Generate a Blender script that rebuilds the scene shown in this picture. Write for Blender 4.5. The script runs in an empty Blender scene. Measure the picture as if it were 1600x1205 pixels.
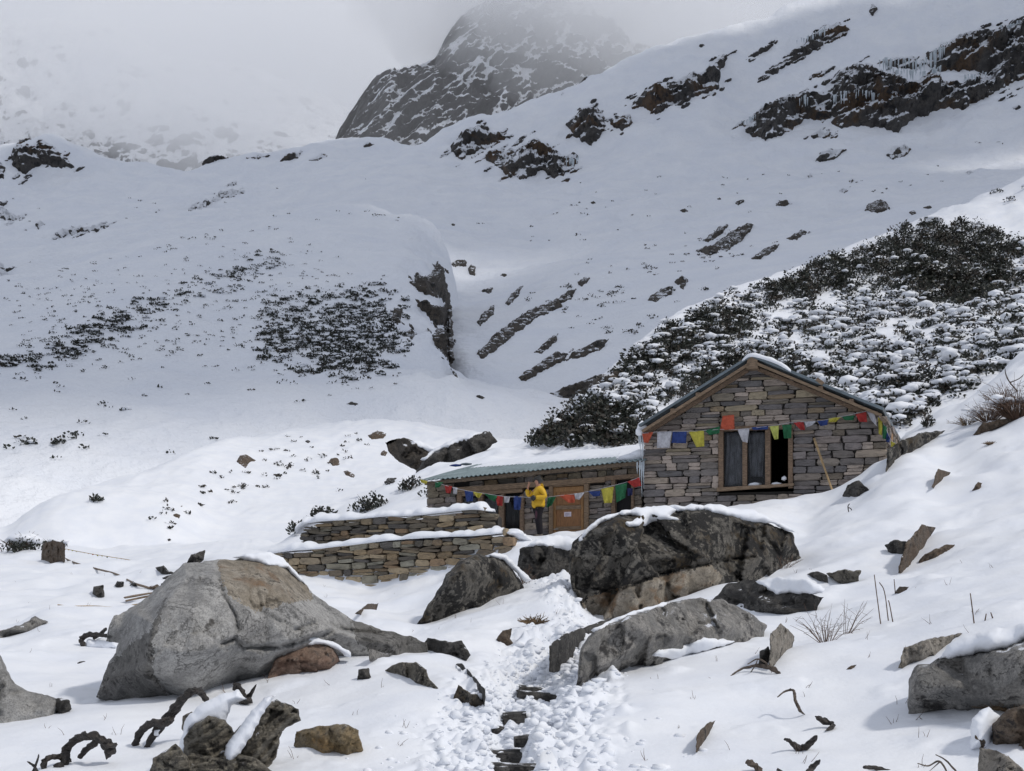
import bpy, math, random
import numpy as np
from mathutils import Vector, Matrix
from mathutils.bvhtree import BVHTree
from mathutils.geometry import delaunay_2d_cdt

# ------------------------------------------------------------------ camera, sky, sun, exposure
F, CX, H0 = 2000.0, 800.0, 900.0      # focal length and horizon in pixels of the 1600 px wide photograph
S = bpy.context.scene
COL = S.collection
cam_d = bpy.data.cameras.new('camera'); cam = bpy.data.objects.new('camera', cam_d); COL.objects.link(cam)
cam.rotation_euler = (math.pi/2, 0, 0); cam_d.sensor_width = 36; cam_d.lens = F/1600*36
cam_d.shift_y = (H0-602.5)/1600; cam_d.clip_start = 0.1; cam_d.clip_end = 12000
S.camera = cam
SUN = Vector((0.60, -0.27, 0.75)).normalized()
world = bpy.data.worlds.new('World'); S.world = world; world.use_nodes = True
wn = world.node_tree; wn.nodes.clear()
wo = wn.nodes.new('ShaderNodeOutputWorld'); wb = wn.nodes.new('ShaderNodeBackground')
sky = wn.nodes.new('ShaderNodeTexSky'); sky.sky_type = 'NISHITA'; sky.sun_disc = False
sky.sun_elevation = math.asin(SUN.z); sky.sun_rotation = math.atan2(SUN.x, SUN.y); sky.altitude = 3800
wmix = wn.nodes.new('ShaderNodeMix'); wmix.data_type = 'RGBA'; wmix.inputs[0].default_value = 0.88
wcn = wn.nodes.new('ShaderNodeTexNoise'); wcn.inputs['Scale'].default_value = 1.6; wcn.inputs['Detail'].default_value = 4
wcr = wn.nodes.new('ShaderNodeMapRange'); wcr.inputs[3].default_value = 0.93; wcr.inputs[4].default_value = 1.08
wvm = wn.nodes.new('ShaderNodeVectorMath'); wvm.operation = 'SCALE'; wvm.inputs[0].default_value = (5.55, 5.85, 6.6)
wtc = wn.nodes.new('ShaderNodeTexCoord')
wn.links.new(wtc.outputs['Generated'], wcn.inputs['Vector']); wn.links.new(wcn.outputs['Fac'], wcr.inputs[0])
wn.links.new(wcr.outputs[0], wvm.inputs['Scale'])
wn.links.new(sky.outputs[0], wmix.inputs[6]); wn.links.new(wvm.outputs[0], wmix.inputs[7])
wn.links.new(wmix.outputs[2], wb.inputs[0]); wb.inputs[1].default_value = 0.1
wn.links.new(wb.outputs[0], wo.inputs[0])
sl = bpy.data.lights.new('sun', 'SUN'); sl.energy = 1.85; sl.angle = math.radians(5); sl.color = (1, 0.95, 0.88)
so = bpy.data.objects.new('sun', sl); COL.objects.link(so); so.rotation_euler = SUN.to_track_quat('Z', 'Y').to_euler()
S.view_settings.view_transform = 'Standard'; S.view_settings.look = 'None'; S.view_settings.gamma = 1
S.view_settings.use_curve_mapping = False; S.view_settings.exposure = 0.0
S.cycles.max_bounces = 20; S.cycles.diffuse_bounces = 3; S.cycles.glossy_bounces = 2; S.cycles.volume_bounces = 18
S.cycles.transparent_max_bounces = 12; S.cycles.use_denoising = True; S.cycles.caustics_reflective = False; S.cycles.caustics_refractive = False

R = random.Random(7)
NR = np.random.RandomState(11)

# ------------------------------------------------------------------ helpers
def P(px, py, Y): return Vector(((px-CX)/F*Y, Y, (H0-py)/F*Y))
def PA(px, py, Y): return np.stack([(px-CX)/F*Y, Y, (H0-py)/F*Y], -1)

_g = np.random.RandomState(3)
_perm = np.concatenate([_g.permutation(256)]*3); _grad = _g.normal(size=(256, 3)); _grad /= np.linalg.norm(_grad, axis=1)[:, None]
def noise3(p):
    p = np.asarray(p, float); i = np.floor(p).astype(int); f = p-i; u = f*f*f*(f*(f*6-15)+10); i = i & 255
    out = 0
    for dx in (0, 1):
        for dy in (0, 1):
            for dz in (0, 1):
                h = _perm[_perm[_perm[i[..., 0]+dx]+i[..., 1]+dy]+i[..., 2]+dz]
                d = f-np.array([dx, dy, dz])
                w = (u[..., 0] if dx else 1-u[..., 0])*(u[..., 1] if dy else 1-u[..., 1])*(u[..., 2] if dz else 1-u[..., 2])
                out = out+w*(_grad[h]*d).sum(-1)
    return out
def fbm(p, oct=4, gain=0.5, ridged=False):
    a, s, o = 1.0, 1.0, 0
    p = np.asarray(p, float)
    for k in range(oct):
        n = noise3(p*s+k*17.3)
        o = o+a*((0.35-np.abs(n))*1.4 if ridged else n); a *= gain; s *= 2.03
    return o
def sstep(a, b, x): t = np.clip((x-a)/(b-a), 0, 1); return t*t*(3-2*t)

def set_props(o, label=None, cat=None, group=None, kind=None):
    if label: o['label'] = label
    if cat: o['category'] = cat
    if group: o['group'] = group
    if kind: o['kind'] = kind
    return o
def empty(name, loc, label=None, cat=None, group=None, kind=None):
    o = bpy.data.objects.new(name, None); COL.objects.link(o); o.location = loc; o.empty_display_size = .2
    return set_props(o, label, cat, group, kind)
def wloc(o):
    v = Vector(o.location)
    while o.parent: o = o.parent; v = v+Vector(o.location)
    return v
def meshobj(name, verts, faces, mat, parent=None, smooth=False, origin=None, **kw):
    """faces: (n,3)/(n,4) int array or list of lists; verts in world coordinates"""
    v = np.asarray(verts, float).reshape(-1, 3)
    c = np.array(origin) if origin is not None else (v.mean(0) if len(v) else np.zeros(3))
    me = bpy.data.meshes.new(name)
    if isinstance(faces, np.ndarray):
        n, k = faces.shape
        me.vertices.add(len(v)); me.vertices.foreach_set('co', (v-c).astype(np.float32).ravel())
        me.loops.add(n*k); me.loops.foreach_set('vertex_index', faces.astype(np.int32).ravel())
        me.polygons.add(n); me.polygons.foreach_set('loop_start', np.arange(0, n*k, k, dtype=np.int32))
        me.polygons.foreach_set('loop_total', np.full(n, k, dtype=np.int32))
        me.update(calc_edges=True); me.validate()
    else:
        me.from_pydata((v-c).tolist(), [], [list(map(int, f)) for f in faces]); me.update()
    if smooth: me.polygons.foreach_set('use_smooth', np.ones(len(me.polygons), bool))
    me.materials.append(mat)
    o = bpy.data.objects.new(name, me); COL.objects.link(o)
    if parent is not None:
        o.parent = parent; o.location = Vector(c)-wloc(parent)
    else: o.location = Vector(c)
    return set_props(o, **kw)

class MB:      # collects pieces of ONE mesh
    def __init__(s): s.v = []; s.f = []
    def add(s, v, f):
        b = sum(len(x) for x in s.v); s.v.append(np.asarray(v, float)); s.f += [[i+b for i in q] for q in f]; return s
    def obj(s, name, mat, parent=None, **kw): return meshobj(name, np.concatenate(s.v), s.f, mat, parent, **kw)

BOXF = [(0, 3, 2, 1), (4, 5, 6, 7), (0, 1, 5, 4), (1, 2, 6, 5), (2, 3, 7, 6), (3, 0, 4, 7)]
def tube(pts, rad, seg=7, jit=0.0, seed=0, flat=1.0):
    """tapered tube along a polyline, closed ends"""
    pts = [Vector(p) for p in pts]; n = len(pts); rs = np.random.RandomState(seed)
    rad = list(rad) if hasattr(rad, '__len__') else [rad]*n
    v, f = [], []; up = Vector((0.13, 0.2, 1)).normalized()
    for i, p in enumerate(pts):
        t = (pts[min(i+1, n-1)]-pts[max(i-1, 0)]).normalized()
        a = t.cross(up)
        if a.length < 0.1: a = t.cross(Vector((1, 0, 0)))
        a.normalize(); b = t.cross(a)
        for k in range(seg):
            th = 2*math.pi*k/seg; r = rad[i]*(1+jit*rs.uniform(-1, 1))
            v.append(p+a*math.cos(th)*r+b*math.sin(th)*r*flat)
    for i in range(n-1):
        for k in range(seg):
            k2 = (k+1) % seg; f.append((i*seg+k, i*seg+k2, (i+1)*seg+k2, (i+1)*seg+k))
    f.append(tuple(range(seg))[::-1]); f.append(tuple((n-1)*seg+k for k in range(seg)))
    return v, f
def catmull(pts, per=6):
    pts = [np.array(p, float) for p in pts]; q = [2*pts[0]-pts[1]]+pts+[2*pts[-1]-pts[-2]]; out = []
    for i in range(1, len(q)-2):
        for k in range(per):
            t = k/per; a, b, c, d = q[i-1:i+3]
            out.append(.5*((2*b)+(-a+c)*t+(2*a-5*b+4*c-d)*t*t+(-a+3*b-3*c+d)*t**3))
    out.append(pts[-1]); return out
def interp(xs, vals, n): return np.interp(np.linspace(0, 1, n), np.linspace(0, 1, len(vals)), vals)

# ------------------------------------------------------------------ materials
def newmat(name):
    m = bpy.data.materials.new(name); m.use_nodes = True; nt = m.node_tree
    return m, nt, nt.nodes['Principled BSDF']
class N:
    def __init__(s, nt): s.nt = nt
    def n(s, t, **kw):
        x = s.nt.nodes.new('ShaderNode'+t)
        for k, v in kw.items(): setattr(x, k, v)
        return x
    def l(s, a, b): s.nt.links.new(a, b)
    def pos(s, obj=False):
        if obj:
            return s.n('TexCoord').outputs['Object']
        return s.n('NewGeometry').outputs['Position']
    def map(s, v, scale=(1, 1, 1), rot=(0, 0, 0)):
        m = s.n('Mapping'); m.inputs['Scale'].default_value = scale; m.inputs['Rotation'].default_value = rot; s.l(v, m.inputs['Vector']); return m.outputs[0]
    def noise(s, v, scale, detail=5, rough=.55, dist=0):
        x = s.n('TexNoise'); x.inputs['Scale'].default_value = scale; x.inputs['Detail'].default_value = detail
        x.inputs['Roughness'].default_value = rough; x.inputs['Distortion'].default_value = dist; s.l(v, x.inputs['Vector']); return x.outputs['Fac']
    def rng(s, v, a, b, c=0, d=1):
        x = s.n('MapRange'); x.interpolation_type = 'SMOOTHSTEP'
        for i, q in enumerate((a, b, c, d)): x.inputs[i+1].default_value = q
        s.l(v, x.inputs[0]); return x.outputs[0]
    def mix(s, f, a, b):
        x = s.n('Mix', data_type='RGBA')
        for i, q in ((0, f), (6, a), (7, b)):
            if hasattr(q, 'type'): s.l(q, x.inputs[i])
            else: x.inputs[i].default_value = q if i == 0 else (*q, 1)
        return x.outputs[2]
    def math(s, op, a, b):
        x = s.n('Math', operation=op)
        for i, q in enumerate((a, b)):
            if hasattr(q, 'type'): s.l(q, x.inputs[i])
            else: x.inputs[i].default_value = q
        return x.outputs[0]
    def nz(s):
        x = s.n('SeparateXYZ'); s.l(s.n('NewGeometry').outputs['Normal'], x.inputs[0]); return x.outputs[2]
    def bump(s, h, strength, dist, bsdf, prev=None):
        b = s.n('Bump'); b.inputs['Strength'].default_value = strength; b.inputs['Distance'].default_value = dist
        s.l(h, b.inputs['Height'])
        if prev: s.l(prev, b.inputs['Normal'])
        s.l(b.outputs[0], bsdf.inputs['Normal']); return b.outputs[0]

SNOWC = (0.80, 0.825, 0.875)
def snow_mat(name, fine, coarse, bs=.5, dist=.05):
    m, nt, b = newmat(name); q = N(nt); p = q.pos()
    n1 = q.noise(p, coarse, 6, .6); n2 = q.noise(p, fine, 4, .6)
    c = q.mix(q.rng(n1, .3, .7), (0.77, 0.80, 0.86), (0.84, 0.86, 0.895)); q.l(c, b.inputs['Base Color'])
    b.inputs['Roughness'].default_value = .62; b.inputs['Specular IOR Level'].default_value = .25
    pr = q.bump(n1, bs*.6, dist*4, b); q.bump(n2, bs, dist, b, pr)
    return m
M = {}
M['snow'] = snow_mat('snow', 14, .9, .34, .022)
M['snow_far'] = snow_mat('snow_far', .7, .09, .75, .6)
M['snow_cap'] = snow_mat('snow_cap', 14, 3, .3, .02)

def rock_mat(name, c1, c2, dark, dark_amt, sc, snow=None, snow_thr=.75, tint=None, rough=.85, crack=.5, strata=None, obj=False, bump=.9, gloss=None, patch=.6):
    """sc = size of the main features in 1/m"""
    m, nt, b = newmat(name); q = N(nt); p = q.pos(obj)
    if obj:
        oi = q.n('ObjectInfo'); vm = q.n('VectorMath', operation='MULTIPLY_ADD'); vm.inputs[1].default_value = (1, 1, 1)
        q.l(p, vm.inputs[0]); cv = q.n('CombineXYZ'); q.l(q.math('MULTIPLY', oi.outputs['Random'], 50.), cv.inputs[0]); q.l(cv.outputs[0], vm.inputs[2]); p = vm.outputs[0]
    n1 = q.noise(p, sc, 8, .62, .3); n2 = q.noise(p, sc*4.3, 6, .65); n3 = q.noise(p, sc*30, 3, .7); n4 = q.noise(p, sc*.45, 5, .6, .6)
    c = q.mix(q.rng(n1, .36, .64), c1, c2)
    c = q.mix(q.rng(q.noise(p, sc*1.9, 7, .68, .5), .48, .62, 0, patch), c, tuple(x*.45 for x in c1))
    if tint: c = q.mix(q.rng(n4, .5, .62), c, tint)
    c = q.mix(q.rng(n3, .42, .68, 0, .6), c, tuple(x*.4 for x in c1)); c = q.mix(q.rng(q.noise(p, sc*9, 5, .7), .46, .66, 0, .55), c, tuple(x*.55 for x in c1))
    t = 1-dark_amt
    dk = q.rng(q.math('ADD', q.math('MULTIPLY', n1, .55), q.math('MULTIPLY', n2, .45)), .38+.24*t, .46+.24*t)
    c = q.mix(dk, c, dark)
    h = q.math('ADD', q.math('MULTIPLY', n2, .6), q.math('ADD', q.math('MULTIPLY', n3, .22), q.math('MULTIPLY', q.noise(p, sc*11, 6, .7), .5)))
    if crack:
        k1 = q.noise(p, sc*.55, 7, .62, .5); k2 = q.noise(p, sc*1.3, 6, .6, .3)
        e1 = q.rng(q.math('ABSOLUTE', q.math('SUBTRACT', k1, .5), 0.), 0, .007); e2 = q.rng(q.math('ABSOLUTE', q.math('SUBTRACT', k2, .52), 0.), 0, .008)
        ck2 = q.math('MINIMUM', q.math('MAXIMUM', e1, q.rng(k2, .55, .5)), q.math('MAXIMUM', e2, q.rng(k1, .52, .6)))
        c = q.mix(q.math('MULTIPLY', q.math('SUBTRACT', 1., ck2), crack), c, tuple(x*.22 for x in c1))
        h = q.math('ADD', h, q.math('MULTIPLY', ck2, .35))
    if strata:
        st = q.noise(q.map(p, strata[1], strata[2]), strata[0], 6, .7, .4)
        c = q.mix(q.rng(st, .42, .62, 0, .8), c, tuple(x*.4 for x in c1)); h = q.math('ADD', h, q.math('MULTIPLY', st, .9))
    if snow is not None:
        sn = q.noise(q.map(p, snow[1], snow[2]) if len(snow) > 1 else p, snow[0], 7, .68)
        f = q.math('ADD', q.nz(), q.math('MULTIPLY', q.math('SUBTRACT', sn, .5), 2.4))
        fs = q.rng(f, snow_thr-.1, snow_thr+.06)
        c = q.mix(fs, c, SNOWC)
    q.l(c, b.inputs['Base Color']); b.inputs['Roughness'].default_value = rough
    b.inputs['Specular IOR Level'].default_value = .4
    if gloss: q.l(q.rng(n2, .45, .7, rough, gloss), b.inputs['Roughness'])
    q.bump(h, bump, .12/sc, b)
    return m
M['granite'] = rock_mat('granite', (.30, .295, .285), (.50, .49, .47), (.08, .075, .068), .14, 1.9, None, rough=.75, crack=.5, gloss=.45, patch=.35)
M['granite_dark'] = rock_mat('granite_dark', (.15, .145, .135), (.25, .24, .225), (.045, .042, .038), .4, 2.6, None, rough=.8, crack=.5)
M['granite_tan'] = rock_mat('granite_tan', (.28, .24, .185), (.40, .36, .30), (.06, .052, .045), .25, 3, None, tint=(.22, .14, .08), rough=.8, crack=.7)
M['granite_bank'] = rock_mat('granite_grey', (.19, .185, .175), (.38, .36, .33), (.035, .032, .03), .42, 2.2, (3.,), 1.18, rough=.7, crack=.7, gloss=.35)
M['lichen_rock'] = rock_mat('lichen_rock', (.13, .12, .105), (.30, .28, .24), (.016, .015, .014), .66, 2.3, (4.,), 1.25, tint=(.055, .036, .014), crack=.6, bump=1.)
M['dark_rock'] = rock_mat('dark_rock', (.075, .07, .064), (.16, .15, .135), (.014, .013, .012), .55, 2.6, (4.,), 1.2, crack=.4, strata=(3, (1, 1, 5), (.3, .7, 0)))
M['red_rock'] = rock_mat('red_rock', (.20, .125, .09), (.27, .20, .155), (.06, .05, .045), .25, 4, (5.,), 1.25)
M['ochre_rock'] = rock_mat('ochre_rock', (.25, .185, .10), (.22, .19, .14), (.07, .06, .045), .3, 5, (5.,), 1.3, tint=(.30, .19, .08))
M['schist'] = rock_mat('schist', (.20, .18, .145), (.31, .28, .22), (.03, .027, .024), .45, 3.2, (5.,), 1.2, strata=(5, (1, 1, 6), (.2, .9, .3)), crack=.5, bump=1.)
M['pale_rock'] = rock_mat('pale_rock', (.26, .235, .20), (.36, .33, .285), (.04, .036, .03), .42, 5, (5.,), 1.25)
M['brown_rock'] = rock_mat('brown_rock', (.11, .075, .05), (.16, .13, .10), (.025, .02, .018), .4, 4, (5.,), 1.15)
M['hill_rock'] = rock_mat('hill_rock', (.075, .065, .055), (.13, .105, .08), (.02, .019, .018), .5, .5, (.7, (1, 1, 2.6), (0, .5, 0)), 1.02, crack=.4)
M['cliff'] = rock_mat('cliff', (.06, .058, .058), (.105, .095, .085), (.018, .018, .02), .45, .12, (.12, (1, 1, 3.2), (0, .45, 0)), .60, tint=(.10, .062, .035), crack=.3)
M['far_rock'] = rock_mat('far_rock', (.045, .045, .05), (.085, .085, .09), (.02, .02, .024), (.5), .02, (.022, (2.6, 1, .42), (0, -.5, 0)), .66, crack=.3)
M['far_mount'] = rock_mat('far_mount', (.07, .07, .08), (.11, .11, .12), (.04, .04, .045), (.5), .012, (.028, (1.3, 1, .8), (0, .5, 0)), .34, crack=.2)

def stone_mat(name, cols):
    """cols: list of colours picked per stone"""
    m, nt, b = newmat(name); q = N(nt); p = q.pos(True); oi = q.n('ObjectInfo')
    cr = q.n('ValToRGB'); cr.color_ramp.interpolation = 'CONSTANT'
    e = cr.color_ramp.elements; k = len(cols)
    while len(e) < k: e.new(.5)
    for i, cc in enumerate(cols): e[i].position = i/k; e[i].color = (*cc, 1)
    q.l(oi.outputs['Random'], cr.inputs[0])
    cv = q.n('CombineXYZ'); q.l(q.math('MULTIPLY', oi.outputs['Random'], 91.), cv.inputs[0])
    va = q.n('VectorMath', operation='ADD'); q.l(p, va.inputs[0]); q.l(cv.outputs[0], va.inputs[1]); p = va.outputs[0]
    n1 = q.noise(p, 2.2, 6, .65, .4); n2 = q.noise(p, 9, 4, .7)
    c = q.mix(q.rng(n1, .42, .78, 0, .75), cr.outputs[0], (.07, .063, .056)); c = q.mix(q.rng(n2, .55, .8, 0, .5), c, (.42, .39, .35))
    q.l(c, b.inputs['Base Color']); b.inputs['Roughness'].default_value = .85
    q.bump(q.math('ADD', n1, q.math('MULTIPLY', n2, .6)), 1., .09, b); return m
M['hut_stone'] = stone_mat('hut_stone', [(0.335, 0.286, 0.246), (0.276, 0.249, 0.236), (0.432, 0.363, 0.312), (0.257, 0.229, 0.209), (0.374, 0.315, 0.284), (0.492, 0.409, 0.330), (0.226, 0.210, 0.209), (0.393, 0.343, 0.293), (0.335, 0.295, 0.284), (0.285, 0.239, 0.190)])
M['hut_stone_warm'] = stone_mat('hut_stone_warm', [(0.352, 0.272, 0.184), (0.240, 0.208, 0.184), (0.416, 0.320, 0.208), (0.208, 0.200, 0.200), (0.304, 0.264, 0.208), (0.448, 0.376, 0.264), (0.192, 0.184, 0.184), (0.272, 0.240, 0.208)])
M['wall_stone'] = stone_mat('wall_stone', [(0.439, 0.328, 0.196), (0.325, 0.251, 0.160), (0.504, 0.407, 0.268), (0.390, 0.289, 0.174), (0.340, 0.313, 0.239), (0.405, 0.328, 0.225), (0.243, 0.195, 0.138), (0.535, 0.423, 0.275), (0.390, 0.266, 0.160), (0.422, 0.400, 0.319)])
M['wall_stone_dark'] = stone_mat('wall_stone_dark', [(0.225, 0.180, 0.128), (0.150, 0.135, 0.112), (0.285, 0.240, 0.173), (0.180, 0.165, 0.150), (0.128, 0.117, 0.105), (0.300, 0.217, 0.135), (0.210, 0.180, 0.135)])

def plain(name, col, rough=.7, metal=0, var=.25, sc=8, stretch=(1, 1, 1), bump=.2, obj=False, alpha=None, trans=0, emit=None):
    m, nt, b = newmat(name); q = N(nt); p = q.pos(obj)
    n = q.noise(q.map(p, stretch), sc, 5, .65)
    c = q.mix(q.rng(n, .3, .7), tuple(x*(1-var) for x in col), tuple(min(1, x*(1+var)) for x in col)); q.l(c, b.inputs['Base Color'])
    b.inputs['Roughness'].default_value = rough; b.inputs['Metallic'].default_value = metal
    if trans: b.inputs['Transmission Weight'].default_value = trans
    if alpha is not None: b.inputs['Alpha'].default_value = alpha
    if bump: q.bump(n, bump, .02, b)
    return m
M['core'] = plain('wall_core', (.03, .027, .024), .95)
M['wood'] = plain('weathered_wood', (.17, .115, .075), .8, var=.5, sc=3, stretch=(4, 4, 18), bump=.4)
M['wood_beam'] = plain('beam_wood', (.20, .14, .09), .8, var=.5, sc=3, stretch=(2.5, 2.5, 24), bump=.4)
M['wood_door'] = plain('door_wood', (.29, .155, .06), .6, var=.3, sc=3, stretch=(16, 16, 2), bump=.3)
M['wood_panel'] = plain('panel_wood', (.24, .115, .045), .6, var=.3, sc=3, stretch=(16, 16, 2), bump=.2)
M['wood_grey'] = plain('grey_wood', (.16, .12, .085), .85, var=.45, sc=4, stretch=(3, 3, 14), bump=.4)
M['tin'] = plain('roof_tin', (.20, .26, .27), .45, .35, var=.25, sc=1.5, bump=.1)
M['tin_grey'] = plain('roof_tin_grey', (.13, .16, .18), .5, .3, var=.3, sc=1.5, bump=.1)
M['charred'] = plain('dead_wood', (.024, .019, .016), .55, var=.8, sc=20, stretch=(1, 1, 1), bump=.8)
M['bark'] = plain('grey_bark', (.085, .065, .05), .8, var=.5, sc=18, bump=.6)
M['twig'] = plain('twig', (.10, .06, .04), .8, var=.3, sc=6)
M['straw'] = plain('straw', (.36, .25, .13), .8, var=.3, sc=6)
M['leaf'] = plain('leaf', (.013, .016, .009), .55, var=.6, sc=1.2, bump=0)
M['leaf_brown'] = plain('leaf_brown', (.028, .021, .013), .6, var=.6, sc=1.2, bump=0)
M['drygrass'] = plain('dry_grass', (.13, .085, .045), .8, var=.5, sc=5, bump=0)
M['ice'] = plain('ice', (.72, .80, .86), .15, var=.1, sc=3, bump=.3, trans=.35)
M['void'] = plain('interior_shade', (.012, .012, .014), .8)  # near-black colour standing in for the unlit inside of the huts
M['plastic'] = plain('plastic_sheet', (.13, .14, .16), .55, var=.5, sc=3, stretch=(3, 3, 1), bump=.5)
M['glass'] = None
m, nt, b = newmat('window_glass'); b.inputs['Base Color'].default_value = (.02, .022, .025, 1); b.inputs['Roughness'].default_value = .04
b.inputs['Alpha'].default_value = .22; b.inputs['Specular IOR Level'].default_value = .5; M['glass'] = m
M['paper'] = plain('paper', (.68, .62, .68), .8, var=.06, sc=20, bump=0)
M['ink'] = plain('ink', (.15, .12, .2), .8, bump=0)
M['metal'] = plain('latch_metal', (.55, .55, .53), .35, .9, bump=0)
M['jacket'] = plain('yellow_jacket', (.60, .36, .012), .6, var=.15, sc=4, bump=.5)
M['trousers'] = plain('dark_trousers', (.008, .006, .009), 1., var=.3, sc=6)
M['plum'] = plain('plum_panel', (.055, .014, .028), .75, var=.3, sc=6)
M['skin'] = plain('skin', (.42, .22, .15), .55, var=.06, sc=8, bump=0)
M['cap'] = plain('dark_cap', (.035, .035, .035), .85)
M['boot'] = plain('boots', (.12, .10, .085), .8)
M['black'] = plain('black_plastic', (.012, .012, .013), .4, bump=0)
FL = {'red': (.46, .05, .045), 'orange': (.60, .13, .07), 'white': (.62, .62, .66), 'blue': (.04, .075, .26), 'yellow': (.60, .54, .09), 'green': (.03, .17, .075), 'lime': (.62, .66, .18), 'navy': (.03, .035, .12)}
for k, c in FL.items():
    m, nt, b = newmat('cloth_'+k); q = N(nt); n = q.noise(q.pos(), 14, 4, .6)
    q.l(q.mix(q.rng(n, .3, .7), tuple(x*.8 for x in c), tuple(min(1, x*1.15) for x in c)), b.inputs['Base Color']); b.inputs['Roughness'].default_value = .9
    tr = q.n('BsdfTranslucent'); tr.inputs[0].default_value = (*c, 1); ms = q.n('MixShader'); ms.inputs[0].default_value = .3
    q.l(b.outputs[0], ms.inputs[1]); q.l(tr.outputs[0], ms.inputs[2]); q.l(ms.outputs[0], nt.nodes['Material Output'].inputs[0]); M['flag_'+k] = m

# ------------------------------------------------------------------ terrain: lofted sheets
def pchip(x, y, xi):
    """monotone cubic; x (n,), y (n, m) -> (len(xi), m)"""
    x = np.asarray(x, float); y = np.asarray(y, float); h = np.diff(x)[:, None]; d = np.diff(y, axis=0)/h
    m = np.zeros_like(y)
    w1 = 2*h[1:]+h[:-1]; w2 = h[1:]+2*h[:-1]
    same = d[:-1]*d[1:] > 0
    with np.errstate(divide='ignore', invalid='ignore'):
        m[1:-1] = np.where(same, (w1+w2)/(w1/d[:-1]+w2/d[1:]), 0)
    m[0] = d[0]; m[-1] = d[-1]
    k = np.clip(np.searchsorted(x, xi, side='right')-1, 0, len(x)-2); t = ((xi-x[k])/(x[k+1]-x[k]))[:, None]; hh = (x[k+1]-x[k])[:, None]
    return (2*t**3-3*t**2+1)*y[k]+(t**3-2*t**2+t)*hh*m[k]+(-2*t**3+3*t**2)*y[k+1]+(t**3-t**2)*hh*m[k+1]
def ugrid(segs):
    """[(px0, px1, step)...]"""
    return np.unique(np.concatenate([np.arange(a, b+s*.5, s) for a, b, s in segs]).round(3))
def loft(name, rows, us, counts, mat, disp=None, **kw):
    nr = len(rows); PY = []; LY = []
    for r in rows:
        a = np.array(r, float); v = pchip(a[:, 0], np.stack([a[:, 1], np.log(a[:, 2])], 1), np.clip(us, a[0, 0], a[-1, 0]))
        PY.append(v[:, 0]); LY.append(v[:, 1])
    PY = np.array(PY); LY = np.array(LY); ti = np.concatenate([np.linspace(i, i+1, c, endpoint=False) for i, c in enumerate(counts)]+[[nr-1]])
    py = pchip(np.arange(nr), PY, ti); Y = np.exp(pchip(np.arange(nr), LY, ti)); px = np.broadcast_to(us, py.shape)
    pt = PA(px, py, Y)
    if disp is not None: pt = pt+disp(px, py, Y, pt)
    n, m = py.shape; i = np.arange(n*m).reshape(n, m)
    f = np.stack([i[:-1, :-1], i[:-1, 1:], i[1:, 1:], i[1:, :-1]], -1).reshape(-1, 4)
    o = meshobj(name, pt.reshape(-1, 3), f, mat, smooth=True, origin=(0, 0, 0), **kw)
    o['_n'] = 0; del o['_n']
    return o
LAY = {}
def reg(key, o):
    LAY[key] = BVHTree.FromObject(o, bpy.context.evaluated_depsgraph_get())
    return o
def ray(px, py): return Vector(((px-CX)/F, 1, (H0-py)/F)).normalized()
def hit(px, py, keys):
    best = None
    for k in (keys if isinstance(keys, (list, tuple)) else [keys]):
        d = ray(px, py); r = LAY[k].ray_cast(Vector((0, 0, 0)), d)
        if r[0] is not None and (best is None or r[0].y < best[0].y): best = (r[0], r[1])
    return best
def gz(x, y, key='ground'):
    r = LAY[key].ray_cast(Vector((x, y, 500)), Vector((0, 0, -1)))
    return r[0].z if r[0] is not None else 0
def segdist(px, py, poly):
    d = np.full(px.shape, 1e9)
    for (a, b), (c, e) in zip(poly[:-1], poly[1:]):
        vx, vy = c-a, e-b; t = np.clip(((px-a)*vx+(py-b)*vy)/(vx*vx+vy*vy), 0, 1)
        d = np.minimum(d, np.hypot(px-a-t*vx, py-b-t*vy))
    return d
Z3 = lambda z: np.stack([np.zeros_like(z)]*2+[z], -1)

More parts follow.
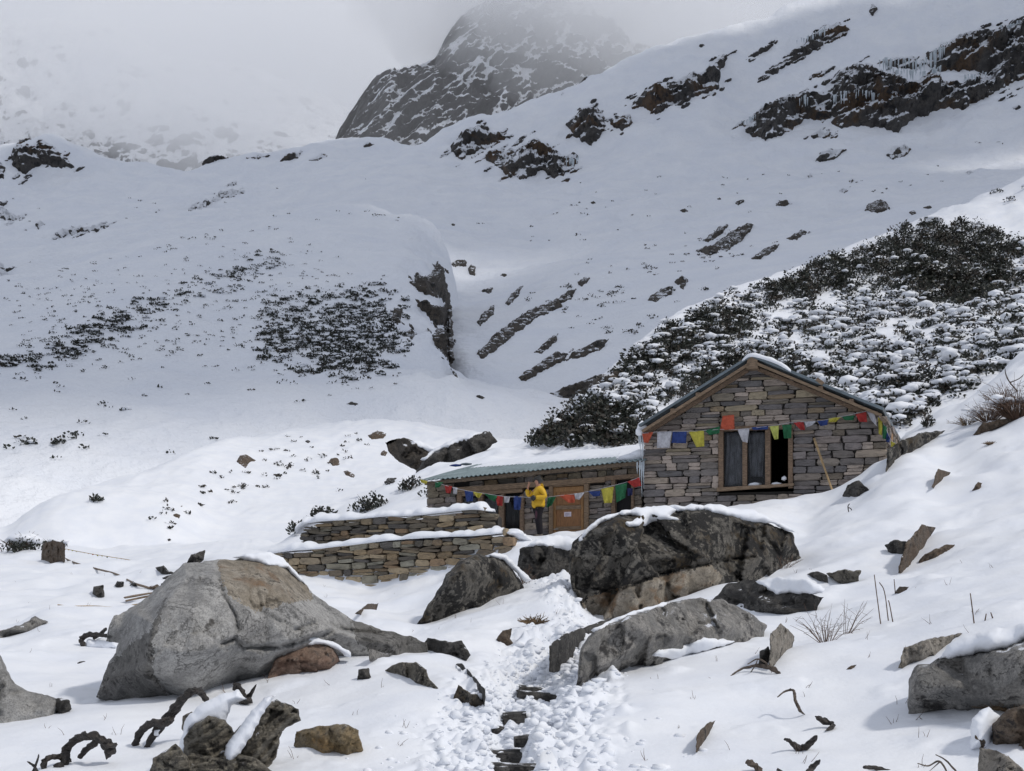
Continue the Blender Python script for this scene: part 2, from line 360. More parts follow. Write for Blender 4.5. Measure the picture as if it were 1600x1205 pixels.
# --- ground near the camera, up to the huts
PATH = [(795, 1230), (805, 1180), (790, 1135), (800, 1100), (850, 1075), (880, 1045), (850, 1035)]
PATH2 = [(850, 1040), (905, 1020), (890, 990), (905, 960), (880, 930), (868, 905)]
gr = [
 [(-1400, 2000, 3), (700, 2030, 3), (1700, 1830, 3), (3000, 1700, 3)],
 [(-1400, 1340, 7), (700, 1371, 7), (1600, 1290, 6.8), (3000, 1150, 6.6)],
 [(-1400, 1190, 11), (0, 1205, 11), (400, 1205, 10.7), (800, 1205, 10.5), (1200, 1205, 10.2), (1600, 1205, 9.5), (3000, 1050, 8)],
 [(-1400, 1085, 14), (0, 1105, 14), (300, 1120, 13.5), (500, 1105, 13.3), (620, 1080, 13.4), (720, 1100, 13), (830, 1110, 13), (900, 1100, 13), (1000, 1090, 13), (1150, 1070, 13.3), (1400, 1045, 13), (1600, 1020, 12), (3000, 850, 9)],
 [(-1400, 1000, 19), (0, 1030, 18), (150, 1040, 17.5), (300, 1070, 15.8), (420, 1048, 16), (500, 1018, 16.6), (600, 1011, 17), (680, 1014, 17), (740, 1030, 16.5), (800, 1030, 17), (900, 1020, 17), (1000, 1003, 17.5), (1150, 980, 17.7), (1400, 935, 18), (1600, 895, 17), (3000, 720, 13)],
 [(-1400, 950, 27), (0, 985, 24), (90, 965, 24), (150, 975, 23), (300, 1000, 22), (450, 985, 22), (560, 975, 23), (640, 985, 23), (720, 958, 23.5), (800, 928, 24.5), (880, 905, 25.5), (930, 950, 24.5), (1000, 935, 25), (1150, 900, 25.5), (1300, 872, 25), (1400, 850, 25), (1600, 800, 25), (3000, 560, 20)],
 [(-1400, 930, 36), (0, 945, 34), (150, 940, 34), (300, 925, 34), (450, 903, 35.4), (520, 910, 34.9), (580, 917, 34.5), (650, 905, 34.05), (740, 882, 33.5), (800, 868, 33.1), (850, 872, 32), (900, 860, 31), (960, 830, 31), (1060, 800, 31), (1180, 812, 31), (1250, 815, 32), (1320, 780, 32), (1400, 738, 32), (1500, 712, 33), (1600, 672, 33), (3000, 300, 28)],
 [(-1400, 900, 46), (0, 905, 43), (150, 900, 43), (300, 890, 41), (400, 875, 39), (450, 868, 36.1), (600, 846, 34.95), (700, 843, 34.3), (780, 841, 33.7), (815, 845, 34.2), (850, 842, 34.8), (900, 840, 34.8), (960, 822, 34.6), (1000, 806, 35.0), (1100, 798, 35.2), (1175, 793, 34.9), (1260, 780, 34.2), (1310, 764, 33.9), (1370, 722, 33.8), (1410, 704, 34), (1500, 668, 35.5), (1600, 612, 37), (3000, 50, 34)],
 [(-1400, 870, 55), (0, 880, 52), (150, 877, 52), (300, 868, 50), (430, 862, 46), (500, 850, 42), (600, 842, 40), (700, 840, 38.9), (800, 840, 38.1), (850, 839, 37.9), (900, 838, 37.6), (960, 822, 37.3), (1000, 803, 37.3), (1100, 797, 37), (1200, 790, 36.5), (1310, 768, 36.2), (1380, 716, 36.5), (1430, 684, 37), (1500, 645, 38.5), (1560, 600, 39.5), (1600, 565, 40.5), (3000, -100, 40)],
 [(-1400, 840, 70), (0, 855, 64), (300, 850, 64), (430, 850, 56), (600, 842, 48), (800, 832, 46), (1000, 815, 46), (1300, 765, 46), (1400, 690, 44), (1450, 652, 42.5), (1500, 628, 42), (1560, 588, 42.5), (1600, 548, 43), (3000, -220, 44)],
 [(-1400, 900, 85), (0, 900, 80), (430, 900, 75), (1000, 870, 58), (1300, 830, 58), (1500, 700, 52), (1600, 630, 52), (3000, -100, 52)],
]
def gdisp(px, py, Y, pt):
    z = .17*fbm(pt*np.array([.38, .38, .38]), 3)*np.clip(Y/14, .4, 2.2)+.03*fbm(pt*1.2, 3)
    vis = (px > -60)*(px < 1660)
    d1 = segdist(px, py, PATH); d2 = segdist(px, py, PATH2)
    w1 = 72+.62*np.clip(py-1040, 0, 200); wob = 42*noise3(np.stack([px*.03, py*.05, py*0], -1))
    m1 = sstep(w1+25, w1*.45, d1+wob)*(Y < 20); m2 = .75*sstep(40, 12, d2+wob*.5)*(Y < 27); m = np.maximum(m1, m2)
    q = pt*np.array([1, 1, 1.])
    lum = np.abs(fbm(q*2.2+9, 3, .6)); lum2 = fbm(q*7.5, 2, .5)
    z = z+m*(.36*lum-.07+.06*lum2)
    core = sstep(48, 10, d1)*(Y < 16); z = z-core*.17
    # small drifts and hollows
    z = z+.035*sstep(.15, .5, fbm(pt*np.array([.9, .9, .9])+40, 4))
    return Z3(z)
us = ugrid([(-1400, -80, 40), (-80, 560, 4), (560, 1060, 2.2), (1060, 1680, 4), (1680, 3000, 44)])
ground = reg('ground', loft('snowy_ground', gr, us, [4, 14, 90, 110, 90, 70, 34, 30, 12, 8], M['snow'], gdisp, kind='structure'))

# --- bank on the left beyond the stream
br = [
 [(-900, 930, 52), (100, 915, 54), (300, 905, 56), (450, 895, 57), (600, 890, 58), (1100, 890, 58)],
 [(-900, 855, 60), (0, 870, 60), (200, 868, 62), (330, 855, 63), (450, 850, 63), (600, 845, 64), (1100, 840, 64)],
 [(-900, 840, 64), (0, 850, 62), (80, 835, 62), (150, 828, 63), (250, 822, 64), (330, 838, 66), (450, 812, 70), (560, 785, 73), (640, 770, 75), (1100, 770, 75)],
 [(-900, 850, 68), (0, 838, 64), (50, 812, 65), (85, 793, 66), (150, 782, 67), (230, 780, 69), (300, 775, 72), (360, 755, 78), (450, 735, 84), (560, 720, 88), (640, 715, 90), (760, 720, 90), (1100, 740, 88)],
 [(-900, 830, 80), (0, 840, 74), (60, 800, 75), (150, 765, 77), (230, 745, 80), (300, 715, 86), (380, 685, 95), (450, 672, 100), (520, 665, 102), (600, 662, 103), (700, 672, 103), (800, 690, 102), (1100, 720, 100)],
 [(-900, 900, 100), (0, 850, 100), (230, 790, 100), (400, 730, 110), (600, 720, 122), (800, 740, 122), (1100, 760, 120)],
]
def bdisp(px, py, Y, pt):
    z = .8*fbm(pt*.07, 3)+.35*fbm(pt*np.array([.30, .12, .3])+5, 4, .5, True)*sstep(60, 70, Y)+.08*fbm(pt*.5+5, 3)
    return Z3(z*sstep(55, 62, Y))
us = ugrid([(-900, -50, 30), (-50, 900, 4), (900, 1100, 40)])
bank = reg('bank', loft('snow_bank', br, us, [8, 22, 30, 34, 8], M['snow'], bdisp, kind='structure'))

# --- the shaded hill on the left
dr = [
 [(-900, 860, 74), (0, 860, 76), (200, 815, 84), (400, 755, 98), (600, 730, 106), (700, 730, 106), (800, 740, 106), (1200, 760, 106)],
 [(-900, 745, 84), (0, 745, 88), (200, 700, 98), (400, 655, 110), (600, 640, 116), (700, 635, 118), (780, 640, 118), (850, 655, 117), (1200, 700, 117)],
 [(-900, 600, 115), (0, 610, 120), (200, 580, 130), (400, 562, 140), (560, 565, 140), (640, 585, 136), (690, 600, 132), (740, 606, 132), (850, 628, 130), (1200, 680, 130)],
 [(-900, 500, 155), (0, 510, 160), (200, 470, 170), (400, 452, 180), (560, 470, 172), (640, 500, 158), (688, 545, 150), (705, 595, 146), (760, 612, 146), (850, 635, 146), (1200, 700, 146)],
 [(-900, 440, 195), (0, 455, 200), (110, 428, 208), (250, 392, 222), (400, 362, 232), (520, 355, 230), (600, 375, 220), (655, 404, 207), (678, 446, 195), (692, 505, 187), (708, 592, 178), (760, 620, 168), (850, 650, 165), (1200, 720, 165)],
 [(-900, 430, 220), (0, 438, 222), (110, 415, 230), (250, 378, 245), (400, 346, 258), (520, 326, 262), (600, 334, 258), (650, 347, 253), (676, 362, 249), (700, 396, 242), (712, 445, 232), (722, 535, 215), (745, 640, 195), (850, 670, 190), (1200, 740, 190)],
 [(-900, 520, 270), (0, 510, 270), (250, 440, 290), (520, 400, 310), (700, 470, 280), (760, 720, 230), (1200, 820, 230)],
]
def ddisp(px, py, Y, pt):
    z = 2.0*fbm(pt*.03, 4)+.8*fbm(pt*np.array([.10, .05, .1])+7, 4, .5, True)+.4*fbm(pt*.16+5, 3)+3.0*fbm(pt*.11+3, 4)*sstep(600, 660, px)*sstep(760, 700, px)
    return Z3(z)
us = ugrid([(-900, -50, 30), (-50, 620, 4), (620, 760, 2.5), (760, 900, 6), (900, 1200, 50)])
hill = reg('hill', loft('snowy_hill', dr, us, [14, 46, 46, 46, 30, 8], M['snow_far'], ddisp, kind='structure'))

# --- far slopes under the cloud
er = [
 [(-900, 560, 230), (300, 520, 230), (600, 560, 200), (680, 640, 150), (720, 645, 142), (780, 648, 138), (860, 660, 134), (1000, 680, 130), (1300, 680, 130), (2600, 640, 130)],
 [(-900, 480, 290), (300, 440, 290), (600, 470, 230), (690, 560, 170), (735, 590, 150), (780, 596, 146), (860, 605, 144), (950, 585, 146), (1050, 540, 150), (1200, 480, 160), (1500, 420, 170), (2600, 330, 170)],
 [(-900, 430, 330), (300, 400, 330), (600, 420, 290), (690, 480, 220), (735, 535, 178), (790, 525, 180), (860, 495, 188), (960, 470, 196), (1080, 430, 205), (1200, 400, 215), (1500, 350, 220), (2600, 230, 220)],
 [(-900, 400, 350), (0, 405, 350), (300, 370, 355), (600, 370, 335), (690, 400, 300), (735, 440, 265), (800, 430, 268), (900, 395, 275), (1000, 370, 285), (1200, 345, 300), (1400, 330, 310), (1600, 300, 315), (2600, 160, 300)],
 [(-900, 370, 390), (0, 365, 390), (150, 350, 400), (300, 335, 405), (450, 330, 405), (600, 328, 400), (700, 342, 390), (800, 347, 385), (900, 335, 390), (1000, 322, 395), (1200, 300, 405), (1400, 272, 415), (1600, 240, 420), (2600, 60, 400)],
 [(-900, 320, 430), (0, 330, 435), (150, 322, 440), (300, 310, 450), (450, 300, 455), (600, 285, 460), (700, 288, 465), (800, 290, 460), (900, 275, 460), (1000, 245, 462), (1150, 232, 462), (1250, 225, 462), (1400, 212, 465), (1600, 155, 470), (2600, -60, 440)],
 [(-900, 260, 470), (-100, 290, 465), (0, 275, 465), (60, 285, 470), (200, 285, 480), (370, 285, 490), (500, 262, 500), (620, 250, 510), (700, 235, 505), (770, 228, 500), (880, 205, 500), (960, 180, 500), (1100, 130, 505), (1165, 165, 500), (1300, 125, 505), (1450, 85, 510), (1600, 45, 510), (2600, -200, 470)],
 [(-900, 215, 500), (-100, 262, 492), (0, 238, 492), (40, 224, 494), (80, 219, 496), (120, 236, 500), (200, 254, 505), (300, 262, 512), (370, 247, 520), (450, 240, 530), (560, 223, 540), (600, 221, 540), (640, 236, 535), (700, 206, 530), (780, 178, 530), (870, 148, 535), (950, 116, 540), (1050, 77, 548), (1200, 30, 560), (1260, 0, 570), (1400, -50, 575), (1600, -120, 575), (2600, -420, 540)],
 [(-900, 300, 640), (0, 320, 620), (300, 330, 640), (640, 300, 660), (1000, 190, 680), (1300, 80, 720), (1600, 20, 720), (2600, -280, 700)],
]
def edisp(px, py, Y, pt):
    z = 5.5*fbm(pt*.013, 5)+2.2*fbm(pt*np.array([.05, .018, .05])+9, 4, .55, True)+1.8*fbm(pt*.05+np.array([5, 0, 0]), 3)*sstep(140, 300, Y)+.35*fbm(pt*.2, 3)
    return Z3(z*(.35+.65*sstep(160, 330, Y)))
us = ugrid([(-900, -60, 30), (-60, 1680, 3.6), (1680, 2600, 50)])
slope = reg('slope', loft('mountain_slope', er, us, [14, 34, 36, 34, 30, 40, 36, 8], M['snow_far'], edisp, kind='structure'))

# --- the nearer hillside on the right, overgrown with shrubs
cr = [
 [(200, 900, 50), (430, 885, 49), (650, 860, 48), (1000, 820, 47), (1400, 760, 49), (1600, 690, 50), (2600, 400, 50)],
 [(200, 890, 52), (430, 872, 50), (560, 830, 51), (650, 790, 52), (830, 745, 54), (1000, 700, 57), (1200, 660, 60), (1400, 620, 60), (1600, 570, 60), (2600, 300, 60)],
 [(200, 880, 54), (430, 862, 52), (500, 838, 53), (560, 808, 54), (650, 762, 56), (720, 735, 58), (830, 705, 61), (920, 650, 66), (1000, 610, 71), (1100, 570, 76), (1200, 540, 80), (1400, 490, 85), (1600, 430, 88), (2600, 150, 85)],
 [(200, 880, 56), (430, 852, 54), (480, 818, 56), (560, 780, 58), (650, 742, 61), (720, 718, 64), (780, 700, 67), (830, 682, 69), (880, 650, 72), (940, 585, 80), (1000, 535, 86), (1060, 490, 92), (1120, 460, 96), (1200, 435, 101), (1260, 412, 105), (1340, 378, 109), (1400, 360, 112), (1450, 338, 114), (1520, 312, 118), (1600, 280, 122), (2600, -60, 120)],
 [(200, 930, 66), (430, 900, 66), (650, 800, 74), (830, 740, 84), (1000, 640, 108), (1200, 530, 125), (1400, 450, 138), (1600, 380, 150), (2600, 60, 150)],
]
def cdisp(px, py, Y, pt):
    return Z3((.55*fbm(pt*.09, 4)+.45*fbm(pt*.4, 3))*sstep(50, 60, Y))
us = ugrid([(200, 420, 20), (420, 1680, 4), (1680, 2600, 50)])
shrubhill = reg('shrubhill', loft('shrubby_hillside', cr, us, [12, 50, 60, 8], M['snow'], cdisp, kind='structure'))

# --- rock tower and mountain in the mist
sr = [
 [(380, 430, 1180), (600, 340, 1180), (1200, 330, 1180)],
 [(380, 420, 1250), (480, 340, 1250), (540, 258, 1250), (700, 240, 1250), (900, 240, 1260), (1200, 240, 1280)],
 [(380, 420, 1330), (480, 330, 1330), (522, 250, 1320), (570, 208, 1310), (640, 180, 1300), (700, 170, 1310), (800, 150, 1330), (950, 190, 1350), (1200, 230, 1380)],
 [(380, 420, 1400), (480, 320, 1400), (512, 262, 1400), (542, 205, 1400), (575, 158, 1390), (600, 138, 1380), (640, 132, 1370), (680, 120, 1370), (700, 95, 1380), (740, 70, 1400), (850, 70, 1420), (1000, 130, 1430), (1200, 200, 1450)],
 [(380, 420, 1450), (480, 320, 1450), (510, 262, 1450), (532, 212, 1450), (560, 172, 1440), (592, 134, 1430), (640, 124, 1425), (675, 108, 1430), (692, 78, 1440), (712, 50, 1455), (745, 25, 1470), (800, 0, 1480), (900, 20, 1500), (1000, 90, 1500), (1200, 180, 1500)],
 [(380, 430, 1700), (560, 300, 1700), (640, 180, 1700), (800, 60, 1800), (1200, 220, 1750)],
]
def sdisp(px, py, Y, pt):
    q = pt*np.array([1, .6, .55]); a = math.radians(32); q = np.stack([q[..., 0]*math.cos(a)-q[..., 2]*math.sin(a), q[..., 1], .35*(q[..., 0]*math.sin(a)+q[..., 2]*math.cos(a))], -1)
    r = fbm(q*.035, 5, .55, True)*13; e = sstep(1180, 1260, Y)*sstep(1700, 1480, Y)
    return np.stack([r*.5*e, -r*2.2*e, .5*r*e], -1)
spire = loft('rock_tower', sr, ugrid([(380, 1200, 3)]), [6, 40, 50, 30, 8], M['far_rock'], sdisp, kind='structure')
mr = [
 [(-900, 400, 1900), (600, 400, 1900), (1000, 400, 1900)],
 [(-900, 290, 2000), (0, 262, 2000), (150, 262, 2000), (300, 272, 2000), (450, 268, 2000), (1000, 290, 2050)],
 [(-900, 200, 2060), (0, 215, 2060), (150, 232, 2030), (220, 228, 2030), (300, 218, 2030), (450, 240, 2060), (700, 275, 2100), (1000, 260, 2100)],
 [(-900, 110, 2200), (0, 130, 2200), (150, 130, 2200), (300, 150, 2200), (450, 185, 2220), (700, 262, 2250), (1000, 230, 2250)],
 [(-900, 20, 2450), (0, 45, 2450), (150, 40, 2450), (260, 95, 2450), (400, 120, 2450), (560, 190, 2450), (700, 250, 2450), (1000, 160, 2400)],
 [(-900, 160, 2900), (300, 200, 2900), (1000, 300, 2800)],
]
def mdisp(px, py, Y, pt):
    r = fbm(pt*np.array([.012, .008, .009]), 6, .55, True)*15*sstep(1900, 2010, Y)
    return np.stack([r*.3, -r*1.8, r*.6], -1)
mount = loft('misty_mountain', mr, ugrid([(-900, -60, 20), (-60, 720, 4), (720, 1000, 20)]), [4, 24, 40, 40, 8], M['far_mount'], mdisp, kind='structure')

# ------------------------------------------------------------------ clouds
def blob(c, r, seed, sub=4, amp=.18, fr=2.2):
    import bmesh
    bm = bmesh.new(); bmesh.ops.create_icosphere(bm, subdivisions=sub, radius=1)
    v = np.array([x.co[:] for x in bm.verts]); f = np.array([[x.index for x in q.verts] for q in bm.faces]); bm.free()
    k = 1+amp*2*fbm(v*fr+seed*7.7, 4, .55)
    return v*k[:, None]*np.array(r)+np.array(c), f
def cloud_vol(name, dens, g=0.):
    m = bpy.data.materials.new(name); m.use_nodes = True; nt = m.node_tree; nt.nodes.clear()
    o = nt.nodes.new('ShaderNodeOutputMaterial'); v = nt.nodes.new('ShaderNodeVolumePrincipled')
    v.inputs['Color'].default_value = (.985, .99, 1, 1); v.inputs['Density'].default_value = dens; v.inputs['Anisotropy'].default_value = g
    nt.links.new(v.outputs[0], o.inputs['Volume']); return m
def mist(px, py, Y, rx, ry, rz, dens, seed, amp=.16):
    v, f = blob(P(px, py, Y), (rx, ry, rz), seed, 4, amp)
    return meshobj('cloud', v, f, cloud_vol('mist', dens), smooth=True, kind='structure')
# mist round the tower and in front of the far mountain
mist(990, -60, 1330, 240, 230, 105, .0042, 1)
mist(950, 80, 1330, 170, 220, 70, .0040, 2)
mist(790, -70, 1390, 210, 260, 85, .0062, 3)
mist(120, 10, 1800, 620, 260, 190, .0034, 4)
mist(430, 110, 1760, 330, 240, 150, .0034, 5)
mist(700, 190, 1120, 330, 110, 150, .0006, 6)
# clouds drifting above the valley, outside the frame; they shade the left hill and the basin
M['cloud'] = plain('cloud_white', (.85, .86, .88), 1, bump=0, var=.02)
def shade_cloud(tx, ty, rx, ry, h, rz, seed):
    t = (h-0)/SUN.z; c = Vector((tx, ty, 0))+SUN*t
    v, f = blob(c, (rx, ry, rz), seed, 5, .16, 1.7)
    meshobj('cloud', v, f, M['cloud'], smooth=True, kind='structure')

# clouds over the basin; positions are where their shadow falls
shade_cloud(-62, 188, 84, 78, 330, 22, 1)
shade_cloud(55, 340, 100, 95, 360, 22, 2)
shade_cloud(-185, 280, 110, 130, 350, 22, 3)
shade_cloud(-70, 410, 130, 85, 380, 20, 4)
shade_cloud(-85, 112, 36, 20, 320, 12, 5)
shade_cloud(0, 225, 64, 90, 330, 16, 6)
shade_cloud(-90, 545, 230, 80, 400, 20, 7)
shade_cloud(215, 470, 80, 60, 400, 18, 8)
shade_cloud(-300, 430, 130, 120, 400, 20, 9)

# ------------------------------------------------------------------ rocks
def inpoly(x, y, poly):
    r = np.zeros(len(x), bool); n = len(poly); j = n-1
    for i in range(n):
        xi, yi = poly[i]; xj, yj = poly[j]
        c = ((yi > y) != (yj > y)) & (x < (xj-xi)*(y-yi)/(yj-yi+1e-12)+xi); r ^= c; j = i
    return r
def polymesh(poly, h, jit=0., seed=0):
    """triangulated polygon: verts (n,2), tris (m,3), distance to edge, boundary mask (ordered first)"""
    rs = np.random.RandomState(seed+100); b = []; n = len(poly)
    for i in range(n):
        a, c = np.array(poly[i], float), np.array(poly[(i+1) % n], float); L = np.hypot(*(c-a)); k = max(1, int(round(L/h)))
        for j in range(k):
            b.append(a+(c-a)*j/k)
    b = np.array(b); 
    if jit:
        nrm = np.roll(b, -1, 0)-np.roll(b, 1, 0); nrm = np.stack([-nrm[:, 1], nrm[:, 0]], 1)/(np.hypot(nrm[:, 0], nrm[:, 1])[:, None]+1e-9)
        q = np.column_stack([b/(h*4.5), np.full(len(b), seed*3.1)]); b = b+nrm*(jit*(noise3(q)*1.6+.7*noise3(q*2.7)))[:, None]
    x0, y0 = b.min(0); x1, y1 = b.max(0)
    gx, gy = np.meshgrid(np.arange(x0, x1, h), np.arange(y0, y1, h*.87)); gx = gx+(np.arange(gx.shape[0]) % 2)[:, None]*h/2
    g = np.stack([gx.ravel(), gy.ravel()], 1)+rs.uniform(-.22, .22, (gx.size, 2))*h
    def dist(p):
        d = np.full(len(p), 1e9); m = len(b)
        for i in range(m):
            a, c = b[i], b[(i+1) % m]; v = c-a; t = np.clip(((p-a)@v)/(v@v+1e-9), 0, 1); d = np.minimum(d, np.hypot(*(p-a-t[:, None]*v).T))
        return d
    g = g[inpoly(g[:, 0], g[:, 1], b)]
    d = dist(g) if len(g) else np.zeros(0); g = g[d > h*.45]; d = d[d > h*.45]
    pts = np.concatenate([b, g]); m = len(b)
    r = delaunay_2d_cdt([Vector(p) for p in pts], [(i, (i+1) % m) for i in range(m)], [], 1, 1e-5)
    V = np.array([v[:] for v in r[0]]); T = np.array([f for f in r[2] if len(f) == 3]); 
    cen = V[T].mean(1); T = T[inpoly(cen[:, 0], cen[:, 1], b)]
    # orientation: face the camera
    a = V[T]; ar = (a[:, 1, 0]-a[:, 0, 0])*(a[:, 2, 1]-a[:, 0, 1])-(a[:, 1, 1]-a[:, 0, 1])*(a[:, 2, 0]-a[:, 0, 0]); T[ar > 0] = T[ar > 0][:, ::-1]
    e = np.sort(np.concatenate([T[:, [0, 1]], T[:, [1, 2]], T[:, [2, 0]]]), 1); u, cnt = np.unique(e, axis=0, return_counts=True)
    bd = np.zeros(len(V), bool); bd[u[cnt == 1].ravel()] = True
    D = dist(V); D[bd] = 0
    return V, T, D, bd
def facets(V, D, T, seed, nf, rnd):
    """faceted convex-ish bulge, 0 at the edge"""
    rs = np.random.RandomState(seed); c = V.mean(0); s = (V.max(0)-V.min(0))/2+1e-6; q = (V-c)/s
    dm = max(D.max(), 1e-6); o = np.sqrt(np.clip(1-(1-np.clip(D/(dm*rnd), 0, 1))**2, 0, 1))
    for k in range(int(nf*1.6)):
        a = rs.uniform(0, 2*math.pi); g = rs.uniform(.25, 1.3); o = np.minimum(o, rs.uniform(.6, .95)-g*(q[:, 0]*math.cos(a)+q[:, 1]*math.sin(a))*.8)
    return np.maximum(o, 0)*T
BASE = ['ground', 'bank', 'hill', 'slope', 'shrubhill']
RBV = {}
def depth_fit(poly, keys):
    """depth along the bottom edge as a linear function of px"""
    p = np.array(poly, float); x0, x1 = p[:, 0].min(), p[:, 0].max(); y0, y1 = p[:, 1].min(), p[:, 1].max(); xs, ys = [], []
    for t in np.linspace(.08, .92, 9):
        x = x0+t*(x1-x0); yy = [y for y in np.linspace(y0-2, y1+2, 60) if inpoly(np.array([x]), np.array([y]), poly)[0]]
        if not yy: continue
        h = hit(x, max(yy), keys)
        if h: xs.append(x); ys.append(h[0].y)
    if len(xs) < 2: return (0, ys[0] if ys else 30.)
    a, b = np.polyfit(xs, ys, 1); lim = .35*np.mean(ys)/(x1-x0); a = float(np.clip(a, -lim, lim)); return a, float(np.mean(ys)-a*np.mean(xs))
def boulder(name, poly, T, mat, label=None, cat='boulder', keys=('ground',), h=None, seed=1, nf=5, rnd=1., rough=.06, jit=None, ctrl=None, Y=None, parent=None, dip=0.0, caps=(), group=None, back=1., cap_t=.07, sink=.35, ext=.12, blky=1., lay=None, cracks=(), facemats=()):
    p = np.array(poly, float); w = p[:, 0].ptp() if hasattr(p[:, 0], 'ptp') else np.ptp(p[:, 0])
    h = h or max(2.2, min(6, np.ptp(p[:, 0])/45)); jit = h*.8 if jit is None else jit
    a, b = (0, Y) if Y else depth_fit(poly, keys)
    if not Y: b += sink*T
    hh = p[:, 1].max()-p[:, 1].min(); np_ = []
    for i, (x, y) in enumerate(poly):          # carry the rock down below the snow line
        prb = np.array([[x, y+1.5], [x+.5, y+1.5], [x-.5, y+1.5]]); c0 = (min(z[0] for z in poly)+max(z[0] for z in poly))/2
        low = not inpoly(prb[:, 0], prb[:, 1], poly).any() and y > np.interp(x, [p[:, 0].min(), c0, p[:, 0].max()], [p[:, 1].min()+.35*hh]*3)
        np_.append((x, y+ext*hh if low else y))
    poly = np_
    V, Tr, D, bd = polymesh(poly, h, jit, seed)
    Yb = a*V[:, 0]+b+dip*(p[:, 1].max()-V[:, 1])
    if ctrl:
        cb = V[bd][::2]; C = np.array([(x, y) for x, y, o in ctrl], float); A = np.concatenate([cb, C]); val = np.concatenate([np.zeros(len(cb)), np.array([o for _, _, o in ctrl])])
        r_ = delaunay_2d_cdt([Vector(z) for z in A], [], [], 0, 1e-5); off = np.zeros(len(V)); vv = np.array([z[:] for z in r_[0]]); src = [o_[0] for o_ in r_[3]]
        for t_ in r_[2]:               # flat facets between the control points
            A0, A1, A2 = (vv[z] for z in t_); dt = (A1[1]-A2[1])*(A0[0]-A2[0])+(A2[0]-A1[0])*(A0[1]-A2[1])
            if abs(dt) < 1e-6: continue
            l0 = ((A1[1]-A2[1])*(V[:, 0]-A2[0])+(A2[0]-A1[0])*(V[:, 1]-A2[1]))/dt; l1 = ((A2[1]-A0[1])*(V[:, 0]-A2[0])+(A0[0]-A2[0])*(V[:, 1]-A2[1]))/dt; l2 = 1-l0-l1
            k_ = (l0 > -1e-6)&(l1 > -1e-6)&(l2 > -1e-6); off[k_] = (l0*val[src[t_[0]]]+l1*val[src[t_[1]]]+l2*val[src[t_[2]]])[k_]*T
        off[bd] = 0
    else: off = facets(V, D, T, seed, nf, rnd)
    Ym = b+a*V[:, 0].mean(); sc = 2*T
    q = PA(V[:, 0], V[:, 1], Yb)
    rg = fbm(q/sc*2.2+seed*5.3, 5, .55); rd = fbm(q/sc*1.4+seed*9.1, 4, .55, True)
    asp = float(np.clip((np.ptp(q[:, 0])*np.ptp(q[:, 2]))/(sc*sc), .6, 5)); qb = q/sc; rf = np.random.RandomState(seed+700)
    def chunks(K, amp, lim):           # tilted chunks: each cell of the rock face is a plane of its own
        i_ = rf.randint(0, len(V), K); g_ = rf.normal(size=(K, 2))*amp; P2 = np.stack([q[:, 0], q[:, 2]], 1)/sc; w_ = P2+.05*np.stack([noise3(qb*4+9), noise3(qb*4+31)], 1)
        n_ = ((w_[:, None]-P2[i_][None])**2).sum(2).argmin(1); return np.clip(((P2-P2[i_][n_])*g_[n_]).sum(1)+rf.uniform(-.012, .012, K)[n_], -lim, lim)
    off2 = off+sc*(rough*(rg*.6+rd*.5)+blky*(chunks(int(7*asp), .55, .09)+chunks(int(30*asp), .42, .04)))*np.clip(D/(h*2.5), 0, 1)
    for cl_, w_, dp_ in cracks: off2 = off2-dp_*np.exp(-(segdist(V[:, 0]+2.5*noise3(qb*9), V[:, 1]+2.5*noise3(qb*9+5), cl_)/w_)**2)
    if lay:
        c_, s_ = math.cos(lay[0]), math.sin(lay[0]); w_ = (q[:, 0]*s_+q[:, 2]*c_)/sc; w_ = w_*lay[1]+.9*noise3(qb*1.6+seed); off2 = off2+sc*lay[2]*(np.abs((w_ % 1)-.35)*1.5+.5*np.floor(2.5*noise3(np.stack([w_*1.3, w_*0, w_*0+seed], 1))))*np.clip(D/(h*2), 0, 1)
    front = PA(V[:, 0], V[:, 1], Yb-np.maximum(off2, 0)); 
    # back side, same outline
    ob = facets(V, D, T*back, seed+50, 3, 1.)
    bk = PA(V[:, 0], V[:, 1], Yb+ob)
    # keep the bulge at true size: widen only in depth
    front = q+np.stack([np.zeros(len(V)), -np.maximum(off2, 0), np.zeros(len(V))], 1)
    lateral = (front-q)
    # a point moved toward the camera is put back on its own line of sight
    k = (q[:, 1]+lateral[:, 1])/q[:, 1]; front = q*k[:, None]; k2 = (q[:, 1]+ob)/q[:, 1]; bk = q*k2[:, None]
    bi = np.where(bd)[0]; m = np.full(len(V), -1); m[bi] = bi; ni = np.where(~bd)[0]; m[ni] = len(V)+np.arange(len(ni))
    verts = np.concatenate([front, bk[ni]]); faces = np.concatenate([Tr, m[Tr][:, ::-1]])
    bm_ = BVHTree.FromPolygons([tuple(v) for v in front], [tuple(t) for t in Tr.tolist()])
    root = parent
    if caps or name is None:
        pass
    def fm(o):
        for poly_, mt_ in facemats:
            o.data.materials.append(M[mt_]); ix = len(o.data.materials)-1; cc = V[Tr].mean(1); cc = cc+np.stack([noise3(np.column_stack([cc/14, cc[:, 0]*0])), noise3(np.column_stack([cc/14, cc[:, 0]*0+9]))], 1)*9+NR.normal(size=cc.shape)*1.2; m_in = inpoly(cc[:, 0], cc[:, 1], poly_)
            for z in np.where(m_in)[0]: o.data.polygons[int(z)].material_index = ix
        return o
    if caps:
        base = verts.mean(0); root = empty(name, Vector((base[0], base[1], verts[:, 2].min())), label, cat, group)
        o = fm(meshobj('rock', verts, faces, M[mat], root, smooth=False))
        for i, cp in enumerate(caps): snowcap(cp, bm_, (a, b), root, cap_t, seed+i, T)
        return root
    return fm(meshobj(name, verts, faces, M[mat], parent, smooth=False, label=label, cat=cat if not parent else None, group=group))
